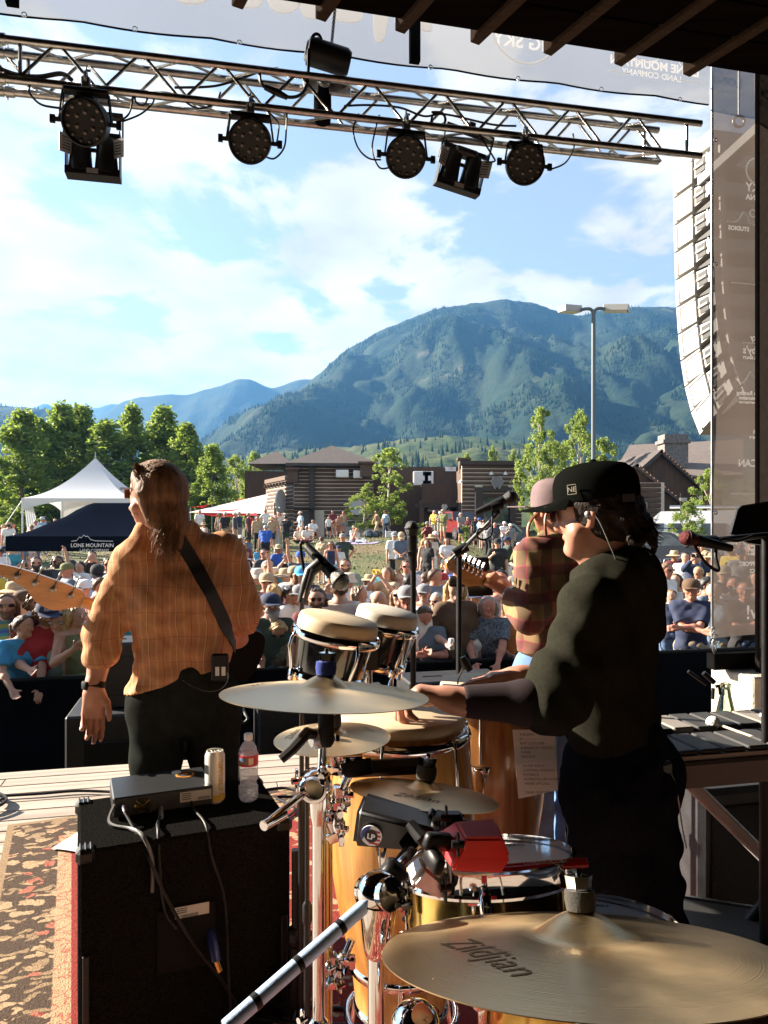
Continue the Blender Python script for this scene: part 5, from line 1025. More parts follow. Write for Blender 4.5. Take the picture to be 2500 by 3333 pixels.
def conga(label,px,py,d,r,h,wood,tilt=(0,0)):
 c=P(px,py,d);t=thing('conga_drum',label,'conga',(c.x,c.y,c.z-h),0,'conga drums');t.rotation_euler=(R(tilt[0]),R(tilt[1]),0)
 prof=[(r*.70,0),(r*.72,.01),(r*.80,h*.16),(r*1.02,h*.38),(r*1.16,h*.60),(r*1.14,h*.75),(r*1.03,h*.93),(r*.985,h - .004),(0,h - .004)]
 q=[Vector((a,0,b)) for a,b in prof[:-1]];q=spline(q,4);m=MB();m.lathe([(0.0,.002)]+[(v.x,v.z) for v in q]+[(0,h - .003)],48);m.build('shell',wood,t,50)
 m=MB();m.lathe([(r*.99,h - .03),(r*1.02,h - .012),(r*1.0,h+.003),(r*.97,h+.006),(0,h+.006)],48);m.build('drum_head',skin_h,t,60)
 for a_,b_,c_,e_ in ((r*1.06,.007,h - .045,1.8),(r*.82,.004,h*.165,3),(r*.73,.004,.012,3)):m=MB();m.ring(a_,b_,48,8,MT_((0,0,c_)),sz=e_);m.build('hoop',chrome,t,50)
 lm=MB();a_=r*1.10;lm.tube([(a_*.985,0,h - .03),(a_*1.02,0,h - .06),(a_*1.04,0,h - .12),(a_*1.07,0,h - .20)],.0045,8);lm.rbox((a_*1.055,0,h - .215),(.03,.035,.012),.004)
 lm.add([(a_*1.03,-.03,h - .205),(a_*1.03,.03,h - .205),(a_*1.06,.0,h - .32),(a_*1.06,-.022,h - .21),(a_*1.06,.022,h - .21)],[(0,3,4,1),(3,2,4),(0,2,3),(1,4,2)]);lme=lm.mesh('tension_lug',chrome,50)
 for i in range(6):obj('tension_lug',lme,t,MR_(2*PI*i/6+.25,4,'Z'))
 m=MB()
 for i in range(40):a=2*PI*i/40
 st_=MB()
 for i in range(3):
  a=2*PI*i/3+.5;ca,sa=math.cos(a),math.sin(a);st_.tube([(r*.8*ca,r*.8*sa,.12),(r*.85*ca,r*.85*sa,-.02),(r*1.25*ca,r*1.25*sa,.02-(c.z-h))],.009,8)
 st_.ring(r*.86,.008,32,8,MT_((0,0,-.01)));st_.build('basket_stand',chrome,t,50)
 m=MB();m.rbox((r*1.0,0,.06),(.02,.06,.06),.005,MR_(R(-70),4,'Z'));m.build('stand_bracket',chrome,t)
 return t
conga('tall golden wood conga lit by the sun in the centre',1306,2324,1.88,.158,.73,gwood);conga('darker conga behind, in the percussionist shadow, with the set list taped on',1590,2225,2.36,.15,.74,rwood)
m=MB();V=[];n=8
for i in range(n+1):
 for jx in range(2):p=P(1668+jx*(140+8*i/n)+20*(i/n)*(1-jx),2375+i*(225-28*jx)/n,2.16+.012*math.sin(i));V.append(p)
m.add(V,[(2*i,2*i+1,2*i+3,2*i+2) for i in range(n)]);V2=[v+Vector((0,.002,0)) for v in V];m.add(V2,[(2*i,2*i+2,2*i+3,2*i+1) for i in range(n)])
so=m.build('set_list',paper);tag(so,'typed white set list sheet hanging on the shaded conga','paper')
for k_,s in enumerate(['TAILSPIN','IT','RAT CATCHER','A BAND IN TREND >','TWIN','MEXICO','','SILVER SUN >','CENTRAL WALKED >','PAYBACK','INTERSTELLAR OVERDRIVE >','WAKE UP CALL','','DEAR DEVOTED']):
 if s:me=text('lettering',s,.0105,so.matrix_world@MT_(P(1690+k_*1.5,2395+k_*14.5,2.142))@MR_(R(90),4,'X'),ink,so,align='LEFT')
def bongo(px,py,d,r,h,nrm,parent,skin):
 c=P(px,py,d);M=look(c,Vector(nrm));r2=r*.86;shell=mat('black_lacquer',(.008,.008,.009),.12,coat=1.0)
 m=MB();m.lathe([(r2*.96,-h),(r2,-h),(r*.99,-.05),(r*.99,-.005),(0,-.005)],40,M);o=m.build('bongo_shell',shell,parent,50)
 m=MB();m.lathe([(r*1.0,-.035),(r*1.03,-.02),(r*1.02,-.002),(r*.985,.008),(r*.94,.011),(0,.011)],48,M);m.build('drum_head',skin,o,60)
 m=MB();m.ring(r*1.09,.007,48,8,M@MT_((0,0,-.04)),sz=1.9);m.build('hoop',chrome,o,60)
 m=MB();m.ring(r2*1.04,.006,48,8,M@MT_((0,0,-h+.012)),sz=2.4);m.build('bottom_ring',chrome,o,60)
 for i in range(4):
  a=2*PI*i/4+.55;K=M@MR_(a,4,'Z');m=MB();m.tube([(r*1.10,0,-.035),(r*1.2,0,-.055),(r*1.22,0,-.08),(r*1.10,0,-.12),(r2*1.14,0,-h - .01)],.0048,8,True,K);m.rbox((r2*1.12,0,-h+.01),(.028,.024,.034),.004,K);m.lathe([(0,0),(.009,0),(.008,.016),(.005,.03),(0,.03)],10,K@MT_((r2*1.14,0,-h - .04)));m.build('tension_lug',chrome,o,50)
bg_=thing('bongos','pair of black bongos with tan skins on a stand','bongos',P(1180,2120,2.2));sb=Sub(bg_)
bongo(1103,2022,2.07,.109,.165,(.20,-.02,.98),None,skin_h);bongo(1262,1997,2.30,.093,.165,(.20,-.05,.98),None,skin_w)
m=MB();m.rbox((0,0,0),(.07,.16,.1),.008,MT_(P(1200,2110,2.19)));m.build('centre_block',black_plastic)
p=P(1200,2170,2.19);m=MB();rod(m,(p.x,p.y,.05),p,.011);m.build('stand_tube',chrome,None,50)
for dx,dy in ((-.25,-.1),(.25,-.1),(0,.28)):m=MB();m.tube([(p.x,p.y,.45),(p.x+dx,p.y+dy,.03)],.008,8);m.build('leg',chrome,None,50)
sb.close()
brass=mat('brass_shell',(.62,.43,.13),.16,1.0,noise=(8,.12));whead=mat('coated_head',(.70,.70,.72),.22,noise=(4,.05),spec=.7)
def timbale(label,px,py,d,r,nrm,h=.165,txt='REMO'):
 c=P(px,py,d);t=thing('timbale',label,'timbale',c,0,'brass timbales');t.rotation_euler=look(c,Vector(nrm)).to_euler()
 m=MB();m.lathe([(r*.97,-h),(r*.985,-h+.01),(r*.98,-.02),(r*.98,-.09),(r*.998,-.094),(r*.998,-.104),(r*.98,-.108),(r*.98,-h+.01)][::-1] if 0 else [(r*.96,-h),(r*.98,-h+.012),(r*.98,-.112),(r*1.0,-.105),(r*1.0,-.095),(r*.98,-.088),(r*.98,-.004)],64);m.build('shell',brass,t,40)
 m=MB();m.lathe([(r*.985,-.006),(r*.97,.0015),(r*.93,.002),(0,.002)],64);hd=m.build('drum_head',whead,t,50)
 text('maker_stamp',txt,.022,MR_(R(-28),4,'Z')@MT_((r*.05,r*.70,.0028))@MR_(R(12),4,'Z'),ink,hd,bold=.0005)
 m=MB();m.lathe([(r*1.0,-.03),(r*1.06,-.03),(r*1.065,-.025),(r*1.035,-.02),(r*1.03,.010),(r*1.045,.014),(r*1.01,.016),(r*1.005,.0)],64,close=True);m.build('hoop',chrome,t,40)
 lm=MB();lm.lathe([(0,-.05),(.009,-.05),(.011,-.03),(.011,.004),(.006,.008),(.006,.018),(0,.018)],10,MT_((r*1.085,0,-.02)));lm.tube([(r*1.085,0,-.05),(r*1.085,0,-.12)],.0035,8);lm.rbox((r*1.06,0,-.115),(.045,.022,.03),.005);lm.lathe([(0,-.16),(.007,-.155),(.009,-.125),(0,-.12)],10,MT_((r*1.085,0,0)));lme=lm.mesh('tension_lug',chrome,50)
 for i in range(6):obj('tension_lug',lme,t,MR_(2*PI*i/6+.35,4,'Z'))
 return t
timbale('brass timbale carrying the red drumsticks',1588,2800,1.50,.166,(-.06,.20,.97));timbale('larger brass timbale half hidden behind the ride cymbal',1868,3000,1.42,.178,(.03,.22,.97))
t_=thing('timbale_stand','chrome stand holding the two brass timbales','stand',P(1700,3300,1.5));sb=Sub(t_)
p=P(1710,2960,1.62);m=MB();rod(m,(p.x,p.y,.05),p,.013);rod(m,P(1560,2960,1.6),P(1880,3080,1.55),.011);m.build('tube',chrome,None,50)
for dx,dy in ((-.28,-.1),(.28,-.1),(0,.3)):m=MB();m.tube([(p.x,p.y,.45),(p.x+dx,p.y+dy,.03)],.009,8);m.build('leg',chrome,None,50)
sb.close()
red_p=mat('red_lacquer',(.52,.012,.012),.3,coat=.5)
for k_,(a,b,lab) in enumerate([(P(1470,2836,1.43),P(1913,2803,1.40),'upper red drumstick lying across the timbale rim'),(P(1480,2846,1.42),P(1915,2812,1.39),'lower red drumstick beside the other on the timbale')]):
 m=MB();m.tube([a,a.lerp(b,.03),a.lerp(b,.12),b.lerp(a,.01),b],[.002,.004,.0065,.0068,.005],10);o=m.build('drumstick',red_p,None,50);tag(o,lab,'drumstick','red drumsticks')
 if k_==1:ax_=(b-a).normalized();text('lettering','CONQUISTADOR',.009,frame(P(1770,2818,1.385)+Vector((0,0,.004)),ax_,Vector((0,.5,.86)),ax_.cross(Vector((0,.5,.86)))),white_paint,o)
m=MB();m.tube([P(1325,2832,1.42),P(1480,2838,1.44)],[.004,.0065],8);o=m.build('wood_stick',mat('hickory',(.5,.36,.2),.5),None,50);tag(o,'pale wooden stick tip resting on the left rim of the timbale','drumstick')
def cowbell(name,label,c,M,L_,w0,h0,w1,h1,mm):
 t=thing(name,label,'cowbell',c);m=MB();V=[(-L_/2,s*w0/2*a,z*h0/2) for s,z,a in ((-1,-1,1),(1,-1,1),(1,1,.86),(-1,1,.86))]+[(L_/2,s*w1/2,z*h1/2) for s,z in ((-1,-1),(1,-1),(1,1),(-1,1))]
 m.add(V,[(0,4,5,1),(1,5,6,2),(2,6,7,3),(3,7,4,0),(4,7,6,5),(0,1,2,3)],M);me=m.mesh('bell',mm)
 bm=bmesh.new();bm.from_mesh(me);bmesh.ops.bevel(bm,geom=bm.edges[:],offset=.008,segments=3,affect='EDGES');bm.to_mesh(me);bm.free();me.shade_smooth();me.set_sharp_from_angle(angle=R(40));obj('bell',me,t);return t
bk_p=mat('worn_black_paint',(.012,.013,.016),.38,noise=(40,.3),spec=.6)
Mc=MR_(R(-9),4,'Z')@MR_(R(8),4,'Y')@MR_(R(8),4,'X');cc=P(1312,2690,1.36);t=cowbell('cowbell','black cowbell with a round flag sticker below the splash cymbal',cc,Mc,.165,.085,.07,.06,.042,bk_p)
Ms=Mc@MT_((-.050,-.041,-.004))@MR_(R(90),4,'X')@MR_(R(-2),4,'Y')
m=MB();m.lathe([(0,.0),(.019,.0),(.019,.0025),(0,.0025)],32,Ms);stk=m.build('sticker',mat('sticker_white',(.7,.7,.7),.4),t)
for i in range(4):m=MB();m.box((.006,-.013+.0075*i,.003),(.024 - .004*abs(i-1.5),.0036,.0006),Ms);m.build('sticker_stripe',mat('flag_red',(.45,.03,.04),.4),stk)
m=MB();m.prism([(.019*math.cos(a)*.98,.019*math.sin(a)*.98) for a in np.linspace(R(95),R(215),10)],.0032,Ms);m.build('sticker_blue',mat('flag_blue',(.03,.06,.28),.4),stk)
m=MB();m.lathe([(0,.003),(.012,.003),(.012,.0040),(0,.0040)],24,Ms);m.build('sticker_disc',ink,stk);text('lettering','LP',.014,Ms@MT_((0,-.005,.0046)),white_paint,stk,bold=.0005)
m=MB();m.rbox((.075,0,.02),(.05,.05,.03),.006,Mc);m.tube([Mc@Vector((.07,-.02,.02)),Mc@Vector((.12,-.06,.0))],.008,8);wing(m,Mc@Vector((.075,-.03,.05)),.018);m.build('mount_bracket',black_metal,t,50)
c2=P(1405,2862,1.36);cowbell('cowbell','scratched silver cowbell under the red block',c2,MR_(R(20),4,'Z')@MR_(R(38),4,'Y')@MR_(R(14),4,'X'),.085,.05,.045,.04,.03,mat('brushed_steel',(.5,.49,.48),.35,.9,noise=(20,.2)))
rb=thing('jam_block','bright red plastic jam block clamped above the timbale','percussion block',P(1548,2745,1.29));M=MR_(R(24),4,'Z')@MR_(R(12),4,'Y')@MR_(R(14),4,'X')
m=MB();a,b,h=.050,.034,.034
V=[(-a,-b*.9,-h),(a*.92,-b,-h),(a*.92,b,-h),(-a,b*.9,-h),(-a*1.05,-b*1.1,-.004),(a,-b*1.2,0),(a,b*1.1,0),(-a*1.05,b*1.1,-.004),(-a*.85,-b*.75,h*.75),(a*.55,-b*.9,h*.95),(a*.70,b*.55,h*1.15),(-a*.7,b*.8,h*.7),(a*.9,-b*.2,h*.4)]
m.add(V,[(0,3,2,1),(0,1,5,4),(1,2,6,5),(2,3,7,6),(3,0,4,7),(4,5,9,8),(6,7,11,10),(7,4,8,11),(8,9,10,11),(5,12,9),(5,6,12),(6,10,12),(9,12,10)],M);me=m.mesh('block',mat('red_plastic',(.72,.025,.03),.45))
bm=bmesh.new();bm.from_mesh(me);bmesh.ops.bevel(bm,geom=bm.edges[:],offset=.004,segments=2,affect='EDGES');bm.to_mesh(me);bm.free();me.shade_smooth();me.set_sharp_from_angle(angle=R(35));obj('block',me,rb)
m=MB();m.rbox((-.075,.0,.0),(.05,.02,.03),.005,M);m.rbox((-.085,-.02,-.02),(.02,.05,.03),.005,M);wing(m,M@Vector((-.06,-.035,.02)),.016);m.build('mount_bracket',black_metal,rb,50)
ar=thing('accessory_arm','black and chrome clamp arm holding the cowbells and the red block','clamp',P(1440,2760,1.36));sb=Sub(ar)
m=MB();rod(m,P(1455,2690,1.36),P(1470,2930,1.36),.006);rod(m,P(1400,2640,1.36),P(1500,2700,1.36),.007);m.build('knurled_rod',steel_grey,None,40)
m=MB();m.rbox((0,0,0),(.06,.035,.022),.006,MT_(P(1440,2768,1.34))@MR_(R(-15),4,'Y'));m.rbox((0,0,0),(.04,.03,.05),.006,MT_(P(1470,2690,1.35)));wing(m,P(1440,2720,1.32),.02,.4);wing(m,P(1450,2890,1.34),.022,.2);m.build('clamp',black_metal,None,40)
m=MB();m.rbox((0,0,0),(.035,.02,.028),.004,MT_(P(1525,2895,1.36))@MR_(R(10),4,'Y'));rod(m,P(1525,2905,1.36),P(1530,2985,1.36),.006);wing(m,P(1540,2935,1.34),.018);wing(m,P(1550,2975,1.36),.016,1);rod(m,P(1698,2855,1.40),P(1702,2905,1.40),.007);m.build('drum_key_clamp',chrome,None,40)
sb.close()
# ------------------------------------------------------------------ bass amplifier and what stands on it
AM=frame(Vector((-.869,2.14,0)),Vector((math.cos(RUGA),math.sin(RUGA),0)),Vector((-math.sin(RUGA),math.cos(RUGA),0)),Vector((0,0,1)))
carpet_m=mat('amp_carpet',(.009,.0085,.008),.95,spec=0,noise=(160,.7),bump=(260,1.0,.004));AW,AD,AH=.62,.43,.662
am=thing('speaker_cabinet','big black carpeted bass speaker cabinet seen from behind','amplifier',(-.869,2.14,0));sb=Sub(am)
m=MB();m.rbox((AW/2,AD/2,AH/2+.012),(AW,AD,AH - .024),.008,AM);m.build('cabinet',carpet_m)
for x in (.02,AW - .02):
 for y in (.02,AD - .02):
  m=MB();m.rbox((x,y,AH - .018),(.055,.055,.046),.012,AM)
  for q in (-.014,0,.014):m.rbox((x+q,y,AH+.005),(.006,.05,.006),.002,AM)
  m.build('corner_cap',black_plastic)
m=MB();m.rbox((.30,-.004,.36),(.17,.012,.19),.004,AM);jp=m.build('jack_plate',mat('plate_black',(.006,.006,.006),.7,spec=.1))
m=MB();m.box((.315,-.012,.44),(.10,.002,.034),AM);lb=m.build('label_sticker',mat('grey_label',(.42,.42,.40),.5),jp)
m=MB();[m.box((.285+.0035*i,-.0135,.428),(.0018,.001,.010),AM) for i in range(14)];[m.box((.285,-.0135,.452 - .006*i),(.03,.001,.002),AM) for i in range(3)];m.build('label_print',ink,lb,kind='stuff')
m=MB();m.tube([AM@Vector((.37,-.01,.36)),AM@Vector((.37,-.06,.35)),AM@Vector((.375,-.075,.31))],.014,10);m.build('blue_plug',mat('blue_plug',(.01,.02,.12),.4),jp,50)
m=MB();m.tube([AM@Vector((.375,-.075,.31)),AM@Vector((.385,-.08,.28))],.009,8);m.build('plug_tip',gold,jp,50)
for x in (.02,AW - .02):
 m=MB();m.rbox((x,-.004,AH*.3),(.02,.01,AH*.5),.003,AM);m.build('corner_trim',black_plastic)
sb.close()
hm_=AM@MT_((.102,.20,AH));hd=thing('amp_head','flat black amplifier head with an orange sticker on the speaker cabinet','amplifier head',hm_.translation);sb=Sub(hd)
m=MB();m.rbox((.155,.105,.039),(.31,.21,.062),.004,hm_);m.build('case',mat('satin_black',(.020,.021,.023),.38))
for x in (.03,.28):
 for y in (.03,.18):m=MB();m.lathe([(.01,0),(.012,.008),(0,.008)],10,hm_@MT_((x,y,0)));m.build('foot',black_rubber)
m=MB();m.lathe([(0,0),(.031,0),(.031,.001),(0,.001)],32,hm_@MT_((.24,.145,.0702)));os_=m.build('sticker',mat('orange_sticker',(.62,.22,.015),.5));m=MB();m.lathe([(0,.001),(.025,.001),(.025,.0016),(0,.0016)],32,hm_@MT_((.24,.145,.0702)));m.build('sticker_disc',ink,os_)
m=MB();m.prism([(-.015,-.004),(.0,-.008),(.016,0),(.004,.004),(.01,.009),(-.006,.006)],.002,hm_@MT_((.24,.145,.0702)));m.build('sticker_print',mat('orange_sticker',(0,0,0)),os_)
m=MB();m.lathe([(0,0),(.016,0),(.016,.003),(0,.003)],20,hm_@MT_((.215,.175,.0702)));m.build('guitar_pick',white_plastic)
m=MB();m.box((.255,-.002,.045),(.10,.003,.032),hm_);lb=m.build('label_sticker',mat('grey_label',(0,0,0)));m=MB();[m.box((.262+.0028*i,-.0042,.036),(.0014,.001,.009),hm_) for i in range(14)];[m.box((.225,-.0042,.056 - .006*i),(.03,.001,.002),hm_) for i in range(4)];m.build('label_print',ink,lb,kind='stuff')
m=MB();[m.ring(.008+.0055*i,.0012,24,4,hm_@MT_((.09,-.003,.035))@MR_(R(90),4,'X')) for i in range(4)]
for a in (45,135):m.box((0,0,0),(.058,.002,.003),hm_@MT_((.09,-.004,.035))@MR_(R(a),4,'Y'))
m.build('fan_grille',gold)
m=MB();m.tube([hm_@Vector((.03,.0,.045)),hm_@Vector((.03,-.02,.045)),hm_@Vector((.033,-.045,.038))],[.008,.008,.006],10);m.build('jack_plug',chrome,None,50)
m=MB();m.tube([hm_@Vector((.145,-.0,.02)),hm_@Vector((.142,-.03,.01)),hm_@Vector((.138,-.05,-.02))],[.009,.009,.007],10);m.build('speaker_plug',steel_grey,None,50)
sb.close()
hp=lambda x,y,z:hm_@Vector((x,y,z));ap=lambda x,y,z:AM@Vector((x,y,z))
cable('black instrument cable falling from the amp head down the cabinet back',[hp(.033,-.045,.038),hp(.06,-.12,-.0),ap(.19,-.02,AH - .04),ap(.24,-.03,.5),ap(.31,-.03,.36),ap(.40,-.03,.22),ap(.47,-.03,.08)],.0055,grp='cables behind the bass cabinet')
cable('grey power cable curling off the left side of the amp head',[hp(.005,.0,.05),hp(-.012,-.03,.02),hp(.0,-.06,.008),hp(.05,-.11,.008),hp(.075,-.19,.012),ap(.20,-.015,AH - .05),ap(.2,-.02,.52)],.006,grp='cables behind the bass cabinet',m_=mat('grey_cable',(.09,.09,.09),.5))
cable('speaker cable running from the amp head to the jack plate',[hp(.138,-.05,-.02+.03),hp(.125,-.10,.008),hp(.12,-.17,.012),ap(.22,-.015,AH - .06),ap(.235,-.02,.46),ap(.27,-.02,.40)],.005,grp='cables behind the bass cabinet')
cable('thin cable from the right of the amp head down to the blue plug',[hp(.24,-.0,.03),hp(.245,-.03,.012),hp(.26,-.17,.012),ap(.37,-.015,AH - .06),ap(.41,-.025,.45),ap(.42,-.04,.2),ap(.43,-.04,.06)],.004,grp='cables behind the bass cabinet')
cn=thing('drink_can','tall silver beer can with gold vertical lettering beside the amp head','can',ap(.427,.245,AH));h=.172
m=MB();m.lathe([(.024,.0),(.031,.008),(.033,.016),(.033,h - .016),(.028,h - .004),(.0275,h),(.0255,h),(.0255,h - .006),(0,h - .005)],36);m.build('can_body',mat('can_silver',(.66,.63,.56),.42,.35),cn,40)
m=MB();m.ring(.007,.0015,14,6,MT_((.006,0,h - .002)));m.rbox((-.004,0,h - .002),(.016,.012,.002),.0008);m.build('pull_tab',alu,cn)
me=text_mesh('Bitburger',.034,bold=.0006)
for v in me.vertices:a=-1.05+v.co.y/.033;v.co=Vector((.0334*math.sin(a),-.0334*math.cos(a),v.co.x+h*.48)) if 1 else v.co
for v in me.vertices:pass
me.materials.clear();me.materials.append(mat('gold_print',(.55,.36,.06),.4));o=obj('lettering',me,cn,MR_(R(95),4,'Z'))
m=MB();m.lathe([(.0333,.012),(.0333,.03)],36);m.build('gold_band',mat('gold_print',(0,0,0)),cn)
m=MB();[m.box((-.012+.0016*i,-.0332,.115),(.0008,.0014,.03)) for i in range(10)];m.build('barcode',ink,cn,kind='stuff').matrix_local=MR_(R(-38),4,'Z')
bt=thing('water_bottle','clear plastic water bottle with a red label on the cabinet corner','bottle',ap(.533,.212,AH));pet=trans_cloth('clear_pet',(.85,.88,.9),(.9,.93,.95),.4,.06,.74)  # white mixed into bottle and water for their backlit brightness
prof=[(.0,.004),(.022,.0),(.030,.006)]
for i in range(12):z=.012+i*.0085;prof+=[(.0315-(.005 if 4<i<7 else 0),z),(.0335-(.005 if 4<i<7 else 0),z+.004)]
prof+=[(.033,.118),(.033,.160),(.031,.166),(.028,.178),(.019,.194),(.0125,.200),(.0125,.212)]
m=MB();m.lathe(prof+[(a - .001,b) for a,b in reversed(prof)][:-1]+[(0,.006)],36);m.build('bottle_body',pet,bt,60)
m=MB();m.lathe([(0,.008)]+[(a - .0015,b+.001) for a,b in prof[2:24] if b<.10]+[(.031,.10),(0,.10)],36);m.build('water',pet,bt,60)
m=MB();m.lathe([(.0336,.122),(.0336,.158)],36);lb=m.build('label',mat('label_red',(.55,.03,.05),.4),bt,60)
for q,(w_,h_,c_) in enumerate([(.7,.022,(.12,.2,.33)),(.5,.011,(.28,.16,.08)),(.35,.022,(.62,.58,.40))]):
 V=[];off=(-.45,-.40,.45)[q];zz=(.140,.134,.140)[q]
 for i in range(9):a=off+w_*(i/8 - .5)*1.4;V+=[((.0342+.0002*q)*math.sin(a),-(.0342+.0002*q)*math.cos(a),zz-h_/2),((.0342+.0002*q)*math.sin(a),-(.0342+.0002*q)*math.cos(a),zz+h_/2)]
 m=MB();m.add(V,[(2*i,2*i+2,2*i+3,2*i+1) for i in range(8)]);m.build('label_print',mat('label_col%d'%q,c_,.5),lb)
m=MB();m.lathe([(.0145,.205),(.0148,.208),(.0145,.224),(.013,.226),(0,.226)],28);m.build('bottle_cap',white_plastic,bt,40)
# ------------------------------------------------------------------ microphones and stands
mesh_k=mat('mic_mesh',(.05,.05,.05),.4,.6,bump=(420,1.0,.004));mesh_g=mat('mic_mesh_grey',(.20,.20,.19),.45,.8,bump=(420,1.0,.004))
def mic(root,head,dirv,s=1.0,mm=None,red=False):
 dv=Vector(dirv).normalized();M=look(Vector(head),dv,Vector((0,1,.1)))
 m=MB();m.lathe([(.0,.026),(.012,.0235),(.021,.015),(.0255,0),(.0245,-.012),(.020,-.024),(.018,-.03)],28,M@Matrix.Scale(s,4));m.build('grille',mm or mesh_k,root,60)
 m=MB();m.ring(.0258,.0022,28,6,M@Matrix.Scale(s,4),sz=1.6);m.build('grille_ring',black_metal,root,60)
 m=MB();m.lathe([(.018,-.03),(.019,-.036),(.018,-.05),(.0125,-.15),(.011,-.155),(0,-.155)],24,M@Matrix.Scale(s,4));m.build('handle',black_metal,root,50);return M
def stand(root,top,zb=0.0,r=.0105,tripod=True,base=None):
 m=MB();m.tube([(top[0],top[1],zb+.05),(top[0],top[1],top[2])],r,12);m.tube([(top[0],top[1],zb+.05),(top[0],top[1],zb+(top[2]-zb)*.55)],r*1.5,12);m.build('stand_tube',black_metal,root,50)
 m=MB();m.lathe([(r*1.6,-.03),(r*2.1,-.02),(r*2.1,.02),(r*1.3,.03)],14,MT_((top[0],top[1],zb+(top[2]-zb)*.56)));m.build('clutch',black_plastic,root,50)
 for i in range(3):a=2*PI*i/3+.4;m=MB();m.tube([(top[0],top[1],zb+.12),(top[0]+.3*math.cos(a),top[1]+.3*math.sin(a),zb+.03)],.008,8);m.build('leg',black_metal,root,50)
t=thing('microphone_stand','upright vocal microphone on a straight stand above the bongos','microphone',(X(1345,2.75),2.75,0));sb=Sub(t)
h_=P(1340,1718,2.75);mic(None,h_,(-.04,-.06,1));m=MB();m.tube([P(1338,1790,2.75),P(1343,1815,2.76)],[.017,.014],12);m.build('clip',black_plastic,None,50);stand(None,P(1345,1812,2.76));sb.close()
t=thing('microphone_stand','drum microphone on a clip pointing down at the tan bongo','microphone',(X(985,2.2),2.2,0));sb=Sub(t)
h_=P(1108,1893,2.2);dv=P(1118,1905,2.17)-P(985,1765,2.26);mic(None,h_,dv,1.05,mesh_g)
m=MB();m.tube([P(1045,1832,2.23),P(1010,1860,2.23),P(995,1905,2.22),P(982,1960,2.22)],[.02,.019,.016,.014],12);m.build('clip',black_plastic,None,40)
m=MB();m.tube([P(1012,1850,2.19),P(985,1945,2.19)],.004,6);m.build('clip_edge',chrome,None,40)
m=MB();m.tube(bez(P(990,1770,2.25),P(970,1750,2.25),P(980,1800,2.25),P(990,1860,2.25)),.005,8);m.build('cable',rubber_cable,None,60);stand(None,P(982,1962,2.22),r=.007);sb.close()
t=thing('microphone_stand','vocal microphone on a boom arm in front of the log wall window','microphone',(X(1470,3.0),3.0,0));sb=Sub(t)
mic(None,P(1665,1617,3.0),(1,-.1,.45));m=MB();m.tube([P(1635,1640,3.0),P(1600,1655,3.0)],[.018,.02],12);m.tube([P(1612,1655,3.0),P(1622,1672,3.0)],.013,8);m.build('clip',black_plastic,None,50)
m=MB();m.tube([P(1622,1672,3.0),P(1465,1825,3.0)],.0085,12);m.build('boom_arm',steel_grey,None,50)
m=MB();m.tube(spline([P(1605,1655,3.0),P(1602,1700,2.98),P(1600,1740,2.98),P(1575,1757,2.98),P(1552,1745,2.98),P(1560,1722,2.98),P(1585,1722,3.02),P(1600,1690,3.02),P(1530,1765,2.98),P(1480,1820,2.99)]),.004,8);m.build('cable',rubber_cable,None,60)
m=MB();m.lathe([(0,-.03),(.02,-.03),(.02,.03),(0,.03)],14,MT_(P(1500,1790,3.0))@MR_(R(60),4,'Y'));m.build('boom_clutch',black_plastic,None,50);stand(None,P(1495,1800,3.02));sb.close()
t=thing('microphone_stand','dark red grilled microphone on a horizontal boom in front of the scrim','microphone',(X(2490,2.2),2.2,0));sb=Sub(t)
mic(None,P(2238,1752,2.15),(-1,-.15,.22),.9,mat('mic_mesh_red',(.10,.012,.012),.4,.5,bump=(420,1.0,.004)))
m=MB();m.tube([P(2275,1764,2.16),P(2320,1760,2.2),P(2560,1735,2.3)],[.011,.010,.009],10);m.tube([P(2280,1762,2.16),P(2325,1760,2.2)],.017,12);m.build('boom_arm',black_metal,None,50)
m=MB();m.tube(spline([P(2262,1775,2.15),P(2275,1800,2.15),P(2300,1835,2.15),P(2338,1857,2.15),P(2330,1815,2.16),P(2332,1780,2.17),P(2350,1755,2.18),P(2400,1760,2.2),P(2450,1745,2.22)]),.005,8);m.build('cable',rubber_cable,None,60);stand(None,P(2492,1745,2.27),r=.012);sb.close()
t=thing('music_stand','tilted black music stand desk at the right edge behind the boom','music stand',(X(2470,2.5),2.5,0));sb=Sub(t)
m=MB();q=[P(2380,1735,2.4),P(2402,1658,2.42),P(2415,1645,2.42),P(2620,1612,2.44),P(2620,1790,2.40),P(2440,1768,2.4)];n=(q[1]-q[0]).cross(q[-1]-q[0]).normalized()*.01;m.add(q+[v+n for v in q],[tuple(range(6)),tuple(range(11,5,-1))]+[(i,(i+1)%6,6+(i+1)%6,6+i) for i in range(6)]);m.build('desk',black_plastic)
m=MB();m.tube([(X(2540,2.42),2.42,.05),P(2540,1760,2.42)],.012,10);m.build('tube',black_metal,None,50);sb.close()
t=thing('tablet_stand','black tablet mounted on a stand beside the far guitar neck','tablet',(X(1490,3.35),3.35,0));sb=Sub(t)
q=[P(1505,1818,3.5),P(1590,1815,3.5),P(1606,1938,3.46),P(1526,1942,3.46)];n=Vector((0,.012,.004));m=MB();m.add(q+[v+n for v in q],[(0,1,2,3),(7,6,5,4)]+[(i,(i+1)%4,4+(i+1)%4,4+i) for i in range(4)]);m.build('tablet',black_plastic)
m=MB();m.rbox((0,0,0),(.075,.03,.05),.006,MT_(P(1488,1892,3.42)));m.tube([P(1488,1892,3.42),P(1530,1890,3.49)],.01,8);m.build('bracket',black_metal,None,50);stand(None,P(1492,1900,3.42));sb.close()
t=thing('clip_microphone','small black clip microphone on a gooseneck over the shaded conga','microphone',P(1500,2220,2.25));sb=Sub(t)
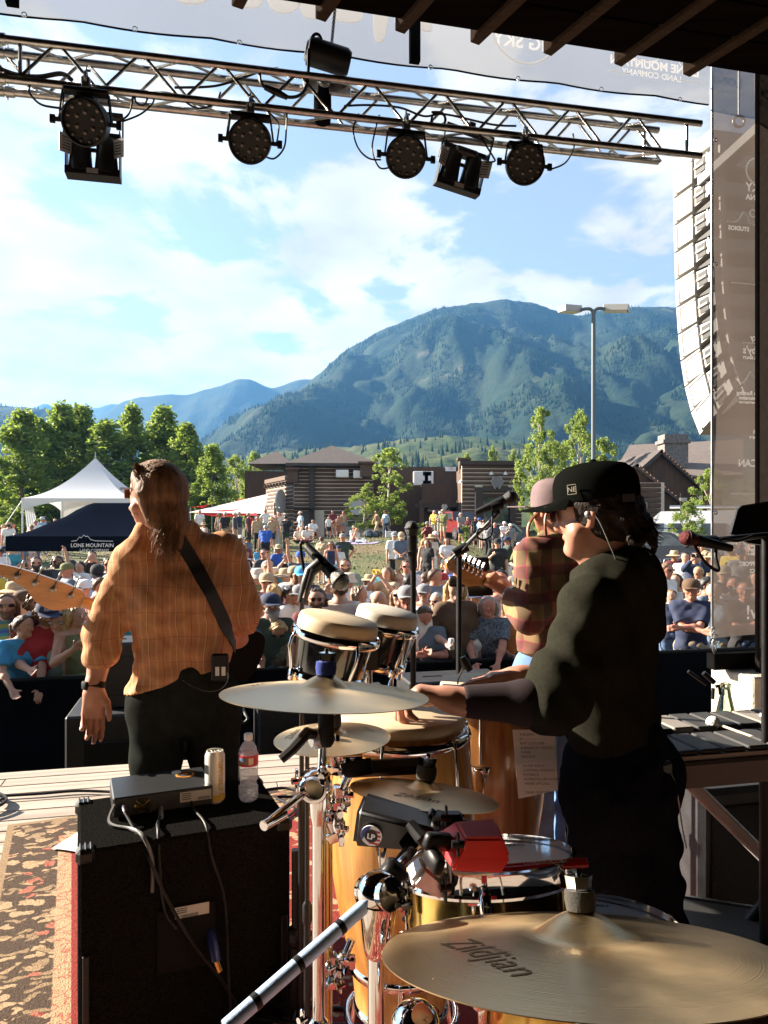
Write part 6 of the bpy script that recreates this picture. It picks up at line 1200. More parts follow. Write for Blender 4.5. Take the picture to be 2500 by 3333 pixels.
m=MB();m.tube([P(1506,2138,2.22),P(1512,2152,2.22),P(1530,2182,2.22)],[.009,.012,.010],12);m.build('capsule',black_metal,None,50);m=MB();m.tube(bez(P(1515,2160,2.22),P(1498,2190,2.22),P(1492,2205,2.24),P(1490,2225,2.26)),.003,6);m.build('gooseneck',steel_grey,None,50);sb.close()
for k_,(px,d,z1,lab) in enumerate([(1000,1.95,1.05,'thin dark stand rod left of the cymbal stand'),(962,2.3,.6,'short black stand between the cabinet and the cymbal stand')]):
 t=thing('thin_stand',lab,'stand',(X(px,d),d,0));sb=Sub(t);stand(None,(X(px,d),d,z1),r=.006+.006*k_);sb.close()
# ------------------------------------------------------------------ mallet keyboard on the right
kd=2.13;kp=Vector((X(2120,kd),kd,.925));KM=MT_(kp)@RS
mk=thing('mallet_keyboard','electronic mallet keyboard with two rows of black pads at the right','keyboard',kp);sb=Sub(mk)
m=MB();m.rbox((.62,.19,-.05),(1.24,.40,.075),.008,KM);m.build('case',mat('warm_grey_case',(.16,.14,.125),.5))
m=MB();m.box((.62,.19,-.008),(1.2,.37,.02),KM);m.build('deck_plate',mat('pad_rail',(.38,.33,.28),.6))
pad=mat('rubber_pad',(.035,.034,.034),.62,bump=(200,.2,.002));lp=mat('light_pad',(.22,.20,.18),.7)
for i in range(15):
 m=MB();m.rbox((0,0,0),(.072,.165,.016),.004);o=m.build('pad',pad);o.matrix_world=KM@MT_((.045+i*.08,.095,.008))
 if i%7 not in (2,6):m=MB();m.rbox((0,0,0),(.072,.165,.018),.004);o=m.build('pad',pad);o.matrix_world=KM@MT_((.085+i*.08,.275,.018))
 else:m=MB();m.rbox((0,0,0),(.072,.15,.018),.004);o=m.build('pad',lp);o.matrix_world=KM@MT_((.085+i*.08,.275,.018))
m=MB();m.box((.80,-.013,-.035),(.72,.006,.04),KM);pn=m.build('control_panel',mat('panel_tan',(.40,.35,.29),.45))
for x in (.56,.62,.70,.78):m=MB();m.lathe([(0,0),(.010,0),(.008,.012),(0,.012)],16,KM@MT_((x,-.016,-.035))@MR_(R(90),4,'X'));m.build('knob',black_plastic,pn)
for x in (.525,.655):m=MB();m.box((x,-.017,-.035),(.035,.002,.012),KM);m.build('panel_label',ink,pn)
for sx in (-1,1):
 m=MB();m.tube([KM@Vector((.62-sx*.42,.2,-.09)),Vector(KM@Vector((.62+sx*.42,.2,-.09)))+Vector((0,0,-.80))],.022,10);m.build('stand_leg',black_metal if sx<0 else mat('pale_leg',(.55,.53,.52),.4),None,50)
sb.close()
def mallet(label,a,b):
 t=thing('mallet',label,'mallet',a,0,'yarn mallets on the keyboard');sb=Sub(t);m=MB();m.sphere(a,(.022,.022,.021),18);m.build('yarn_head',mat('white_yarn',(.75,.73,.70),.9,bump=(160,1,.006)),None,60);m=MB();m.tube([a,b],.0042,10);m.build('shaft',mat('birch_shaft',(.70,.62,.50),.4),None,50);sb.close()
a=KM@Vector((.30,.30,.05));mallet('yarn mallet lying across the pads beside the bottle',P(2321,2352,2.42),P(2560,2438,2.25));mallet('second yarn mallet head at the right picture edge',P(2492,2338,2.52),P(2700,2420,2.4))
bo=thing('glass_bottle','green tinted clear glass bottle behind the mallet keyboard','bottle',P(2362,2350,2.62));gb=[(0,-.06),(.033,-.06),(.034,.0),(.030,.04),(.019,.09),(.0155,.115),(.0155,.122),(.0175,.124),(.0175,.132),(.015,.134)]
m=MB();m.lathe(gb+[(max(0,a_ - .003),b_+.002) for a_,b_ in reversed(gb)],28);m.build('bottle_glass',mat('green_glass',(.80,.93,.82),.03,trans=1.0),bo,50)
t=thing('bottle_mic_clip','black clip mount fixed at the bottle neck','clip',P(2330,2260,2.6));m=MB();c0=P(2330,2260,2.6);m.tube([P(2240,2185,2.6)-c0,P(2300,2228,2.6)-c0],.006,8);m.tube([P(2290,2190,2.62)-c0,P(2325,2222,2.62)-c0],.009,8);m.tube([P(2330,2235,2.6)-c0,P(2340,2232,2.6)-c0,P(2345,2260,2.6)-c0],.006,8);m.tube([P(2322,2240,2.6)-c0,P(2320,2275,2.6)-c0],.006,8);m.build('clip',black_plastic,t,50)
rc=thing('road_case','black equipment case with metal edging under the mallet keyboard','case',(1.05,2.35,0),R(-20));m=MB();m.rbox((0,0,.17),(.5,.4,.3),.01);m.build('panel',mat('case_black',(.02,.02,.02),.6),rc)
for z in (.03,.31):
 m=MB()
 for s in (-1,1):m.box((0,s*.202,z),(.51,.012,.03));m.box((s*.252,0,z),(.012,.41,.03))
 m.build('edge_trim',steel_grey,rc)
m=MB();[m.box((sx*.252,sy*.202,.17),(.03,.03,.3)) for sx in (-1,1) for sy in (-1,1)];m.build('corner_posts',steel_grey,rc,kind='stuff')
sp_=thing('floor_monitor','grey textured speaker standing behind the mallet keyboard legs','speaker',(1.30,2.95,0),R(13));m=MB();m.rbox((0,0,.32),(.42,.4,.62),.02);m.build('cabinet',MATS['sub_black'],sp_);m=MB();m.rbox((.0,-.205,.32),(.34,.012,.5),.005);m.build('grille',mat('grey_texture',(.035,.035,.035),.8,spec=.1,bump=(120,1,.01)),sp_)
pb=thing('pedal_board','dark effects pedals on the floor below the ride cymbal','pedal board',(X(2350,1.5),1.42,.03),R(-8));m=MB();m.rbox((0,0,.03),(.5,.22,.05),.006);m.build('board',black_metal,pb)
for i in range(4):m=MB();m.rbox((-.17+.11*i,0,.075),(.075,.12,.045),.006);pe=m.build('pedal',mat('pedal%d'%i,[(.04,.06,.3),(.25,.25,.25),(.02,.02,.02),(.4,.3,.2)][i],.4),pb);m=MB();m.lathe([(0,0),(.009,0),(.009,.012),(0,.012)],12,MT_((-.17+.11*i,-.03,.098)));m.build('switch',chrome,pe)
# ================================================================== PEOPLE: bodies grown from tapered limbs into one continuous skin
def V3(*a):return np.array(a,float)
def nrm(v):v=np.asarray(v,float);n=np.linalg.norm(v);return v/n if n>1e-9 else v
class Field:
 def __init__(s):s.p=[]
 def cone(s,a,b,ra,rb=None,k=.03,clips=(),sc=None):
  s.p.append((np.asarray(a,float),np.asarray(b,float),ra,ra if rb is None else rb,k,clips,sc));return s
 def ball(s,c,r,k=.03,clips=(),sc=None):return s.cone(c,c,r,r,k,clips,sc)
 def mesh(s,h,infl=0.0,noise=None,cut=(),post=None,pad=.0,ck=.003):
  lo=np.min([np.minimum(p[0],p[1])-max(p[2],p[3])*(max(p[6]) if p[6] is not None else 1) for p in s.p],0)-infl-pad-3*h
  hi=np.max([np.maximum(p[0],p[1])+max(p[2],p[3])*(max(p[6]) if p[6] is not None else 1) for p in s.p],0)+infl+pad+3*h
  n=np.ceil((hi-lo)/h).astype(int)+1;f=np.full(n,1.0,np.float32)
  ax=[lo[i]+h*np.arange(n[i]) for i in range(3)]
  for a,b,ra,rb,k,clips,sc_ in s.p:
   m=max(k,3*h)+infl+pad;r=max(ra,rb)*(max(sc_) if sc_ is not None else 1)+m
   i0=np.maximum(np.floor((np.minimum(a,b)-r-lo)/h).astype(int),0);i1=np.minimum(np.ceil((np.maximum(a,b)+r-lo)/h).astype(int)+1,n)
   X_,Y_,Z_=np.meshgrid(ax[0][i0[0]:i1[0]],ax[1][i0[1]:i1[1]],ax[2][i0[2]:i1[2]],indexing='ij',sparse=True)
   if sc_ is not None:
    q0,q1,q2=sc_;d=np.sqrt(((X_-a[0])/q0)**2+((Y_-a[1])/q1)**2+((Z_-a[2])/q2)**2);d=(d-ra)*min(sc_)
   else:
    ab=b-a;L2=float(ab@ab);px_,py_,pz_=X_-a[0],Y_-a[1],Z_-a[2]
    t=np.clip((px_*ab[0]+py_*ab[1]+pz_*ab[2])/L2,0,1) if L2>1e-9 else 0.0
    d=np.sqrt((px_-t*ab[0])**2+(py_-t*ab[1])**2+(pz_-t*ab[2])**2)-(ra+(rb-ra)*t)
   d=d-infl
   for cp,cn in clips:d=np.maximum(d,(X_-cp[0])*cn[0]+(Y_-cp[1])*cn[1]+(Z_-cp[2])*cn[2])
   sl=tuple(slice(i0[i],i1[i]) for i in range(3));g=f[sl]
   w=np.clip(.5+.5*(g-d)/max(k,1e-4),0,1);f[sl]=(g*(1-w)+d*w-k*w*(1-w)).astype(np.float32)
  if noise is not None or cut or post is not None:
   X_,Y_,Z_=np.meshgrid(*ax,indexing='ij',sparse=True)
   if noise is not None:f=f+noise(X_,Y_,Z_)
   for cp,cn in cut:d=((X_-cp[0])*cn[0]+(Y_-cp[1])*cn[1]+(Z_-cp[2])*cn[2]).astype(np.float32);w=np.clip(.5 - .5*(f-d)/ck,0,1);f=f*(1-w)+d*w+ck*w*(1-w)
   if post is not None:f=post(f,X_,Y_,Z_)
  return nets(f,lo,h)
def nets(f,lo,h):
 s=f<0;nx,ny,nz=f.shape
 cnt=np.zeros((nx-1,ny-1,nz-1),np.uint8)
 for i in (0,1):
  for j in (0,1):
   for k in (0,1):cnt+=s[i:nx-1+i,j:ny-1+j,k:nz-1+k]
 I=np.argwhere((cnt>0) & (cnt<8));idx=np.full(cnt.shape,-1,np.int32);idx[tuple(I.T)]=np.arange(len(I))
 acc=np.zeros((len(I),3));c=np.zeros(len(I));cs=[(i,j,k) for i in (0,1) for j in (0,1) for k in (0,1)]
 val={q:f[I[:,0]+q[0],I[:,1]+q[1],I[:,2]+q[2]].astype(float) for q in cs}
 for q in cs:
  for ax in range(3):
   if q[ax]==0:
    r=list(q);r[ax]=1;r=tuple(r);a,b=val[q],val[r];m=(a<0)!=(b<0);t=np.where(m,a/np.where(m,a-b,1),0)
    p=np.array(q,float)[None]+np.zeros((len(I),3));p[:,ax]=t;acc[m]+=p[m];c[m]+=1
 V=lo+h*(I+acc/c[:,None]);Fs=[]
 for ax in range(3):
  o=[slice(None)]*3;o2=[slice(None)]*3;o[ax]=slice(0,-1);o2[ax]=slice(1,None)
  e=s[tuple(o)]!=s[tuple(o2)];E=np.argwhere(e);u,v=[(1,2),(2,0),(0,1)][ax]
  E=E[(E[:,u]>0) & (E[:,v]>0) & (E[:,u]<f.shape[u]-1) & (E[:,v]<f.shape[v]-1)]
  flip=s[tuple(E.T)];q=[]
  for du,dv in ((-1,-1),(0,-1),(0,0),(-1,0)):w=E.copy();w[:,u]+=du;w[:,v]+=dv;q.append(idx[tuple(w.T)])
  Q_=np.stack(q,1);Q_[~flip]=Q_[~flip][:,::-1];Fs.append(Q_)
 F=np.concatenate(Fs);F=F[(F>=0).all(1)];return V,F
def wob(amp,sc_,seed=0,an=(1,1,1)):
 rs=np.random.RandomState(seed);D=rs.normal(size=(7,3))*sc_*np.array(an);ph=rs.rand(7)*6.28
 def f(X_,Y_,Z_):
  o=0
  for d,p in zip(D,ph):o=o+np.sin(X_*d[0]+Y_*d[1]+Z_*d[2]+p+.8*np.sin(Z_*d[0]+X_*d[2]+p))
  return (o*amp/4).astype(np.float32)
 return f
def ik(a,t,l1,l2,pole):
 a,t=np.asarray(a,float),np.asarray(t,float);d=t-a;L_=min(np.linalg.norm(d),(l1+l2)*.995);u=nrm(d);t=a+u*L_
 x=(l1*l1-l2*l2+L_*L_)/(2*L_);y=math.sqrt(max(0,l1*l1-x*x));p=np.asarray(pole,float);p=nrm(p-u*(p@u));return a+u*x+p*y,t
def rotz(v,a):c,s=math.cos(a),math.sin(a);return V3(v[0]*c-v[1]*s,v[0]*s+v[1]*c,v[2])
POSES={
'down':dict(hR=(.27,.06,.82),hL=(-.27,.05,.82)),'fold':dict(hR=(-.13,.24,1.16),hL=(.13,.26,1.19),pR=(1,-.2,-.8),pL=(-1,-.2,-.8)),
'phone':dict(hR=(.07,.33,1.58),hL=(-.07,.33,1.58),pR=(.8,.1,-1),pL=(-.8,.1,-1)),'drink':dict(hR=(.13,.27,1.33),hL=(-.26,.08,.84),pR=(.6,-.1,-1)),
'hips':dict(hR=(.21,.02,1.02),hL=(-.21,.02,1.02),pR=(1,-.6,0),pL=(-1,-.6,0)),'lean':dict(hR=(.16,.40,1.02),hL=(-.10,.40,1.0),pR=(.7,-.6,-.4),pL=(-.7,-.6,-.4),lean=.07),
'armup':dict(hR=(.28,.14,1.95),hL=(-.2,.2,1.05),pR=(1,.2,0)),'clasp':dict(hR=(.04,.26,1.05),hL=(-.04,.27,1.05),pR=(.8,-.4,-.6),pL=(-.8,-.4,-.6)),'hold':dict(hR=(.15,.30,1.12),hL=(-.25,.07,.83),pR=(.6,-.5,-.6)),
'walk':dict(hR=(.28,.22,.92),hL=(-.28,-.15,.85),fR=(.09,-.28,.10),fL=(-.09,.28,.06),lean=.05),'bend':dict(hR=(.3,.25,.62),hL=(-.3,.25,.62),lean=.22),'clap':dict(hR=(.02,.27,1.2),hL=(-.03,.28,1.18),pR=(.9,-.4,-.6),pL=(-.9,-.4,-.6),lean=.06),
'knees':dict(sit=.13,fR=(.13,.52,.06),fL=(-.13,.50,.06),pK=(0,.3,1),hR=(.1,.42,.42),hL=(-.1,.42,.42),lean=.05),'legs':dict(sit=.13,fR=(.10,.85,.08),fL=(-.14,.80,.08),pK=(0,0,1),hR=(.32,-.28,.08),hL=(-.32,-.28,.08),pR=(.3,-1,0),pL=(-.3,-1,0),lean=-.14),
'cross':dict(sit=.13,fR=(-.14,.26,.08),fL=(.14,.30,.08),pK=None,hR=(.14,.3,.28),hL=(-.14,.3,.28),lean=.06),'chair':dict(sit=.46,fR=(.15,.48,.06),fL=(-.15,.50,.06),pK=(0,1,.5),hR=(.15,.30,.64),hL=(-.15,.28,.64),lean=-.03),
}
def joints(pose,sex,yaw=0.0,pitch=0.0):
 p=POSES[pose];sit=p.get('sit');pz_=.95 if sit is None else sit;ln=p.get('lean',0);sw={'m':.185,'f':.155,'c':.155}[sex];hw_={'m':.085,'f':.09,'c':.08}[sex]
 J={};pel=V3(0,0,pz_);up=nrm(V3(0,ln*2,1));J['pel']=pel
 J['waist']=pel+up*.17;J['chest']=pel+up*.34;J['nb']=pel+up*.525;fwd=nrm(np.cross(up,V3(1,0,0))*-1) if 0 else nrm(V3(0,1,-ln*2))
 hd_=J['nb']+nrm(up+V3(0,.12-ln*.6,0))*.15;J['head']=hd_
 hf=rotz(V3(0,math.cos(pitch),math.sin(pitch)),yaw);J['hf']=nrm(hf);J['hr']=rotz(V3(1,0,0),yaw);J['hu']=np.cross(J['hr'],J['hf'])
 for s,sg in (('R',1),('L',-1)):
  sh=pel+up*.475+V3(sg*sw,0,0);J['s'+s]=sh;ht=V3(*p['h'+s])
  J['e'+s],J['w'+s]=ik(sh,ht,.285,.255,p.get('p'+s,(sg*.5,-1,-.1)));d=nrm(J['w'+s]-J['e'+s])
  if pose in ('down','walk','bend'):d=nrm(V3(0,.15,-1))
  J['t'+s]=J['w'+s]+d*.10;hp_=pel+V3(sg*hw_,0,-.02);J['h'+s]=hp_
  ft=V3(*p.get('f'+s,(sg*.11,.0,.07)));pk=p.get('pK',(0,1,0));pk=(sg*1,.3,.25) if pk is None else pk
  J['k'+s],J['a'+s]=ik(hp_,ft,.43,.43,pk);td=V3(sg*.15,1,-.25) if sit is None or pose=='chair' else V3(sg*.1,.75,.75 if pose=='legs' else -.2);J['o'+s]=J['a'+s]+nrm(td)*.15
 return J
def head_prims(F,J,near=False):
 c,f,r,u=J['head'],J['hf'],J['hr'],J['hu'];q=lambda a,b,z:c+r*a+f*b+u*z
 F.cone(q(0,-.012,.022),q(0,.018,.028),.088,.084,.02);F.cone(q(0,.022,.0),q(0,.046,-.078),.070,.036,.03)
 F.cone(q(-.03,.03,-.06),q(.03,.03,-.06),.038,.038,.02);F.cone(q(0,.088,.008),q(0,.106,-.026),.010,.014,.012)
 if near:
  F.cone(q(-.035,.076,.022),q(.035,.076,.022),.014,.014,.012);F.cone(q(-.018,.084,-.054),q(.018,.084,-.054),.0085,.0085,.008);F.ball(q(0,.078,-.088),.02,.02)
  for s in (-1,1):F.ball(q(s*.042,.06,-.018),.026,.02)
 for s in (-1,1):F.cone(q(s*.082,-.012,.012),q(s*.082,-.008,-.028),.014,.010,.008)
 F.cone(J['nb']-V3(0,0,.03),q(0,-.012,-.05),.056,.052,.03)
def arm_prims(F,J,s,near,fat=1.0,infl=0):
 F.cone(J['s'+s],J['e'+s],.050*fat,.040*fat,.03);m=J['e'+s]*.7+J['w'+s]*.3;F.cone(J['e'+s],m,.040*fat,.042*fat,.02);F.cone(m,J['w'+s],.042*fat,.027,.02)
 d=nrm(J['t'+s]-J['w'+s]);kn=J['w'+s]+d*.085;sd=nrm(np.cross(d,V3(0,1,.3)));nn=np.cross(sd,d)
 F.cone(J['w'+s]+d*.02+sd*.014,kn+sd*.026,.022,.018,.015);F.cone(J['w'+s]+d*.02-sd*.014,kn-sd*.026,.022,.018,.015)
 g=1 if s=='R' else -1
 for i in range(4):
  o=(i-1.5)*.020;l=(.072,.082,.078,.060)[i];b=kn+sd*o;e=b+nrm(d+nn*.35*g)*l*.55;F.cone(b,e,.0105,.0095,.006);F.cone(e,e+nrm(d+nn*.9*g)*l*.5,.0095,.008,.004)
 tb=J['w'+s]+d*.03-sd*.03*g;F.cone(tb,tb+nrm(d*.7-sd*.7*g+nn*.3)*.055,.014,.010,.01)
def torso_prims(F,J,sex,fat=1.0,k=.05):
 w={'m':.085,'f':.062,'c':.06}[sex];F.cone(J['hR'],J['hL'],.108*fat,.108*fat,k);x=J.get('rx',V3(1,0,0))
 F.cone(J['pel']+x*.05,J['waist']+x*w*.7,.105*fat,(.100 if sex!='f' else .088)*fat,k);F.cone(J['pel']-x*.05,J['waist']-x*w*.7,.105*fat,(.100 if sex!='f' else .088)*fat,k)
 F.cone(J['waist']+x*w*.7,J['chest']+x*w,.098*fat,.105*fat,k);F.cone(J['waist']-x*w*.7,J['chest']-x*w,.098*fat,.105*fat,k);F.cone(J['waist'],J['chest'],.10*fat,.11*fat,k)
 F.cone(J['chest']+x*w,J['sR']-x*.05,.098*fat,.062,k);F.cone(J['chest']-x*w,J['sL']+x*.05,.098*fat,.062,k);F.cone(J['sR']-x*.02,J['sL']+x*.02,.056,.056,k);F.cone(J['sR']-x*.09,J['nb'],.05,.05,k);F.cone(J['sL']+x*.09,J['nb'],.05,.05,k)
 if sex=='f':
  up=nrm(J['chest']-J['waist']);fw=np.cross(x,up)*1
  for s in (-1,1):F.ball(J['chest']+fw*.078+x*s*.066+up*.01,.062,.03)
def leg_prims(F,J,s,fat=1.0,foot=True):
 F.cone(J['h'+s],J['k'+s],.088*fat,.056*fat,.04);m=J['k'+s]*.68+J['a'+s]*.32;F.cone(J['k'+s],m,.054*fat,.056*fat,.03);F.cone(m,J['a'+s],.056*fat,.036,.03)
 if foot:F.cone(J['a'+s]+V3(0,0,-.02),J['o'+s],.038,.030,.02)
def clip_end(a,b,t):p=a+(b-a)*t;return [(p,nrm(b-a))]
PCACHE={}
def np_obj_mesh(name,VF,m,smooth=True):return np_mesh(name,VF[0],VF[1],m,smooth)
DUM=[mat('slot_%d'%i,(.5,.5,.5)) for i in range(1)]
def person_meshes(pose,sex,top,bot,yaw,pitch,near,fat):
 key=(pose,sex,top,bot,yaw,pitch,near,fat)
 if key in PCACHE:return PCACHE[key]
 J=joints(pose,sex,yaw,pitch);h=.0095 if near else .019;out={}
 F=Field();head_prims(F,J,near);torso_prims(F,J,sex,fat);[arm_prims(F,J,s,near,fat**.5) for s in 'RL'];[leg_prims(F,J,s,fat**.5) for s in 'RL']
 out['body']=np_obj_mesh('body',F.mesh(h),DUM[0])
 up=nrm(J['nb']-J['pel']);hs_=.012 if near else .015
 if top!='none':
  F=Field();torso_prims(F,J,sex,fat)
  hem=J['pel']+up*(-.06 if top in ('tee','long','shirt') else .0) if POSES[pose].get('sit') is None else J['pel']+up*.02
  if top=='dress':hem=J['pel']-up*.10 if POSES[pose].get('sit') is None else J['pel']+up*.0
  if top in ('tee','shirt'):fr=.78
  elif top=='long':fr=None
  else:fr=0
  for s in 'RL':
   if fr is None:
    F.cone(J['s'+s],J['e'+s],.056,.047,.03);F.cone(J['e'+s],J['w'+s],.046,.034,.02,clip_end(J['e'+s],J['w'+s],.93))
   elif fr:F.cone(J['s'+s],J['e'+s],.058,.056,.03,clip_end(J['s'+s],J['e'+s],fr))
  cut=[(hem,-up)]
  neck=J['nb']+up*(.02 if top not in ('tank','dress') else -.055);fw=np.cross(V3(1,0,0),up);cut.append((neck,nrm(up+fw*.30)))
  if top in ('tank','dress'):
   for s,sg in (('R',1),('L',-1)):cut.append((J['s'+s]-V3(sg*.028,0,0),V3(sg,0,0)))
  out['top']=np_obj_mesh('shirt',F.mesh(h,hs_,wob(.006,26,3),cut),DUM[0])
 F=Field();F.cone(J['hR'],J['hL'],.110*fat,.110*fat,.05);F.cone(J['pel']+V3(.05,0,0),J['pel']*.5+J['waist']*.5+V3(.05,0,0),.108*fat,.098*fat,.05);F.cone(J['pel']-V3(.05,0,0),J['pel']*.5+J['waist']*.5-V3(.05,0,0),.108*fat,.098*fat,.05)
 cut=[(J['pel']+up*.09,up)]
 for s in 'RL':
  if bot=='shorts':F.cone(J['h'+s],J['k'+s],.094,.076,.04,clip_end(J['h'+s],J['k'+s],.88))
  elif bot=='brief':F.cone(J['h'+s],J['k'+s],.092,.078,.04,clip_end(J['h'+s],J['k'+s],.45))
  elif bot=='skirt':F.cone(J['h'+s],J['k'+s]*.35+J['a'+s]*.65,.10,.115,.12,clip_end(J['h'+s],J['k'+s]*.35+J['a'+s]*.65,.97));F.cone(J['pel'],(J['kR']+J['kL'])*.175+(J['aR']+J['aL'])*.325,.10,.13,.12,clip_end(J['pel'],(J['kR']+J['kL'])*.175+(J['aR']+J['aL'])*.325,.97))
  else:F.cone(J['h'+s],J['k'+s],.090,.066,.04);F.cone(J['k'+s],J['a'+s],.064,.052,.03,clip_end(J['k'+s],J['a'+s],.97))
 out['bot']=np_obj_mesh('trousers' if bot=='pants' else bot,F.mesh(h,.010,wob(.004,30,5),cut),DUM[0])
 F=Field()
 for s in 'RL':F.cone(J['a'+s]+V3(0,0,-.018),J['o'+s]+V3(0,.01,0),.046,.038,.03)
 out['shoe']=np_obj_mesh('shoes',F.mesh(.016),DUM[0])
 out['J']=J;out['HM']=Matrix((tuple(J['hr'])+(J['head'][0],),tuple(J['hf'])+(J['head'][1],),tuple(J['hu'])+(J['head'][2],),(0,0,0,1))).to_4x4()
 out['HM']=Matrix(((J['hr'][0],J['hf'][0],J['hu'][0],J['head'][0]),(J['hr'][1],J['hf'][1],J['hu'][1],J['head'][1]),(J['hr'][2],J['hf'][2],J['hu'][2],J['head'][2]),(0,0,0,1)))
 PCACHE[key]=out;return out
HC={}
FACE=[(V3(0,.038,.05),nrm(V3(0,.82,-.57)))]
def hair_mesh(st,near):
 k=('h',st,near)
 if k in HC:return HC[k]
 F=Field();h=.008 if near else .014;nz=wob(.007,70,4,(1.4,1.4,.5));cut=list(FACE)
 F.cone(V3(0,-.016,.024),V3(0,.016,.030),.098,.094,.02)
 if st=='short':cut.append((V3(0,0,-.05),V3(0,.3,-1)))
 elif st=='long':
  for x in (-.075,-.045,0,.045,.075):F.cone(V3(x,-.05,.0),V3(x*1.35,-.075,-.26),.042,.026,.03)
  for x in (-.088,.088):F.cone(V3(x,.0,.02),V3(x*1.1,.02,-.22),.03,.020,.03)
  nz=wob(.010,60,6,(1.8,1.8,.25));cut=[(V3(0,.05,.05),nrm(V3(0,.9,-.35)))]
 elif st=='curly':
  for i in range(26):a=i*2.4;z=.09 - .006*i;F.ball(V3(.098*math.cos(a)*min(1,.5+i*.03),.092*math.sin(a)*min(1,.5+i*.03) - .02,z),.036,.01)
  nz=wob(.012,110,7);cut=[(V3(0,.045,.05),nrm(V3(0,.85,-.5)))]
 elif st=='pony':F.ball(V3(0,-.11,.02),.035,.01);F.cone(V3(0,-.13,.01),V3(0,-.14,-.16),.030,.014,.02)
 elif st=='bun':F.ball(V3(0,-.10,-.03),.036,.01)
 m=np_obj_mesh('hair',F.mesh(h,0,nz,cut,ck=.016),DUM[0]);HC[k]=m;return m
def beard_mesh(big):
 k=('b',big)
 if k in HC:return HC[k]
 F=Field();F.cone(V3(-.05,.045,-.045),V3(0,.062,-.088),.034,.036,.02);F.cone(V3(.05,.045,-.045),V3(0,.062,-.088),.034,.036,.02)
 if big:F.cone(V3(0,.06,-.09),V3(0,.07,-.19),.052,.025,.03)
 m=np_obj_mesh('beard',F.mesh(.009,.002,wob(.007,90,9),[(V3(0,0,-.036),V3(0,-.5,1))]),DUM[0]);HC[k]=m;return m
def hat_mesh(st):
 if st in HC:return HC[st]
 m=MB()
 if st in ('cap','capback'):
  M=MT_((0,0,.035))@(MR_(PI,4,'Z') if st=='capback' else Matrix.Identity(4))@MD_((.98,1.08,1,1))
  m.lathe([(.103,-.005),(.1035,.02),(.100,.045),(.090,.070),(.066,.090),(.03,.099),(0,.100),(0,.094),(.06,.082),(.09,.05),(.098,.0)],28,M);m.sphere((0,0,.102),.007,8,M)
  V=[]
  for i in range(13):
   a=PI*(i/12);x=.094*math.cos(a);e=.075*math.sin(a)**.8
   V+=[(x,.045+.05*math.sin(a),.002),(x*1.02,.055+.05*math.sin(a)+e,-.004 - .012*abs(math.cos(a))+.004*math.sin(a)),(x*1.02,.055+.05*math.sin(a)+e,-.010 - .012*abs(math.cos(a))+.004*math.sin(a)),(x,.045+.05*math.sin(a),-.006)]
  m.add(V,[(4*i+j,4*i+4+j,4*i+4+(j+1)%4,4*i+(j+1)%4) for i in range(12) for j in range(4)],M)
 else:
  b={'sunhat':.20,'cowboy':.185,'bucket':.15}[st];n=28;prof=[(.10,.03),(.104,.05),(.097,.10),(.08,.125),(.04,.128),(0,.122)]
  V=[];
  for r_,z in [(b,0),(b*.8,0),(.108,.03)]:
   for i in range(n):a=2*PI*i/n;zz=(z if r_<.12 else .03+(.055*(abs(math.cos(a))**2)*(r_/b)**3 if st=='cowboy' else (-.03 if st=='sunhat' else -.06)*(r_ - .108)/(b - .108)));V.append((r_*math.cos(a),r_*1.12*math.sin(a),zz+.012))
  m.add(V,[(j*n+i,j*n+(i+1)%n,(j+1)*n+(i+1)%n,(j+1)*n+i) for j in range(2) for i in range(n)]);m.add([(a,b_,c - .004) for a,b_,c in V],[(j*n+i,(j+1)*n+i,(j+1)*n+(i+1)%n,j*n+(i+1)%n) for j in range(2) for i in range(n)])
  m.lathe([(a,z+.01) for a,z in prof],n,MD_((1,1.12,1,1)))
 me=m.mesh('hat',DUM[0],50);HC[st]=me;return me
def glasses_mesh(rd=False):
 k=('g',rd)
 if k in HC:return HC[k]
 m=MB()
 for s in (-1,1):
  m.rbox((s*.034,.100,.014),(.054,.012,.036),.005,MR_(R(s*-10),4,'Z')) if not rd else m.lathe([(0,-.004),(.022,-.004),(.022,.004),(0,.004)],16,MT_((s*.034,.101,.012))@MR_(R(90),4,'X'))
  m.box((s*.076,.045,.022),(.006,.10,.008))
 m.box((0,.105,.02),(.03,.008,.007));me=m.mesh('sunglasses',DUM[0],40);HC[k]=me;return me
EYE=MB().sphere((0,0,0),(.013,.007,.007),10).mesh('eye',mat('eye_dark',(.06,.04,.03),.3),60)
MOUTH=MB().sphere((0,0,0),(.021,.006,.0055),10).mesh('mouth',mat('lips',(.30,.09,.075),.5),60);BROW=MB().sphere((0,0,0),(.018,.005,.004),8).mesh('eyebrow',mat('brow',(.06,.035,.02),.8),60)
SKIN={k:mat('skin_'+k,c,.5,noise=(14,.10),spec=.35) for k,c in dict(fair=(.52,.29,.20),tan=(.40,.20,.125),red=(.50,.22,.15),brown=(.20,.10,.06)).items()}
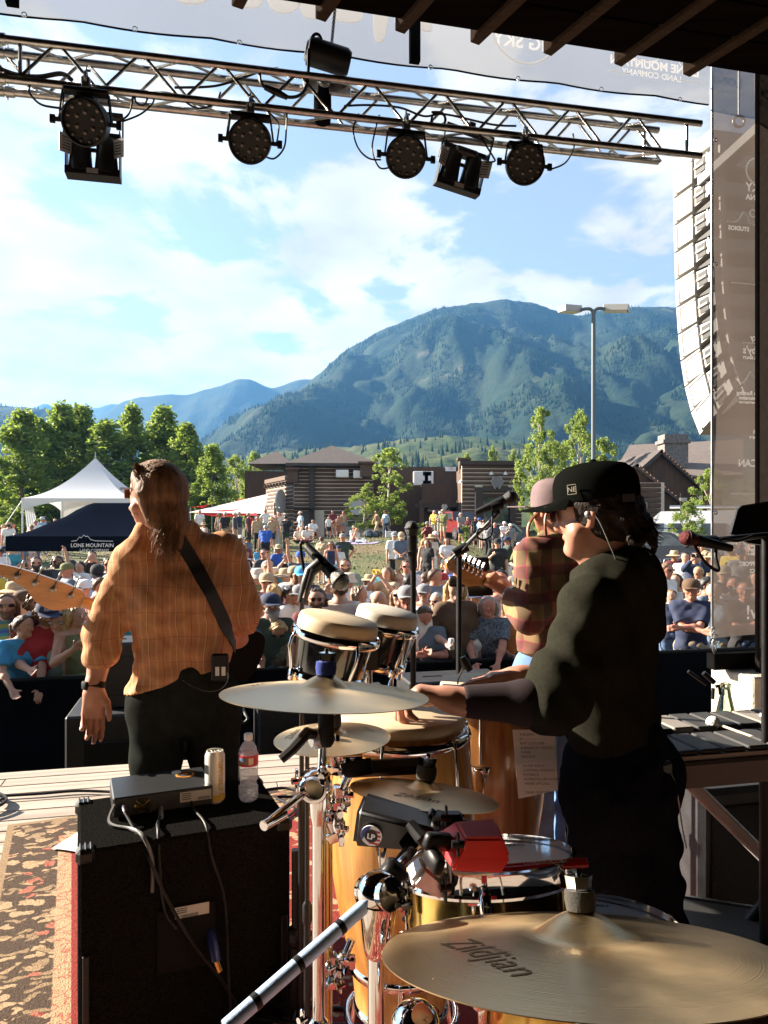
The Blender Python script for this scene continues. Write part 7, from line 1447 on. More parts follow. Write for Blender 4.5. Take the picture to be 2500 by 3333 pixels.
COL=dict(white=(.74,.73,.71),black=(.015,.015,.017),navy=(.022,.032,.075),blue=(.03,.10,.42),lblue=(.30,.44,.58),sky=(.06,.32,.60),teal=(.04,.24,.28),green=(.035,.13,.06),dgreen=(.03,.05,.035),olive=(.16,.17,.07),sage=(.20,.30,.24),grey=(.22,.22,.23),lgrey=(.42,.42,.42),charcoal=(.06,.065,.075),slate=(.11,.15,.20),
  red=(.38,.025,.03),maroon=(.13,.018,.026),pink=(.58,.28,.28),hotpink=(.6,.2,.3),orange=(.55,.20,.06),rust=(.36,.12,.05),tan=(.42,.31,.19),khaki=(.36,.29,.19),cream=(.60,.52,.42),brown=(.10,.055,.03),yellow=(.6,.45,.06),purple=(.12,.05,.2),denim=(.07,.12,.22),gdenim=(.20,.24,.29),lav=(.42,.36,.55))
HAIR=dict(blond=(.42,.27,.11),brown=(.08,.04,.02),dark=(.016,.012,.010),grey=(.34,.32,.30),red=(.22,.08,.025),lbrown=(.18,.10,.05),white=(.6,.58,.55))
def cm(c):return mat('cloth_'+c,COL[c],.85,noise=(7,.12),bump=(70,.10,.004))
def hm2(c):return mat('hair_'+c,HAIR[c],.5,noise=(60,.4),bump=(110,.8,.006),stretch=(1,1,.12))
WORD=dict(lblue='light blue',lgrey='light grey',dgreen='dark green',gdenim='grey denim',hotpink='bright pink',lav='lavender',sky='bright blue',denim='denim')
def wd_(c):return WORD.get(c,c)
def slot(o,m):o.material_slots[0].link='OBJECT';o.material_slots[0].material=m
PEOPLE=[]
def person(px,py,spec,d=None,H_=None,yaw=0,hy=0,hp_=0,label=None,near=None,zoff=0.0,group='people in the crowd'):
 tk=spec.split();sex,pose=tk[0],tk[1];a=dict(t.split(':') if ':' in t else (t,'1') for t in tk[2:])
 top=next((k for k in ('tee','tank','long','shirt','dress') if k in a),'none');bot=next((k for k in ('pants','shorts','brief','skirt') if k in a),'pants');botc=a.get(bot,'denim')
 base=1.742 if POSES[pose].get('sit') is None else joints(pose,sex)['head'][2]+.112
 hgt=H_ or {'m':1.77,'f':1.66,'c':1.3}[sex];sc_=hgt/1.742
 if d is None:
  ds=np.linspace(6.0,48,800);e=CAMZ-(py-CY)/FPX*ds-(ground((px-CX)/FPX*ds,ds)+base*sc_);i=np.argmax(np.sign(e[:-1])!=np.sign(e[1:]));d=ds[i] if i>0 else ds[np.argmin(abs(e))]
 k=(px-CX)/FPX;dm=8.02/(math.cos(TH)-k*math.sin(TH))
 if d<dm:zt=CAMZ-(py-CY)/FPX*dm;d=dm;sc_=(zt-gz(k*d,d))/base
 x=k*d;z=gz(x,d)+zoff
 near=near if near is not None else d<10.5;q=lambda v:round(v/15)*15
 fat=1.14 if 'fat' in a else 1.0;pm=person_meshes(pose,sex,top,bot,R(q(hy)),R(q(hp_)),near,fat)
 r=thing('person',label or '','person',(x,d,z),math.atan2(x,-d)+R(yaw),group);r.scale=(sc_,sc_,sc_)
 b=obj('body',pm['body'],r);slot(b,SKIN[a.get('skin',('fair','tan','fair','red')[int(px*7+py)%4])])
 if 'top' in pm:o=obj({'tank': 'tank_top','dress': 'dress_top'}.get(top,'shirt'),pm['top'],r);slot(o,cm(a[top]) if a[top] in COL else MATS[a[top]])
 o=obj({'pants': 'trousers','brief': 'shorts'}.get(bot,bot),pm['bot'],r);slot(o,cm(botc))
 o=obj('shoes',pm['shoe'],r);slot(o,cm(('white','black','tan','grey')[int(px+py)%4]))
 HM=pm['HM']
 hat=next((k for k in ('cap','capback','sunhat','cowboy','bucket') if k in a),None)
 hc,hs_=(a.get('hair','brown,short').split(',')+['short'])[:2]
 if hs_!='bald':o=obj('hair',hair_mesh(hs_,near),r,HM);slot(o,hm2(hc))
 if 'beard' in a:o=obj('beard',beard_mesh(a['beard']=='big'),r,HM);slot(o,hm2(hc))
 if hat:
  o=obj({'cap': 'cap','capback': 'cap'}.get(hat,'hat'),hat_mesh(hat),r,HM@(Matrix.Scale(1.06,4) if hs_!='bald' else Matrix.Identity(4)));slot(o,cm(a[hat]))
 if 'sun' in a or 'rsun' in a:o=obj('sunglasses',glasses_mesh('rsun' in a),r,HM);slot(o,mat('sunglass',(.008,.008,.010),.08,spec=.9))
 if near:
  for s in (-1,1):
   if 'sun' not in a and 'rsun' not in a:obj('eye',EYE,r,HM@MT_((s*.034,.083,.010)));obj('eyebrow',BROW,r,HM@MT_((s*.035,.0895,.030)))
  obj('mouth',MOUTH,r,HM@MT_((0,.0895,-.054)))
 nm={'tee': 'T-shirt','tank': 'tank top','long': 'long sleeved top','shirt': 'shirt','dress': 'dress','none': 'bare top'}[top]
 w_=('shirtless' if top=='none' else 'in %s %s'%(wd_(a[top]) if a[top] in COL else a[top].replace('_',' '),nm))
 extra=[]
 if hat:extra.append('%s %s'%(wd_(a[hat]),{'cap': 'cap','capback': 'backward cap','sunhat': 'sun hat','cowboy': 'cowboy hat','bucket': 'bucket hat'}[hat]))
 if 'sun' in a or 'rsun' in a:extra.append('sunglasses')
 pw={'down': 'standing','fold': 'arms folded','phone': 'holding a phone up','drink': 'drinking','hips': 'hands on hips','lean': 'leaning forward','armup': 'one arm raised','clasp': 'hands clasped','hold': 'holding something','walk': 'walking','bend': 'bending down','clap': 'clapping','knees': 'sitting with knees up','legs': 'sitting with legs stretched','cross': 'sitting cross legged','chair': 'sitting in a chair'}[pose]
 zn='at the barrier' if d<9 else 'in the crowd' if d<15 else 'mid lawn' if d<27 else 'on the mound' if x<4 else 'by the parked vehicles'
 PEOPLE.append(dict(o=r,x=px,y=py,d=d,w=w_,bot='%s %s'%(wd_(botc),{'pants': 'trousers','brief': 'shorts'}.get(bot,bot)),extra=extra,pose=pw,zone=zn,label=label,sc=sc_,pm=pm,a=a));return r
def wpt(r,key):
 return next(p for p in PEOPLE if p['o'] is r)['pm']['J'][key]
# ------------------------------------------------------------------ the three musicians
def hand_prims(F,w,d,pn,side,curl=(.3,.4,.3),thumb=.7,spread=.012,s=1.0):
 d,pn=nrm(d),nrm(pn);pn=nrm(pn-d*(pn@d));lat=nrm(side-d*(side@d)) if side is not None else np.cross(d,pn);lat=nrm(lat-pn*(lat@pn))
 F.cone(w-d*.02,w+d*.03,.026*s,.028*s,.02)
 for o in (-.028,-.009,.009,.026):F.cone(w+d*.02+lat*o*.7,w+d*.088*s+lat*o,.017*s,.0135*s,.018)
 for i,o in enumerate((.031,.0105,-.010,-.029)):
  l=(.047,.053,.050,.038)[i]*s;p=w+d*(.092,.096,.093,.086)[i]*s+lat*o*s;a=0;fd=nrm(d+lat*spread*(1.5-i)*6)
  for j,f_ in enumerate((1.0,.62,.50)):
   a+=curl[j]+.06*i;dd=fd*math.cos(a)+pn*math.sin(a);e=p+dd*l*f_;F.cone(p,e,(.0100,.0092,.0084)[j]*s,(.0092,.0084,.0070)[j]*s,.0045);p=e
 t0=w+d*.018+lat*.022;t1=t0+nrm(d*.62+lat*thumb+pn*.35)*.042*s;t2=t1+nrm(d*.9+lat*thumb*.45+pn*.3)*.032*s;t3=t2+nrm(d*1+lat*.1+pn*.4)*.026*s
 F.cone(t0,t1,.017*s,.0125*s,.014);F.cone(t1,t2,.0118*s,.0105*s,.004);F.cone(t2,t3,.0105*s,.0085*s,.004)
def w3(v):return V3(*v)
def Pn(px,py,d):return w3(P(px,py,d))
def hero_head(F,J):
 head_prims(F,J,True);c,f,r,u=J['head'],J['hf'],J['hr'],J['hu'];q=lambda a,b,z:c+r*a+f*b+u*z
 for s in (-1,1):
  F.ball(q(s*.036,.074,.010),.0165,.006);F.cone(q(s*.068,.03,-.045),q(s*.03,.06,-.088),.026,.020,.02)
  F.cone(q(s*.084,-.018,.026),q(s*.090,-.022,-.004),.010,.011,.006);F.cone(q(s*.088,-.02,-.004),q(s*.082,-.012,-.032),.009,.007,.006)
 F.cone(q(0,.094,-.034),q(0,.100,-.026),.011,.010,.008)
def headframe(J,hf,roll=0.0):
 J['hf']=nrm(w3(hf));J['hr']=nrm(np.cross(J['hf'],V3(0,0,1)));J['hu']=np.cross(J['hr'],J['hf'])
 return Matrix([[J['hr'][i],J['hf'][i],J['hu'][i],J['head'][i]] for i in range(3)]+[[0,0,0,1]])
def multi(*fs):return lambda X_,Y_,Z_:sum(f(X_,Y_,Z_) for f in fs)
def strands(name,J,n,m_,parent,gather,ends,seed=2,r=.0013,up=.03):
 rs=np.random.RandomState(seed);c,f,rr,u=J['head'],J['hf'],J['hr'],J['hu'];mb=MB()
 for i in range(n):
  th=rs.uniform(-1.5,1.5);ph=rs.uniform(.35,1.15);p=[ ]
  st=V3(math.sin(th)*.103*math.cos(ph*.3),.012*math.cos(th*.6)*math.cos(ph),.05+.072*math.sin(ph))
  g=w3(gather)+rs.normal(size=3)*V3(.022,.008,.014);e=w3(ends)+rs.normal(size=3)*V3(.030,.015,.035)
  for t in np.linspace(0,1,6):
   q=st*(1-t)+g*t;q=q-V3(0,-.005,.028);k=max(np.linalg.norm(q/V3(.104,.112,.106)),1e-6);q=q*(max(1.0,1/k))+V3(0,-.005,.028);p.append(q+rs.normal(size=3)*.0006)
  for t in (.35,.7,1):p.append(g*(1-t)+e*t+rs.normal(size=3)*.006)
  mb.tube([c+rr*q[0]+f*q[1]+u*q[2] for q in p],[r]*6+[r,r*.8,r*.3],4,False)
 return mb.build(name,m_,parent,60,kind='stuff')
def stripe_mat(name,base,bands,rough=.85,trans=None):
 m=bpy.data.materials.new(name);m.use_nodes=True;nt=m.node_tree;b=nt.nodes['Principled BSDF'];b.inputs['Roughness'].default_value=rough;b.inputs['Specular IOR Level'].default_value=.2
 t=N(nt,'ShaderNodeTexCoord');sp=N(nt,'ShaderNodeSeparateXYZ');nz=N(nt,'ShaderNodeTexNoise');nz.inputs['Scale'].default_value=5;L(nt,t.outputs['Object'],nz.inputs[0])
 wv=N(nt,'ShaderNodeMix',data_type='RGBA');wv.blend_type='LINEAR_LIGHT';wv.inputs[0].default_value=.03;L(nt,t.outputs['Object'],wv.inputs[6]);L(nt,nz.outputs[1],wv.inputs[7]);L(nt,wv.outputs[2],sp.inputs[0])
 n2=N(nt,'ShaderNodeTexNoise');n2.inputs['Scale'].default_value=9;n2.inputs['Detail'].default_value=6;L(nt,t.outputs['Object'],n2.inputs[0])
 m0=N(nt,'ShaderNodeMix',data_type='RGBA');m0.inputs[6].default_value=tuple(q*.82 for q in base)+(1,);m0.inputs[7].default_value=tuple(q*1.15 for q in base)+(1,);L(nt,n2.outputs[0],m0.inputs[0]);c=m0.outputs[2]
 for ax,per,wid,off,colr,st in bands:
  a=N(nt,'ShaderNodeMath',operation='MULTIPLY_ADD');a.inputs[1].default_value=1/per;a.inputs[2].default_value=off+50;L(nt,sp.outputs[ax],a.inputs[0]);fr=N(nt,'ShaderNodeMath',operation='FRACT');L(nt,a.outputs[0],fr.inputs[0])
  ls=N(nt,'ShaderNodeMath',operation='LESS_THAN');ls.inputs[1].default_value=wid;L(nt,fr.outputs[0],ls.inputs[0]);ml=N(nt,'ShaderNodeMath',operation='MULTIPLY');ml.inputs[1].default_value=st;L(nt,ls.outputs[0],ml.inputs[0])
  x=N(nt,'ShaderNodeMix',data_type='RGBA');L(nt,ml.outputs[0],x.inputs[0]);L(nt,c,x.inputs[6]);x.inputs[7].default_value=colr+(1,);c=x.outputs[2]
 L(nt,c,b.inputs['Base Color'])
 f=N(nt,'ShaderNodeTexNoise');f.inputs['Scale'].default_value=240;L(nt,t.outputs['Object'],f.inputs[0]);bp=N(nt,'ShaderNodeBump');bp.inputs['Strength'].default_value=.05;bp.inputs['Distance'].default_value=.002;L(nt,f.outputs[0],bp.inputs['Height']);L(nt,bp.outputs[0],b.inputs['Normal'])
 if trans:
  tl=N(nt,'ShaderNodeBsdfTranslucent');L(nt,c,tl.inputs[0]);ms=N(nt,'ShaderNodeMixShader');ms.inputs[0].default_value=trans;L(nt,b.outputs[0],ms.inputs[1]);L(nt,tl.outputs[0],ms.inputs[2]);L(nt,ms.outputs[0],nt.nodes['Material Output'].inputs[0])
 return m
def ray_ribbon(name,target,pix,width,m_,parent,off=.007):
 from mathutils.bvhtree import BVHTree
 me=target.data;bv=BVHTree.FromPolygons([v.co for v in me.vertices],[p.vertices[:] for p in me.polygons]);o=Vector((0,0,CAMZ));pts=[]
 for px,py in pix:
  h=bv.ray_cast(o,(P(px,py,1)-o).normalized());pts.append((h[0]+h[1]*off,h[1]) if h[0] is not None else None)
 pts=[q for q in pts if q];V=[]
 for i,(p,n) in enumerate(pts):
  t=(pts[min(i+1,len(pts)-1)][0]-pts[max(i-1,0)][0]).normalized();s=t.cross(n).normalized()*width/2;V+=[p+s,p-s,p-s-n*.003,p+s-n*.003]
 F=[(4*i+j,4*i+(j+1)%4,4*i+4+(j+1)%4,4*i+4+j) for i in range(len(pts)-1) for j in range(4)];g=MB();g.add(V,F);return g.build(name,m_,parent,50)
skinA=mat('skin_musician',(.46,.22,.145),.48,noise=(22,.14),bump=(140,.08,.002),spec=.4);skinB=mat('skin_percussionist',(.42,.20,.135),.45,noise=(22,.14),bump=(140,.08,.002),spec=.45)
# ---- bassist, back turned, d about 2.9 m
A_=thing('person','bassist seen from behind in an orange plaid shirt with a black guitar strap','person',(X(600,2.88),2.88,0));sb=Sub(A_)
J=dict(pel=Pn(602,2275,2.88),waist=Pn(600,2120,2.87),chest=Pn(592,1945,2.86),nb=Pn(545,1745,2.85),head=Pn(512,1612,2.82),sL=Pn(428,1822,2.80),sR=Pn(735,1800,2.92),eL=Pn(342,2055,2.79),wL=Pn(306,2243,2.73),eR=Pn(795,1985,2.95),wR=Pn(775,2085,3.15),hL=Pn(512,2290,2.86),hR=Pn(690,2285,2.9),kL=Pn(508,2640,2.82),kR=Pn(702,2640,2.90))
J['aL']=V3(J['kL'][0] - .02,J['kL'][1]+.02,.09);J['aR']=V3(J['kR'][0]+.02,J['kR'][1]+.04,.09);J['oL']=J['aL']+V3(-.03,.15,-.04);J['oR']=J['aR']+V3(.03,.15,-.04);J['rx']=nrm(J['sR']-J['sL'])
HMA=headframe(J,(-.82,.57,-.04));FAT=1.13
F=Field();hero_head(F,J);F.cone(J['nb']-V3(0,0,.03),J['head']-V3(0,0,.06),.064,.058,.03);torso_prims(F,J,'m',FAT*.80)
for s in 'LR':
 F.cone(J['s'+s],J['e'+s],.056,.046,.03);m_=J['e'+s]*.7+J['w'+s]*.3;F.cone(J['e'+s],m_,.046,.047,.02);F.cone(m_,J['w'+s],.047,.030,.02);leg_prims(F,J,s,.9)
hand_prims(F,J['wL'],(-.02,-.02,-1),(.25,-1,0),V3(1,0,0),(.35,.45,.3),.55,.004,1.02);hand_prims(F,J['wR'],(-.8,.3,-.3),(0,-.2,-1),V3(0,1,0),(.4,.5,.4))
ob=obj('body',np_obj_mesh('body',F.mesh(.0056),skinA))
plaidA=stripe_mat('orange_plaid',(.50,.232,.115),[(0,.052,.14,.1,(.58,.36,.18),.7),(0,.052,.05,.55,(.22,.075,.035),.75),(0,.104,.03,.3,(.62,.50,.26),.8),(2,.092,.03,.2,(.28,.11,.05),.5),(2,.092,.025,.62,(.55,.36,.16),.4)],trans=.06)
F=Field();torso_prims(F,J,'m',FAT*.93,.04)
F.cone(J['sL'],J['eL'],.058,.052,.04);F.cone(J['eL'],J['wL'],.052,.050,.03,clip_end(J['eL'],J['wL'],.30));F.cone(J['sR'],J['eR'],.058,.053,.04);F.cone(J['eR'],J['wR'],.052,.050,.03,clip_end(J['eR'],J['wR'],.30))
for k_,q in enumerate((.12,.22,.31)):
 for s in 'LR':p=J['e'+s]*(1-q)+J['w'+s]*q;dd=nrm(J['w'+s]-J['e'+s]);F.cone(p-dd*.012+V3(.004*(-1)**k_,0,0),p+dd*.012,.053+.004*(k_==1),.054,.008)
F.cone(J['nb']+J['rx']*.06+V3(0,0,.012),J['nb']-J['rx']*.06+V3(0,0,.012),.052,.052,.03);hl=Pn(425,2252,2.88)
def foldA(X_,Y_,Z_):
 a=np.sin((X_+.75)*42+3*np.sin(Z_*9)+Z_*14)*.0035*np.clip((Z_-1.25)*4,0,1);b=np.sin(Z_*62-X_*24+2.2*np.sin(X_*17)+1.5*np.sin(Y_*20))*.0052*np.clip((1.32-Z_)*3.4,.12,1)
 return (a+b).astype(np.float32)
osh=obj('shirt',np_obj_mesh('shirt',F.mesh(.0065,.012,multi(foldA,wob(.007,17,3),wob(.0035,48,8)),[(hl,nrm(V3(.29,0,-1))),(J['nb']+V3(0,0,.055),nrm(V3(-.05,.25,1)))]),plaidA))
F=Field();F.cone(J['hR'],J['hL'],.112,.112,.03);F.cone(J['pel'],J['waist']*.5+J['pel']*.5,.13,.128,.06)
for s in 'LR':F.cone(J['h'+s],J['k'+s],.102,.082,.02);F.cone(J['k'+s],J['a'+s],.084,.075,.04,clip_end(J['k'+s],J['a'+s],.97))
def foldT(X_,Y_,Z_):return (np.sin(Z_*48+np.sin(X_*26)*1.6+Y_*12)*.0045*np.clip((.95-Z_)*2.5,.15,1)).astype(np.float32)
obj('trousers',np_obj_mesh('trousers',F.mesh(.0075,.006,multi(foldT,wob(.006,20,5))),mat('charcoal_twill',(.020,.022,.020),.9,spec=0,noise=(30,.2),bump=(300,.07,.002))))
F=Field();[F.cone(J['a'+s]+V3(0,0,-.03),J['o'+s],.055,.045,.03) for s in 'LR'];obj('shoes',np_obj_mesh('shoes',F.mesh(.012),black_rubber))
hairA=mat('hair_bassist',(.18,.09,.042),.62,spec=.25,noise=(50,.5),bump=(130,.8,.005),stretch=(1,1,.15))
F=Field();c,f,r,u=J['head'],J['hf'],J['hr'],J['hu'];q=lambda a,b,z:c+r*a+f*b+u*z
F.cone(q(0,-.018,.024),q(0,.012,.034),.104,.098,.02);F.cone(q(0,-.05,-.02),q(.0,-.075,-.10),.078,.05,.03);F.cone(q(-.03,-.07,-.08),q(-.045,-.065,-.19),.040,.018,.03);F.cone(q(.02,-.085,-.08),q(.01,-.10,-.20),.040,.014,.03);F.cone(q(-.085,-.03,.0),q(-.07,-.05,-.10),.026,.026,.03)
ohair=obj('hair',np_obj_mesh('hair',F.mesh(.006,0,multi(wob(.0028,60,4,(1.5,1.5,.4)),wob(.0018,150,6,(1.5,1.5,.3))),[(q(0,.056,.05),nrm(f*.86-u*.5))],ck=.035),hairA));strands('hair_strands',J,480,hairA,ohair,(-.005,-.108,-.055),(-.035,-.09,-.20))
F=Field();F.cone(q(-.055,.035,-.05),q(0,.065,-.088),.032,.034,.02);F.cone(q(.055,.035,-.05),q(0,.065,-.088),.032,.034,.02);obj('beard',np_obj_mesh('beard',F.mesh(.006,.001,wob(.005,120,9),[(q(0,0,-.045),nrm(u-f*.4))]),mat('grey_stubble',(.30,.19,.13),.8,noise=(90,.4))))
gl=mat('amber_lens',(.14,.05,.02),.06,spec=.9);m=MB()
for s in (-1,1):m.rbox((s*.034,.106,.012),(.050,.006,.040),.002,HMA@MR_(R(-s*8),4,'Z'))
lo=m.build('sunglasses',gl);m=MB()
for s in (-1,1):m.box((s*.086,.045,.026),(.004,.12,.006),HMA);m.box((s*.060,.102,.030),(.052,.008,.006),HMA)
m.build('frame',mat('tortoise',(.06,.028,.012),.3),lo)
m=MB();dv=nrm(J['eL']-J['wL']);wp=J['wL']+dv*.018;m.lathe([(.033,-.014),(.036,-.010),(.036,.010),(.033,.014)],28,look(Vector(wp),Vector(dv)),close=True);m.rbox((0,0,0),(.036,.012,.03),.004,MT_(Vector(wp+V3(-.026,-.026,0)))@MR_(R(-40),4,'Z'));m.build('wristwatch',black_rubber,None,50)
ray_ribbon('guitar_strap',osh,[(555+205*t+12*math.sin(t*3),1712+372*t+20*t*t) for t in np.linspace(0,1,22)],.050,mat('black_leather',(.010,.010,.011),.55,bump=(40,.2,.002)),None)
m=MB();Mb=MT_(P(716,2172,2.735))@MR_(R(6),4,'Z');m.rbox((0,0,0),(.062,.024,.10),.006,Mb);pk=m.build('belt_pack',black_plastic)
for x in (-.008,.014):m=MB();m.box((x,-.0135,-.012),(.014,.001,.032),Mb);m.build('tape_mark',white_plastic,pk)
m=MB();m.tube(bez(P(740,2190,2.72),P(755,2230,2.72),P(700,2290,2.72),P(595,2215,2.74)),.0015,6);m.build('wire',steel_grey,pk,60)
sb.close()
def guitar(name,label,head,nut,body,dep,np_,hs,colr,bodycol,pegs,bodyscale=1.0):
 t=thing(name,label,'guitar',P(*nut,dep[1]));sb=Sub(t);hv,nv,bv_=P(*head,dep[0]),P(*nut,dep[1]),P(*body,dep[2]);ax=(bv_-nv).normalized();fn=Vector((0,-1,0));fn=(fn-ax*fn.dot(ax)).normalized();sd=ax.cross(fn)
 maple=mat('maple_neck',(.50,.27,.09),.28,noise=(6,.18),stretch=(1,1,6),coat=.6);L_=(bv_-nv).length;M=frame(nv,ax,sd,fn)
 if sd.z<0:M=frame(nv,ax,-sd,fn)
 m=MB();V=[];n=12
 for i in range(n+1):
  x=L_*i/n;w_=np_*(.042+.012*i/n)
  for a in np.linspace(0,PI,9):V.append((x,w_/2*math.cos(a),.022*math.sin(a)))
  V.append((x,0,-.004))
 m.add(V,[(i*10+j,i*10+(j+1)%10,i*10+10+(j+1)%10,i*10+10+j) for i in range(n) for j in range(10)]+[tuple(range(9,-1,-1)),tuple(n*10+j for j in range(10))],M);m.build('neck',maple,None,50)
 poly=[Vector((a*hs,b*hs,0)) for a,b in pegs['outline']];c=spline(poly+[poly[0]],4)[:-1];m=MB();m.prism([(v.x,v.y) for v in c],.016,M@MT_((0,0,-.008)));ho=m.build('headstock',maple,None,30)
 for (a,b) in pegs['pegs']:
  m=MB();m.lathe([(0,0),(.012*hs*6,0),(.012*hs*6,.010),(.004,.014),(0,.014)],14,M@MT_((a*hs,b*hs,.008)));m.tube([M@Vector((a*hs,b*hs,.012)),M@Vector((a*hs+pegs['dx']*hs,pegs['top'](a)*hs,.004))],.004,8);m.rbox((a*hs+pegs['dx']*hs,pegs['top'](a)*hs+.012,.004),(.007,.026,.016),.002,M);m.build('tuning_peg',chrome if pegs.get('c') else steel_grey,ho,40)
 ol=[(-.02,.03),(.08,.13),(.0,.20),(.08,.235),(.2,.17),(.30,.19),(.42,.17),(.46,0),(.42,-.18),(.28,-.19),(.18,-.14),(.06,-.20),(-.02,-.16),(.05,-.06)]
 poly=[Vector((a*bodyscale,b*bodyscale,0)) for a,b in ol];c=spline(poly+[poly[0]],4)[:-1];m=MB();m.prism([(v.x,v.y) for v in c],.042,M@MT_((L_ - .04,0,-.025)));m.build('guitar_body',bodycol,None,30)
 for i in range(4 if not pegs.get('c') else 6):m=MB();o=(i-1.5)*.009;m.tube([M@Vector((-.08,o,-.010)),M@Vector((L_+.25,o*1.4,-.022))],.0008,4);m.build('string',steel_grey)
 sb.close();return t
bass_o=dict(outline=[(.02,.13),(-.06,.22),(-.16,.27),(-.8,.30),(-1.5,.30),(-2.1,.22),(-2.15,.05),(-1.7,-.02),(-1.3,-.10),(-.95,-.34),(-.55,-.40),(-.25,-.26),(-.08,-.16),(.02,-.13)],pegs=[(-.28,.08),(-.70,.09),(-1.12,.10),(-1.54,.12)],dx=.0,top=lambda a:.36)
guitar('bass_guitar','maple necked bass guitar pointing left in front of the bassist',(0,0),(268,1958),(684,2092),(3.0,2.98,3.16),1.15,.165,None,mat('black_guitar',(.006,.006,.007),.6,spec=.12),bass_o,.58)
# ---- percussionist, d about 2 m
B_=thing('person','percussionist in black cap and dark hooded top with hands on the congas','person',(.63,2.0,0));sb=Sub(B_)
tf=nrm(V3(-.80,.60,0));rx=V3(tf[1],-tf[0],0);nb=Pn(1995,1885,1.98);J=dict(nb=nb,head=Pn(1942,1672,1.965),chest=Pn(1975,2110,1.98),waist=Pn(1990,2330,1.99),pel=Pn(2030,2540,2.0),sL=nb-rx*.18+V3(0,0,-.055),sR=nb+rx*.145+V3(0,0,-.06),eL=Pn(1808,2290,1.78),wL=Pn(1492,2283,1.77),eR=Pn(1905,2270,2.32),wR=Pn(1702,2200,2.30),rx=rx)
J['hL']=J['pel']-rx*.09;J['hR']=J['pel']+rx*.09;J['kL']=V3(.57,1.93,.50);J['kR']=V3(.74,2.08,.50);J['aL']=V3(.60,1.95,.09);J['aR']=V3(.77,2.14,.09);J['oL']=J['aL']+tf*.15-V3(0,0,.04);J['oR']=J['aR']+tf*.15-V3(0,0,.04)
HMB=headframe(J,(-.83,.55,-.10));FB=1.02
F=Field();hero_head(F,J);F.cone(nb+V3(0,0,-.02),J['head']+V3(.0,0,-.06),.062,.056,.03);torso_prims(F,J,'m',FB*.75)
for s in 'LR':
 F.cone(J['s'+s],J['e'+s],.054,.045,.03);m_=J['e'+s]*.7+J['w'+s]*.3;F.cone(J['e'+s],m_,.045,.046,.02);F.cone(m_,J['w'+s],.046,.030,.02);leg_prims(F,J,s,.9)
hand_prims(F,J['wL'],(-1,.18,.22),(-.2,-.1,-1),V3(0,1,0),(.75,.9,.6),.6,.004,1.05);hand_prims(F,J['wR'],(-1,.02,-.06),(0,0,-1),V3(0,-1,0),(.10,.12,.10),.35,.010,1.05)
obj('body',np_obj_mesh('body',F.mesh(.0052),skinB))
hood_m=mat('heather_hoodie',(.022,.0215,.016),.95,spec=0,noise=(120,.15),bump=(260,.07,.002))
F=Field();torso_prims(F,J,'m',FB*.82,.035)
for s in 'LR':
 F.cone(J['s'+s],J['e'+s],.056,.051,.03);dd=nrm(J['e'+s]-J['s'+s])
F.cone(J['eL'],J['wL'],.055,.052,.03,clip_end(J['eL'],J['wL'],.14));F.cone(J['eR'],J['wR'],.060,.050,.03,clip_end(J['eR'],J['wR'],.75))
for i in range(4):t_=.70+.09*i;p=J['sL']*(1-t_)+J['eL']*t_;F.cone(p-V3(.02,0,.004*i),p+V3(.02,0,.006),.056+.004*(i%2),.057,.012)
for a in np.linspace(-2.4,2.4,11):o=rx*math.sin(a)*.085-tf*math.cos(a)*.066;F.ball(nb+o+V3(0,0,.022+.018*math.cos(a)),.036,.03)
F.cone(nb-tf*.062+V3(0,0,.0),nb-tf*.075+V3(0,0,-.13),.056,.040,.03);F.cone(nb-tf*.055+rx*.05,nb-tf*.07+V3(0,0,-.10),.048,.04,.03);F.cone(nb-tf*.055-rx*.06,nb-tf*.07+V3(0,0,-.10),.048,.04,.03)
def foldB(X_,Y_,Z_):return (np.sin(Z_*52+X_*40+2*np.sin(X_*22+Y_*9))*.0026+np.sin(Z_*22-X_*45+Y_*30)*.0018).astype(np.float32)
obj('hooded_top',np_obj_mesh('hooded_top',F.mesh(.0065,.010,multi(foldB,wob(.0035,17,13),wob(.0016,60,4)),[(J['pel']+V3(0,0,-.01),V3(0,0,-1)),(nb+V3(0,0,.068),nrm(V3(tf[0]*.55,tf[1]*.55,1)))]),hood_m))
RIB=mat('ribbed_sleeve',(.030,.021,.024),.85,spec=.15,bump=(220,.12,.003))
F=Field();a,b=J['eL'],J['wL'];m_=a*.7+b*.3;F.cone(a,m_,.047,.048,.02,[(a+(b-a)*.06,-nrm(b-a))]);F.cone(m_,b,.048,.032,.02,clip_end(m_,b,.93));obj('arm_sleeve',np_obj_mesh('arm_sleeve',F.mesh(.006,.004),RIB))
F=Field();a,b=J['eR'],J['wR'];F.cone(a,b,.045,.034,.02,clip_end(a,b,.9));obj('arm_sleeve',np_obj_mesh('arm_sleeve',F.mesh(.006,.004),RIB))
F=Field();F.cone(J['hR'],J['hL'],.115,.115,.05);F.cone(J['pel'],J['pel']*.5+J['waist']*.5,.12,.115,.06)
for s in 'LR':F.cone(J['h'+s],J['k'+s],.108,.082,.05);F.cone(J['k'+s],J['a'+s],.078,.070,.04,clip_end(J['k'+s],J['a'+s],.97))
obj('jeans',np_obj_mesh('jeans',F.mesh(.008,.006,multi(foldT,wob(.007,24,5),wob(.003,55,2))),mat('black_denim',(.012,.0135,.019),.9,spec=0,noise=(120,.25))))
F=Field();[F.cone(J['a'+s]+V3(0,0,-.03),J['o'+s],.055,.045,.03) for s in 'LR'];obj('shoes',np_obj_mesh('shoes',F.mesh(.012),black_rubber))
c,f,r,u=J['head'],J['hf'],J['hr'],J['hu'];q=lambda a,b,z:c+r*a+f*b+u*z
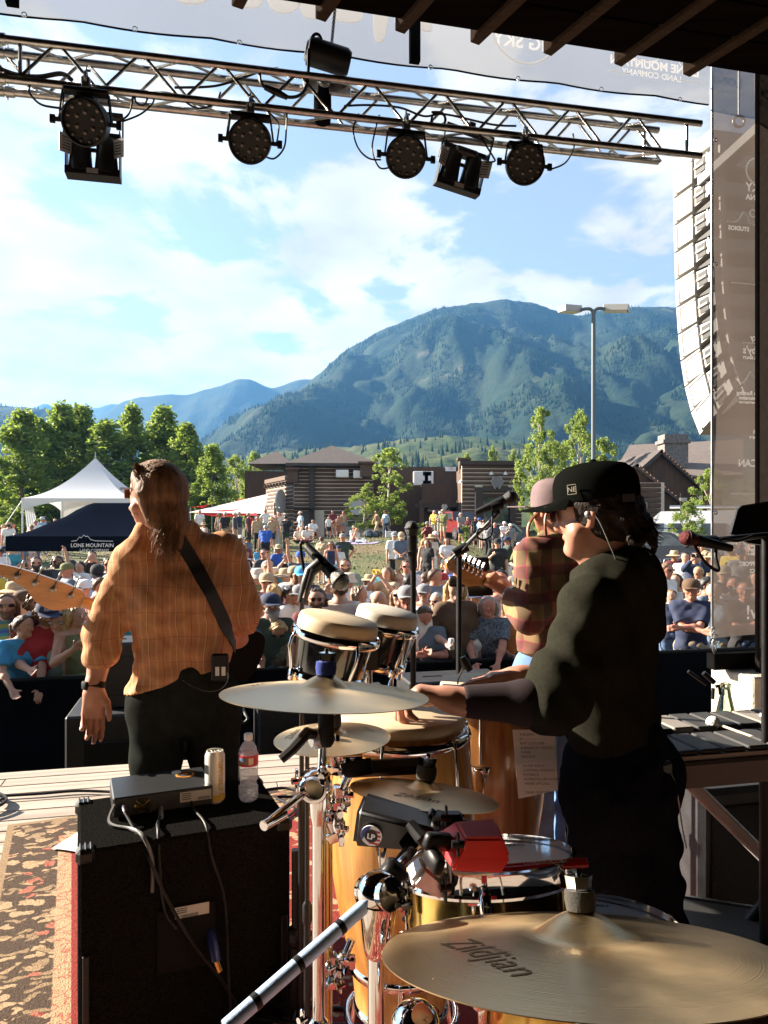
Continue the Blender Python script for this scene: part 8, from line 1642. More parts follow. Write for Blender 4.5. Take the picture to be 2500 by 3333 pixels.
hairB=mat('hair_percussionist',(.016,.009,.006),.7,spec=.2,noise=(60,.4),bump=(130,.8,.005));F=Field();F.cone(q(0,-.02,.01),q(0,.01,.03),.098,.095,.02)
for i in range(20):a=-.75+2.9*i/19;F.cone(q(.088*math.sin(a),-.01 - .095*math.cos(a),-.005),q(.098*math.sin(a)+.01*math.sin(i*2.3),-.02 - .118*math.cos(a),-.085 - .02*math.sin(i*1.7)),.022,.006,.012)
ohb=obj('hair',np_obj_mesh('hair',F.mesh(.006,0,multi(wob(.006,80,4),wob(.003,170,2)),[(q(0,.03,.0),f)]),hairB));mb=MB();rs=np.random.RandomState(4)
for i in range(190):
 a=rs.uniform(-.6,1.9);p0=q(.09*math.sin(a),-.01 - .10*math.cos(a),rs.uniform(-.05,.0));o=r*math.sin(a)-f*math.cos(a);p1=p0+o*rs.uniform(.01,.035)-u*rs.uniform(.03,.06);p2=p1+o*rs.uniform(.005,.03)+u*rs.uniform(-.012,.02);mb.tube(bez(p0,p0+o*.012,p1,p2,5),[.0016,.0016,.0014,.0012,.0009,.0004],4,False)
mb.build('hair_strands',hairB,ohb,60,kind='stuff')
capm=mat('black_cap',(.005,.0055,.005),.95,spec=0,bump=(300,.07,.002));m=MB();Mc_=HMB@MT_((0,-.004,.050))@MD_((1.02,1.08,.86,1))
m.lathe([(.102,-.02),(.1035,.01),(.1015,.04),(.094,.066),(.074,.086),(.04,.096),(0,.099)],36,Mc_);m.sphere((0,0,.1),.009,10,Mc_);oc=m.build('cap',capm,None,50)
V=[];m=MB()
for i in range(17):
 a=PI*i/16;x=.098*math.cos(a);e=.082*math.sin(a)**.7;dz=-.016*abs(math.cos(a))**2
 V+=[(x,.035+.062*math.sin(a),-.012),(x*1.02,.045+.065*math.sin(a)+e,-.022+dz),(x*1.02,.045+.065*math.sin(a)+e,-.027+dz),(x,.035+.062*math.sin(a),-.018)]
m.add(V,[(4*i+j,4*i+4+j,4*i+4+(j+1)%4,4*i+(j+1)%4) for i in range(16) for j in range(4)],Mc_);m.build('brim',capm,oc,40)
Me=HMB@MR_(R(90),4,'Z')@MT_((.018,.1165,.046))@MR_(R(4),4,'X');thr=mat('cream_thread',(.30,.27,.20),.8)
El=frame(Vector(q(-.1145,.020,.062)),Vector(-f),Vector(nrm(u+r*.08)),Vector(-r));m=MB();m.box((0,.012,0),(.022,.0012,.002),El);m.box((-.011,0,0),(.0012,.025,.002),El);m.box((.011,-.002,0),(.0012,.021,.002),El);m.box((0,-.012,0),(.022,.0012,.002),El);m.build('cap_emblem',thr,oc);text('cap_emblem','NE',.018,El@MT_((0,-.006,.001)),thr,oc)
El=frame(Vector(q(-.062,-.104,.028)),Vector(nrm(-r*-.75-f*.55))*-1,Vector(u),Vector(nrm(-r*.55-f*.85)));m=MB();m.rbox((0,0,0),(.036,.020,.002),.0006,El);m.build('cap_patch',mat('patch_grey',(.05,.05,.05),.8),oc)
m=MB()
for s in (-1,1):m.rbox((s*.036,.106,.008),(.056,.006,.042),.002,HMB@MR_(R(-s*9),4,'Z'));
lo=m.build('sunglasses',mat('brown_lens',(.05,.025,.015),.06,spec=.9));m=MB()
for s in (-1,1):m.box((s*.090,.04,.024),(.005,.13,.008),HMB);m.box((s*.066,.102,.026),(.05,.010,.008),HMB)
m.build('frame',black_plastic,lo)
m=MB();m.sphere(q(-.092,-.010,-.004),(.012,.010,.012),12);m.tube(bez(q(-.094,-.012,-.008),q(-.10,-.03,.01),q(-.10,-.04,-.03),q(-.075,-.06,-.12)),.0018,6);m.build('earpiece',steel_grey,None,60)
m=MB();Mb=MT_(P(2155,2545,1.90))@MR_(R(35),4,'Z');m.rbox((0,0,0),(.062,.024,.10),.006,Mb);pk=m.build('belt_pack',black_plastic)
for x in (-.008,.014):m=MB();m.box((x,-.0135,-.012),(.014,.001,.032),Mb);m.build('tape_mark',white_plastic,pk)
m=MB();m.tube(bez(P(2145,2490,1.9),P(2215,2500,1.9),P(2200,2620,1.9),P(2235,2760,1.95)),.0018,6);m.build('wire',steel_grey,pk,60)
sb.close()
# ---- guitarist in checked shirt, d about 3.4 m
C_=thing('person','guitarist in a brown and burgundy checked shirt half hidden by the percussionist','person',(X(1810,3.45),3.45,0));sb=Sub(C_)
tf=nrm(V3(-.45,.89,0));rx=V3(tf[1],-tf[0],0);nb=Pn(1838,1762,3.45);J=dict(nb=nb,head=Pn(1808,1655,3.42),chest=Pn(1818,1930,3.46),waist=Pn(1808,2060,3.48),pel=Pn(1800,2190,3.5),sL=nb-rx*.19-V3(0,0,.06),sR=nb+rx*.19-V3(0,0,.06),eL=Pn(1725,2005,3.28),wL=Pn(1650,1925,3.42),eR=Pn(1960,2030,3.6),wR=Pn(1900,2080,3.8),rx=rx)
J['hL']=J['pel']-rx*.09;J['hR']=J['pel']+rx*.09
for s in 'LR':J['k'+s]=J['h'+s]*V3(1,1,0)+V3(0,.0,.5);J['a'+s]=J['k'+s]*V3(1,1,0)+V3(0,0,.09);J['o'+s]=J['a'+s]+tf*.15-V3(0,0,.04)
HMC=headframe(J,(-.50,.86,.02))
F=Field();hero_head(F,J);F.cone(nb,J['head']-V3(0,0,.06),.06,.055,.03);torso_prims(F,J,'m',1.0)
for s in 'LR':
 F.cone(J['s'+s],J['e'+s],.052,.044,.03);F.cone(J['e'+s],J['w'+s],.044,.030,.02);leg_prims(F,J,s,1.0)
hand_prims(F,J['wL'],(-.62,.25,.55),(-.45,.75,-.25),V3(.2,-.5,.8),(.55,.8,.6),.8,.01,1.05);hand_prims(F,J['wR'],(-.5,.3,-.4),(0,1,0),V3(-1,0,0))
obj('body',np_obj_mesh('body',F.mesh(.0065),skinA))
plaidC=stripe_mat('burgundy_check',(.36,.24,.12),[(0,.115,.42,.0,(.10,.065,.04),.72),(2,.115,.42,.15,(.15,.045,.055),.72),(0,.115,.06,.62,(.34,.06,.09),.7),(2,.115,.06,.75,(.34,.06,.09),.6)],trans=.12)
F=Field();torso_prims(F,J,'m',1.06,.06);F.cone(J['sL'],J['eL'],.064,.060,.04);F.cone(J['eL'],J['wL'],.060,.060,.03,clip_end(J['eL'],J['wL'],.45));F.cone(J['sR'],J['eR'],.064,.058,.04);F.cone(J['eR'],J['wR'],.058,.05,.03,clip_end(J['eR'],J['wR'],.5));p=J['eL']*.62+J['wL']*.38;dd=nrm(J['wL']-J['eL']);F.cone(p-dd*.02,p+dd*.015,.064,.066,.01);F.cone(nb+rx*.05,nb-rx*.05,.058,.058,.03)
obj('shirt',np_obj_mesh('shirt',F.mesh(.008,.012,multi(foldB,wob(.006,22,3)),[(Pn(1780,2122,3.45),V3(0,0,-1)),(nb+V3(0,0,.05),nrm(V3(0,.3,1)))]),plaidC))
F=Field();F.cone(J['hR'],J['hL'],.112,.112,.05);F.cone(J['pel'],J['pel']*.5+J['waist']*.5,.115,.11,.06)
for s in 'LR':F.cone(J['h'+s],J['k'+s],.100,.078,.05);F.cone(J['k'+s],J['a'+s],.074,.066,.04)
obj('jeans',np_obj_mesh('jeans',F.mesh(.010,.006,wob(.005,26,5)),mat('cloth_jeans',(.10,.19,.34),.85,noise=(20,.25))));F=Field();[F.cone(J['a'+s]+V3(0,0,-.03),J['o'+s],.055,.045,.03) for s in 'LR'];obj('shoes',np_obj_mesh('shoes',F.mesh(.014),black_rubber))
m=MB();Mh=HMC@MT_((0,0,.028))@MD_((1.07,1.12,1.12,1));m.lathe([(.102,-.02),(.1035,.01),(.1015,.04),(.094,.066),(.074,.086),(.04,.096),(0,.099)],30,Mh);m.sphere((0,0,.1),.008,8,Mh);oc=m.build('cap',mat('dusty_cap',(.15,.10,.105),.9,noise=(20,.2),bump=(250,.4,.003)),None,50)
m=MB();m.rbox((0,.15,-.02),(.17,.12,.006),.002,Mh);m.build('brim',mat('dusty_cap',(0,0,0)),oc)
c,f,r,u=J['head'],J['hf'],J['hr'],J['hu'];q=lambda a,b,z:c+r*a+f*b+u*z
m=MB();m.tube(bez(q(-.085,.02,-.02),q(-.12,.05,-.06),q(-.14,.04,-.10),q(-.13,.02,-.16)),[.008]*12+[.003],6);m.tube(bez(q(-.08,-.03,-.02),q(-.10,-.03,-.06),q(-.10,-.05,-.09),q(-.09,-.04,-.12)),.006,6);m.build('hair',mat('hair_auburn',(.22,.07,.03),.5),None,60)
m=MB();dv=nrm(J['eL']-J['wL']);m.lathe([(.033,-.012),(.036,-.008),(.036,.008),(.033,.012)],24,look(Vector(J['wL']+dv*.02),Vector(dv)),close=True);m.build('wristwatch',steel_grey,None,50);sb.close()
str_o=dict(outline=[(0,.14),(-.06,.20),(-.2,.24),(-.8,.27),(-1.3,.28),(-1.56,.22),(-1.62,.02),(-1.45,-.14),(-1.15,-.16),(-.85,-.30),(-.5,-.36),(-.25,-.26),(0,-.14)],pegs=[(-.26 - .2*i,.12) for i in range(6)],dx=0,top=lambda a:.34,c=1)
guitar('electric_guitar','electric guitar with maple headstock fretted by the checked shirt guitarist',(0,0),(1572,1888),(1790,1985),(3.4,3.42,3.7),1.0,.150,None,mat('guitar_sunburst',(.25,.06,.02),.2,coat=.8),str_o,.85)
# ------------------------------------------------------------------ the crowd
p=person
tie=stripe_mat('tie_dye',(.10,.30,.30),[(2,.11,.3,.1,(.45,.40,.08),.9),(2,.11,.25,.55,(.10,.12,.40),.9)]);MATS['rainbow_striped']=tie
flor=mat('navy_floral',(.018,.03,.06),.85,noise=(38,1,(.20,.24,.28)));grf=mat('green_floral',(.03,.06,.03),.85,noise=(30,1,(.20,.16,.10)));swirl=mat('swirl_print',(.55,.50,.42),.85,noise=(14,1,(.12,.14,.16)));haw=mat('blue_print_white',(.70,.70,.70),.85,noise=(22,1,(.15,.22,.5)));plaidm=mat('dark_plaid',(.08,.03,.05),.85,noise=(20,1,(.15,.08,.10)))
f1=p(22,1932,'m down tee:rainbow_striped pants:denim hair:lbrown,long beard sun skin:fair',H_=1.78,yaw=-5,label='long haired bearded person in rainbow striped T-shirt and sunglasses at the left picture edge')
f2=p(70,1998,'m lean tee:sky pants:black hair:brown,pony skin:fair',H_=1.62,yaw=10,hy=45,label='person in bright blue T-shirt with black shoulder strap resting an arm over the barrier')
f3=p(126,1924,'m down shirt:maroon pants:denim hair:lbrown,curly beard sun skin:tan',H_=1.80,hy=30,label='curly haired smiling person in maroon shirt and sunglasses under the bass neck')
f4=p(152,1958,'m hold tee:red pants:denim hair:lbrown,curly cap:navy beard skin:fair',H_=1.74,hy=15,hp_=-15,label='person in red T-shirt and navy lettered cap looking down')
f5=p(190,1992,'f down tee:sage pants:denim hair:dark,bun sun skin:fair',H_=1.62,hy=-10,label='person in sage green T-shirt and dark sunglasses between the red shirt and the drinker')
f6=p(242,1968,'f drink tank:olive skirt:olive hair:blond,long rsun skin:fair',d=6.95,yaw=25,hy=30,H_=1.70,label='blond person in olive tank dress with round green sunglasses drinking beer')
p(212,1905,'m down tee:white pants:khaki hair:grey,short cap:white skin:tan',H_=1.76,yaw=-70,label='person in white cap just behind the middle of the bass neck')
p(46,1898,'f down tank:hotpink pants:denim hair:lbrown,long sunhat:tan sun skin:red',H_=1.68,label='person in straw sun hat and sunglasses above the rainbow shirt');p(76,1926,'m down tee:lblue pants:khaki hair:brown,short cap:brown skin:fair',H_=1.72,hy=-45,label='pale person in dark brown cap beside the straw hat');p(197,1942,'m down tee:cream pants:denim hair:brown,short skin:tan',H_=1.70,label='person mostly hidden behind the bass neck next to the white cap');p(322,1880,'f down tank:pink pants:denim hair:brown,bun skin:red',H_=1.72,yaw=60,label='person in pink tank top whose shoulder shows left of the bassist sleeve')
p(222,1834,'m down tee:slate shorts:khaki hair:grey,bald cap:olive skin:red',H_=1.78,yaw=-75,label='bald person in slate T-shirt and olive cap turned left');p(180,1834,'f down shirt:swirl_print pants:black hair:grey,bun sun skin:fair',H_=1.64,yaw=15,label='person in swirl printed blouse and sunglasses beside the olive cap');p(118,1812,'m hold tee:black pants:black hair:dark,short beard sun skin:fair',H_=1.80,label='bearded person in black T-shirt with blue mirrored sunglasses under the canopy');p(187,1805,'m down tee:charcoal pants:black hair:dark,curly beard sun skin:brown',H_=1.80,d=14.5,label='curly bearded person in charcoal T-shirt behind the swirl blouse')
p(193,1797,'m chair tee:navy shorts:khaki hair:brown,short cowboy:cream skin:fair',d=18.2);p(233,1797,'f down tank:cream pants:lblue hair:dark,long skin:tan',d=15.5,yaw=-60,H_=1.66);p(263,1812,'f armup long:white pants:denim hair:dark,pony skin:fair',d=15.0,yaw=-40,H_=1.66);p(300,1800,'m phone tee:black pants:black hair:dark,short skin:fair',d=16.5);p(316,1810,'m clasp tee:lblue pants:denim hair:brown,short cap:black skin:red',d=12.5,hp_=-30,H_=1.76)
p(32,1806,'m chair tee:teal shorts:grey hair:brown,short cap:red skin:fair',d=18.0);p(48,1812,'m chair tee:navy shorts:khaki hair:dark,short sun skin:fair',d=17.2);p(78,1806,'f legs tee:maroon shorts:cream hair:brown,pony skin:fair',d=21);p(135,1812,'f cross tee:pink shorts:denim hair:blond,long skin:fair',d=20.5);p(100,1840,'m knees tee:cream shorts:tan hair:lbrown,short skin:fair',d=14.5);p(16,1850,'f chair tank:white shorts:denim hair:brown,bun sun skin:tan',d=13.5);p(150,1850,'f cross tee:tan pants:cream hair:lbrown,long sunhat:tan skin:fair',d=13.8)
p(116,1646,'m hold tee:white pants:denim hair:white,short sun skin:red',d=34,H_=1.82,label='white haired person in white polo shirt standing at the tent side');p(137,1662,'m down shirt:lblue pants:khaki hair:grey,short cap:lgrey',d=35.5,yaw=40);p(147,1660,'m down tee:black pants:black hair:dark,short',d=36.5,yaw=-170);p(180,1662,'f down tee:white pants:black hair:brown,short',d=37);p(10,1668,'f down shirt:pink pants:cream hair:blond,short',d=33);p(28,1664,'m down shirt:white pants:khaki hair:dark,short cowboy:tan',d=32.5,yaw=170);p(43,1670,'f hold long:black pants:black hair:dark,long',d=33.5,yaw=30)
p(27,1698,'m chair tee:navy shorts:black hair:dark,short sun',d=28.5);p(68,1704,'m chair tee:slate shorts:grey hair:grey,short',d=28.5,yaw=25);p(12,1720,'f chair tank:pink shorts:denim hair:lbrown,long',d=26.5);p(3,1738,'m chair tee:white shorts:navy hair:brown,short cap:black',d=24.5);p(92,1710,'f chair tee:cream shorts:tan hair:blond,bun',d=29.5)
p(733,1648,'m down tee:black pants:khaki hair:dark,short cap:lgrey',d=41,H_=1.8);p(714,1655,'f down tank:cream pants:tan hair:brown,long sunhat:brown',d=43);p(650,1660,'m down shirt:white pants:khaki hair:white,short',d=44);p(764,1651,'m down long:charcoal shorts:khaki hair:brown,short cap:cream',d=40,yaw=80,H_=1.8);p(778,1654,'m down tee:navy shorts:grey hair:brown,short',d=42,yaw=60);p(808,1653,'m down shirt:dark_plaid pants:black hair:brown,short',d=39.5,yaw=70,H_=1.8,label='person in dark plaid shirt with a red backpack facing right by the canopies');p(864,1657,'f hips shirt:white pants:denim hair:brown,bun sun',d=45,H_=1.74);p(850,1690,'m chair tee:olive shorts:khaki hair:brown,short sun',d=45.5)
p(896,1682,'f hold tank:tan skirt:lgrey hair:blond,long cap:pink',d=38.5,yaw=30);p(908,1668,'m drink shirt:cream pants:khaki hair:brown,curly',d=39.5,yaw=-10,H_=1.82);p(930,1672,'m hold tee:black pants:dgreen hair:dark,short',d=37.5,yaw=160,H_=1.78,label='person in black T-shirt seen from the back in the standing group on the mound');p(979,1661,'f hold tee:lblue pants:cream hair:brown,long cap:cream',d=42,yaw=-60,H_=1.72)
p(971,1710,'f cross shirt:cream pants:black hair:blond,short',d=41.5);p(999,1712,'m cross tee:white pants:maroon hair:white,short sun',d=41);p(1019,1692,'m chair tee:white shorts:black hair:brown,short',d=43,yaw=20);p(783,1708,'m knees none shorts:navy hair:brown,short cap:white beard skin:red',d=36,H_=1.78);p(813,1714,'m legs tee:slate shorts:rust hair:dark,short cap:black',d=35.5,yaw=50,H_=1.8);p(804,1745,'m legs tee:maroon shorts:grey hair:dark,short sun',d=32.5,yaw=30,H_=1.78)
p(836,1776,'c walk tee:sky shorts:sky hair:lbrown,short',d=31,yaw=170,H_=.88,label='toddler in light blue outfit walking away beside the blue shirt');p(863,1739,'m bend tee:blue shorts:black hair:grey,short skin:fair',d=32.5,yaw=175,H_=1.82,label='person in royal blue T-shirt and black shorts bending away on the mound');p(803,1792,'m chair shirt:white shorts:khaki hair:dark,short',d=24,yaw=60)
p(935,1800,'f phone tee:black pants:black hair:dark,long skin:fair',H_=1.68,label='person in black T-shirt holding a phone sideways in front of the face');p(946,1792,'f knees tee:grey pants:gdenim hair:brown,long sun',d=24.5);p(978,1806,'m armup tee:slate pants:denim hair:brown,short cap:blue',d=16.5,H_=1.75)
p(868,1868,'m down shirt:pink shorts:khaki hair:brown,short cap:tan sun skin:red',H_=1.76,label='person in pink shirt, tan cap and sunglasses right of the bassist');p(895,1902,'f down tank:blue pants:denim hair:blond,short skin:tan',H_=1.70,yaw=-120,label='blond person in blue strapped tank top turned away');p(880,1936,'m hold tee:dgreen pants:denim hair:grey,short cap:navy beard:big rsun skin:tan fat',H_=1.84,hy=30,label='person with big grey beard in flat navy cap, round yellow sunglasses and dark green T-shirt');f7=p(905,2014,'f lean dress:green_floral skirt:dgreen hair:blond,long sun skin:tan',H_=1.60,hp_=-45,label='long blond haired person in green floral dress looking down at the barrier')
p(942,1906,'f down tee:white pants:denim hair:dark,pony skin:tan',H_=1.68,yaw=60,label='person in white T-shirt with grey cross strap and dark ponytail');p(958,1846,'m down shirt:blue_print_white shorts:khaki hair:brown,short cap:khaki skin:fair',H_=1.78,yaw=170,label='person in white shirt with blue print and khaki cap seen from behind');p(984,1846,'m down tee:charcoal pants:black hair:lbrown,long cap:sky skin:fair',H_=1.84,hy=20,label='long haired person in charcoal T-shirt and light blue cap');p(1030,1914,'m down tee:maroon pants:denim hair:brown,curly beard rsun skin:fair',H_=1.78,label='curly long haired person in round sunglasses left of the bongos');p(1052,1952,'f down tee:tan pants:denim hair:lbrown,short skin:fair',H_=1.58,yaw=180);p(1040,1886,'m chair tee:teal shorts:khaki hair:grey,short',d=9.6,yaw=170)
p(1083,1668,'m clasp tee:maroon shorts:khaki hair:dark,short sun',d=51,H_=1.82,label='person in maroon T-shirt and khaki shorts in the family group on the crest');p(1070,1686,'c down tee:white shorts:black hair:dark,short',d=50.5,H_=1.42,label='child in white T-shirt and black shorts on the mound crest');p(1102,1680,'c clasp none shorts:rust hair:lbrown,short skin:tan',d=50.5,H_=1.48,label='shirtless child in rust shorts on the mound crest');p(1118,1665,'f drink tank:tan brief:gdenim hair:brown,bun skin:tan',d=51,H_=1.78,label='person in tan tank top and short denim shorts on the mound crest')
p(1149,1736,'m knees tee:white shorts:gdenim hair:brown,short cap:khaki',d=43,yaw=40,label='person in white T-shirt sitting left in the couple on the blanket');p(1167,1743,'f legs tank:cream pants:gdenim hair:blond,long',d=42.5,yaw=35,label='blond person sitting right in the couple on the blanket');p(1228,1678,'f walk tank:brown pants:tan hair:dark,bun skin:tan',d=51,yaw=-60,H_=1.76);p(1250,1688,'f down tee:white pants:cream hair:lbrown,long',d=52,yaw=60,H_=1.6);p(1257,1673,'m walk shirt:lblue pants:navy hair:brown,short cap:brown',d=51,yaw=-50,H_=1.8)
p(1077,1788,'f down tank:navy pants:lblue hair:brown,long sun',d=23,H_=1.68);p(1103,1792,'c down tee:white pants:denim hair:brown,short cap:navy',d=24,H_=1.45);p(1116,1779,'m hips tee:dgreen pants:black hair:brown,short cap:grey',d=24.5,H_=1.78);p(1047,1773,'f down tee:tan shorts:denim hair:brown,bun',d=26.5,yaw=150);p(1124,1819,'m hold tee:sage pants:khaki hair:brown,short beard sun skin:fair',H_=1.84,label='bearded person in sage T-shirt and mirrored sunglasses holding a can behind the microphone');p(1203,1836,'f chair long:white pants:cream hair:brown,long sunhat:tan',d=17,yaw=30);p(1250,1834,'c chair tee:lav shorts:grey hair:dark,pony',d=17.5)
p(1283,1783,'m down tee:white shorts:black hair:dark,short cap:grey',d=24.5,yaw=20,H_=1.76);p(1306,1787,'m clasp tee:slate shorts:tan hair:brown,short cap:tan sun',d=24,hp_=-30,H_=1.76);p(1325,1824,'m down tee:white pants:denim hair:brown,curly sun skin:red',H_=1.78);p(1222,1864,'f chair tank:pink shorts:white hair:grey,short sun skin:tan',d=13.2,H_=1.72);f8=p(1262,1845,'f phone tee:tan pants:denim hair:lbrown,long skin:fair',H_=1.72,yaw=-30,label='person raising a yellow phone with long light brown hair')
p(1105,1882,'m down tee:cream pants:khaki hair:brown,short skin:fair fat',H_=1.86,yaw=175,label='broad person in cream T-shirt seen from behind below the drum microphone');p(1106,1945,'m down tee:charcoal pants:black hair:brown,short cap:khaki',H_=1.62,label='person in khaki cap just above the tan bongo');p(1165,1906,'f down tee:lblue pants:denim hair:lbrown,long skin:fair',H_=1.70,yaw=70,label='person with long straight hair in light blue T-shirt turned right behind the bongos');p(1232,1920,'m down tee:blue pants:denim hair:brown,bald skin:fair',H_=1.74,label='bald person in blue T-shirt behind the pale bongo');p(1300,1914,'f down tank:white pants:denim hair:lbrown,long sun skin:fair',H_=1.70,hp_=15,label='person in white tank top and sunglasses looking up right of the pale bongo');p(1326,1912,'m down tee:white pants:black hair:brown,short cap:grey sun skin:red',d=8.0,H_=1.76,label='person in grey cap with red letter and sunglasses left of the tall microphone');p(1331,1870,'m down tee:pink pants:denim hair:dark,short skin:fair',H_=1.72,yaw=170)
p(1412,1704,'f down shirt:lblue shorts:pink hair:dark,short',d=47,H_=1.7);p(1433,1706,'m drink tee:grey shorts:khaki hair:brown,short cap:white',d=46.5,H_=1.76);p(1411,1748,'m chair tee:maroon shorts:black hair:dark,short',d=31);p(1434,1752,'f cross tee:black shorts:tan hair:dark,bun',d=31.5);p(1382,1782,'f down tank:navy shorts:denim hair:blond,long',d=23,yaw=30,H_=1.68,label='blond person in navy tank top with a white waist bag');p(1392,1786,'f down tee:black pants:black hair:brown,long',d=22.5,yaw=-40,H_=1.66);p(1405,1774,'f down shirt:cream shorts:white hair:brown,long sunhat:tan',d=25,H_=1.68);p(1418,1770,'m phone tee:charcoal pants:khaki hair:brown,short cap:white',d=26,H_=1.76);p(1455,1776,'f clasp shirt:white pants:navy hair:brown,long',d=24,H_=1.68)
p(1538,1772,'m chair tee:blue shorts:khaki hair:grey,short sun skin:red',d=20.5,H_=1.82);p(1572,1782,'f chair tank:lav shorts:white hair:dark,bun sun',d=21.5);p(1620,1782,'m drink tee:black pants:khaki hair:dark,short cap:black sun',d=21,H_=1.80,fat=0) if 0 else p(1620,1782,'m drink tee:black pants:khaki hair:dark,short cap:black sun fat',d=21,H_=1.80);p(1653,1768,'m fold long:dgreen shorts:white hair:brown,short cap:navy',d=23,yaw=-70,H_=1.78);p(1588,1737,'f hold long:grey pants:black hair:brown,bun',d=36,yaw=150,H_=1.68);p(1611,1734,'m down tee:charcoal shorts:khaki hair:grey,short skin:red',d=37,H_=1.72);p(1642,1716,'m clasp tee:white pants:denim hair:brown,short cap:white',d=44,H_=1.80);p(1662,1720,'m drink tee:grey pants:khaki hair:grey,short cap:white',d=43.5,H_=1.76);p(1575,1722,'m down tank:cream shorts:grey hair:brown,short',d=43,yaw=160,H_=1.74);p(1549,1710,'m down tee:black shorts:black hair:dark,short beard',d=45,H_=1.78);p(1560,1716,'m down tee:lblue pants:khaki hair:brown,short cap:blue',d=44,yaw=120);p(1707,1740,'m chair shirt:dark_plaid pants:tan hair:brown,short cap:sky',d=31,yaw=-50,H_=1.8)
p(1650,1832,'f chair tank:tan shorts:khaki hair:brown,short cap:tan skin:tan',d=14.0,H_=1.74);p(1630,1855,'m down tee:white pants:denim hair:dark,short sun skin:red',H_=1.82,label='short haired person in white T-shirt and sunglasses beside the tablet');p(1688,1870,'m down tee:grey pants:black hair:dark,short cap:charcoal',H_=1.74);p(1412,1845,'m clasp tee:slate pants:orange hair:brown,short',d=11.2,yaw=60,H_=1.80,label='person in slate T-shirt and orange trousers behind the guitar headstock');p(1386,1850,'f down tank:white shorts:denim hair:brown,bun',d=12.2,yaw=150,H_=1.68);p(1440,1868,'m down tee:cream pants:khaki hair:grey,short cap:red',H_=1.70,yaw=-60)
p(1482,1880,'f hold tee:brown pants:dgreen hair:blond,long skin:fair fat',d=7.7,H_=1.86,yaw=10,label='tall person with very long blond hair in brown T-shirt holding a can');p(1382,1968,'m clap tee:slate pants:denim hair:brown,short skin:red fat',H_=1.74,hp_=-30,hy=10,label='person in slate T-shirt with yellow lettering clapping and looking down at the barrier');p(1590,1936,'m lean shirt:navy_floral pants:denim hair:grey,long skin:red fat',d=7.55,H_=1.80,label='grey long haired person in navy floral shirt leaning on the barrier');p(1530,1975,'f down tee:white pants:lblue hair:brown,short skin:tan',d=7.9,H_=1.66,label='person in white T-shirt half hidden behind the navy floral shirt');p(1665,1942,'f hold tank:orange shorts:white hair:lbrown,long skin:red',H_=1.66,label='person in orange tank top right of the navy floral shirt');p(1700,1960,'m hold tee:white shorts:grey hair:brown,short',d=8.0,H_=1.70)
p(2166,1838,'m down tee:white pants:denim hair:lbrown,short sun skin:red',d=12,yaw=60,H_=1.84,label='person in white T-shirt and dark glasses facing right near the path');p(2200,1866,'f down tank:white pants:denim hair:brown,long skin:fair',H_=1.66,yaw=-10);p(2231,1796,'m down tee:white shorts:charcoal hair:dark,curly skin:fair',d=16.5,H_=1.76,label='curly haired person in white T-shirt and dark shorts standing on the right');p(2264,1794,'m phone long:navy pants:khaki hair:dark,short skin:fair',d=16.2,H_=1.78,label='person in navy long sleeved top filming with a phone on the right');p(2185,1918,'f down tee:navy pants:denim hair:lbrown,pony skin:fair',H_=1.50,label='child in navy T-shirt and glasses left of the brown cap');f9=p(2250,1908,'m fold tee:navy pants:khaki hair:grey,short cap:brown skin:red',d=9.35,H_=1.78,label='smiling person in brown cap and navy T-shirt with folded arms at the barrier');p(2298,1902,'m down tee:slate pants:denim hair:dark,short skin:tan',d=10.2,yaw=70,H_=1.76,label='dark haired person in glasses and slate T-shirt facing right beside the scrim');p(2313,1788,'f armup tank:tan shorts:denim hair:blond,long sunhat:tan',d=17.5,H_=1.68);p(2296,1798,'f down tank:white shorts:denim hair:blond,long',d=18.5,yaw=30,H_=1.66);p(2282,1778,'m down tee:white shorts:khaki hair:dark,short',d=20,yaw=40,H_=1.7)
p(2325,1965,'m down tee:lblue pants:khaki hair:grey,short',H_=1.72,d=9.6);p(2390,1905,'m down tee:white pants:denim hair:dark,short',d=10.2);p(2425,1960,'m fold tee:black pants:denim hair:brown,short skin:red',d=9.4);p(2460,1850,'f down tee:pink pants:denim hair:brown,long',d=12.5);p(2410,1800,'m down tee:grey pants:khaki hair:brown,short cap:navy',d=17)
rs=random.Random(11);taken=[(q['x'],q['y'],q['d']) for q in PEOPLE]
TOPS=['tee:white','tee:navy','tee:grey','tee:black','tank:white','tee:red','shirt:lblue','tee:olive','tank:pink','tee:blue','tee:cream','tee:teal','shirt:white','tee:tan','tank:black','tee:maroon','tee:lgrey','tee:green','tee:lav','tee:yellow','tee:charcoal','tank:teal']
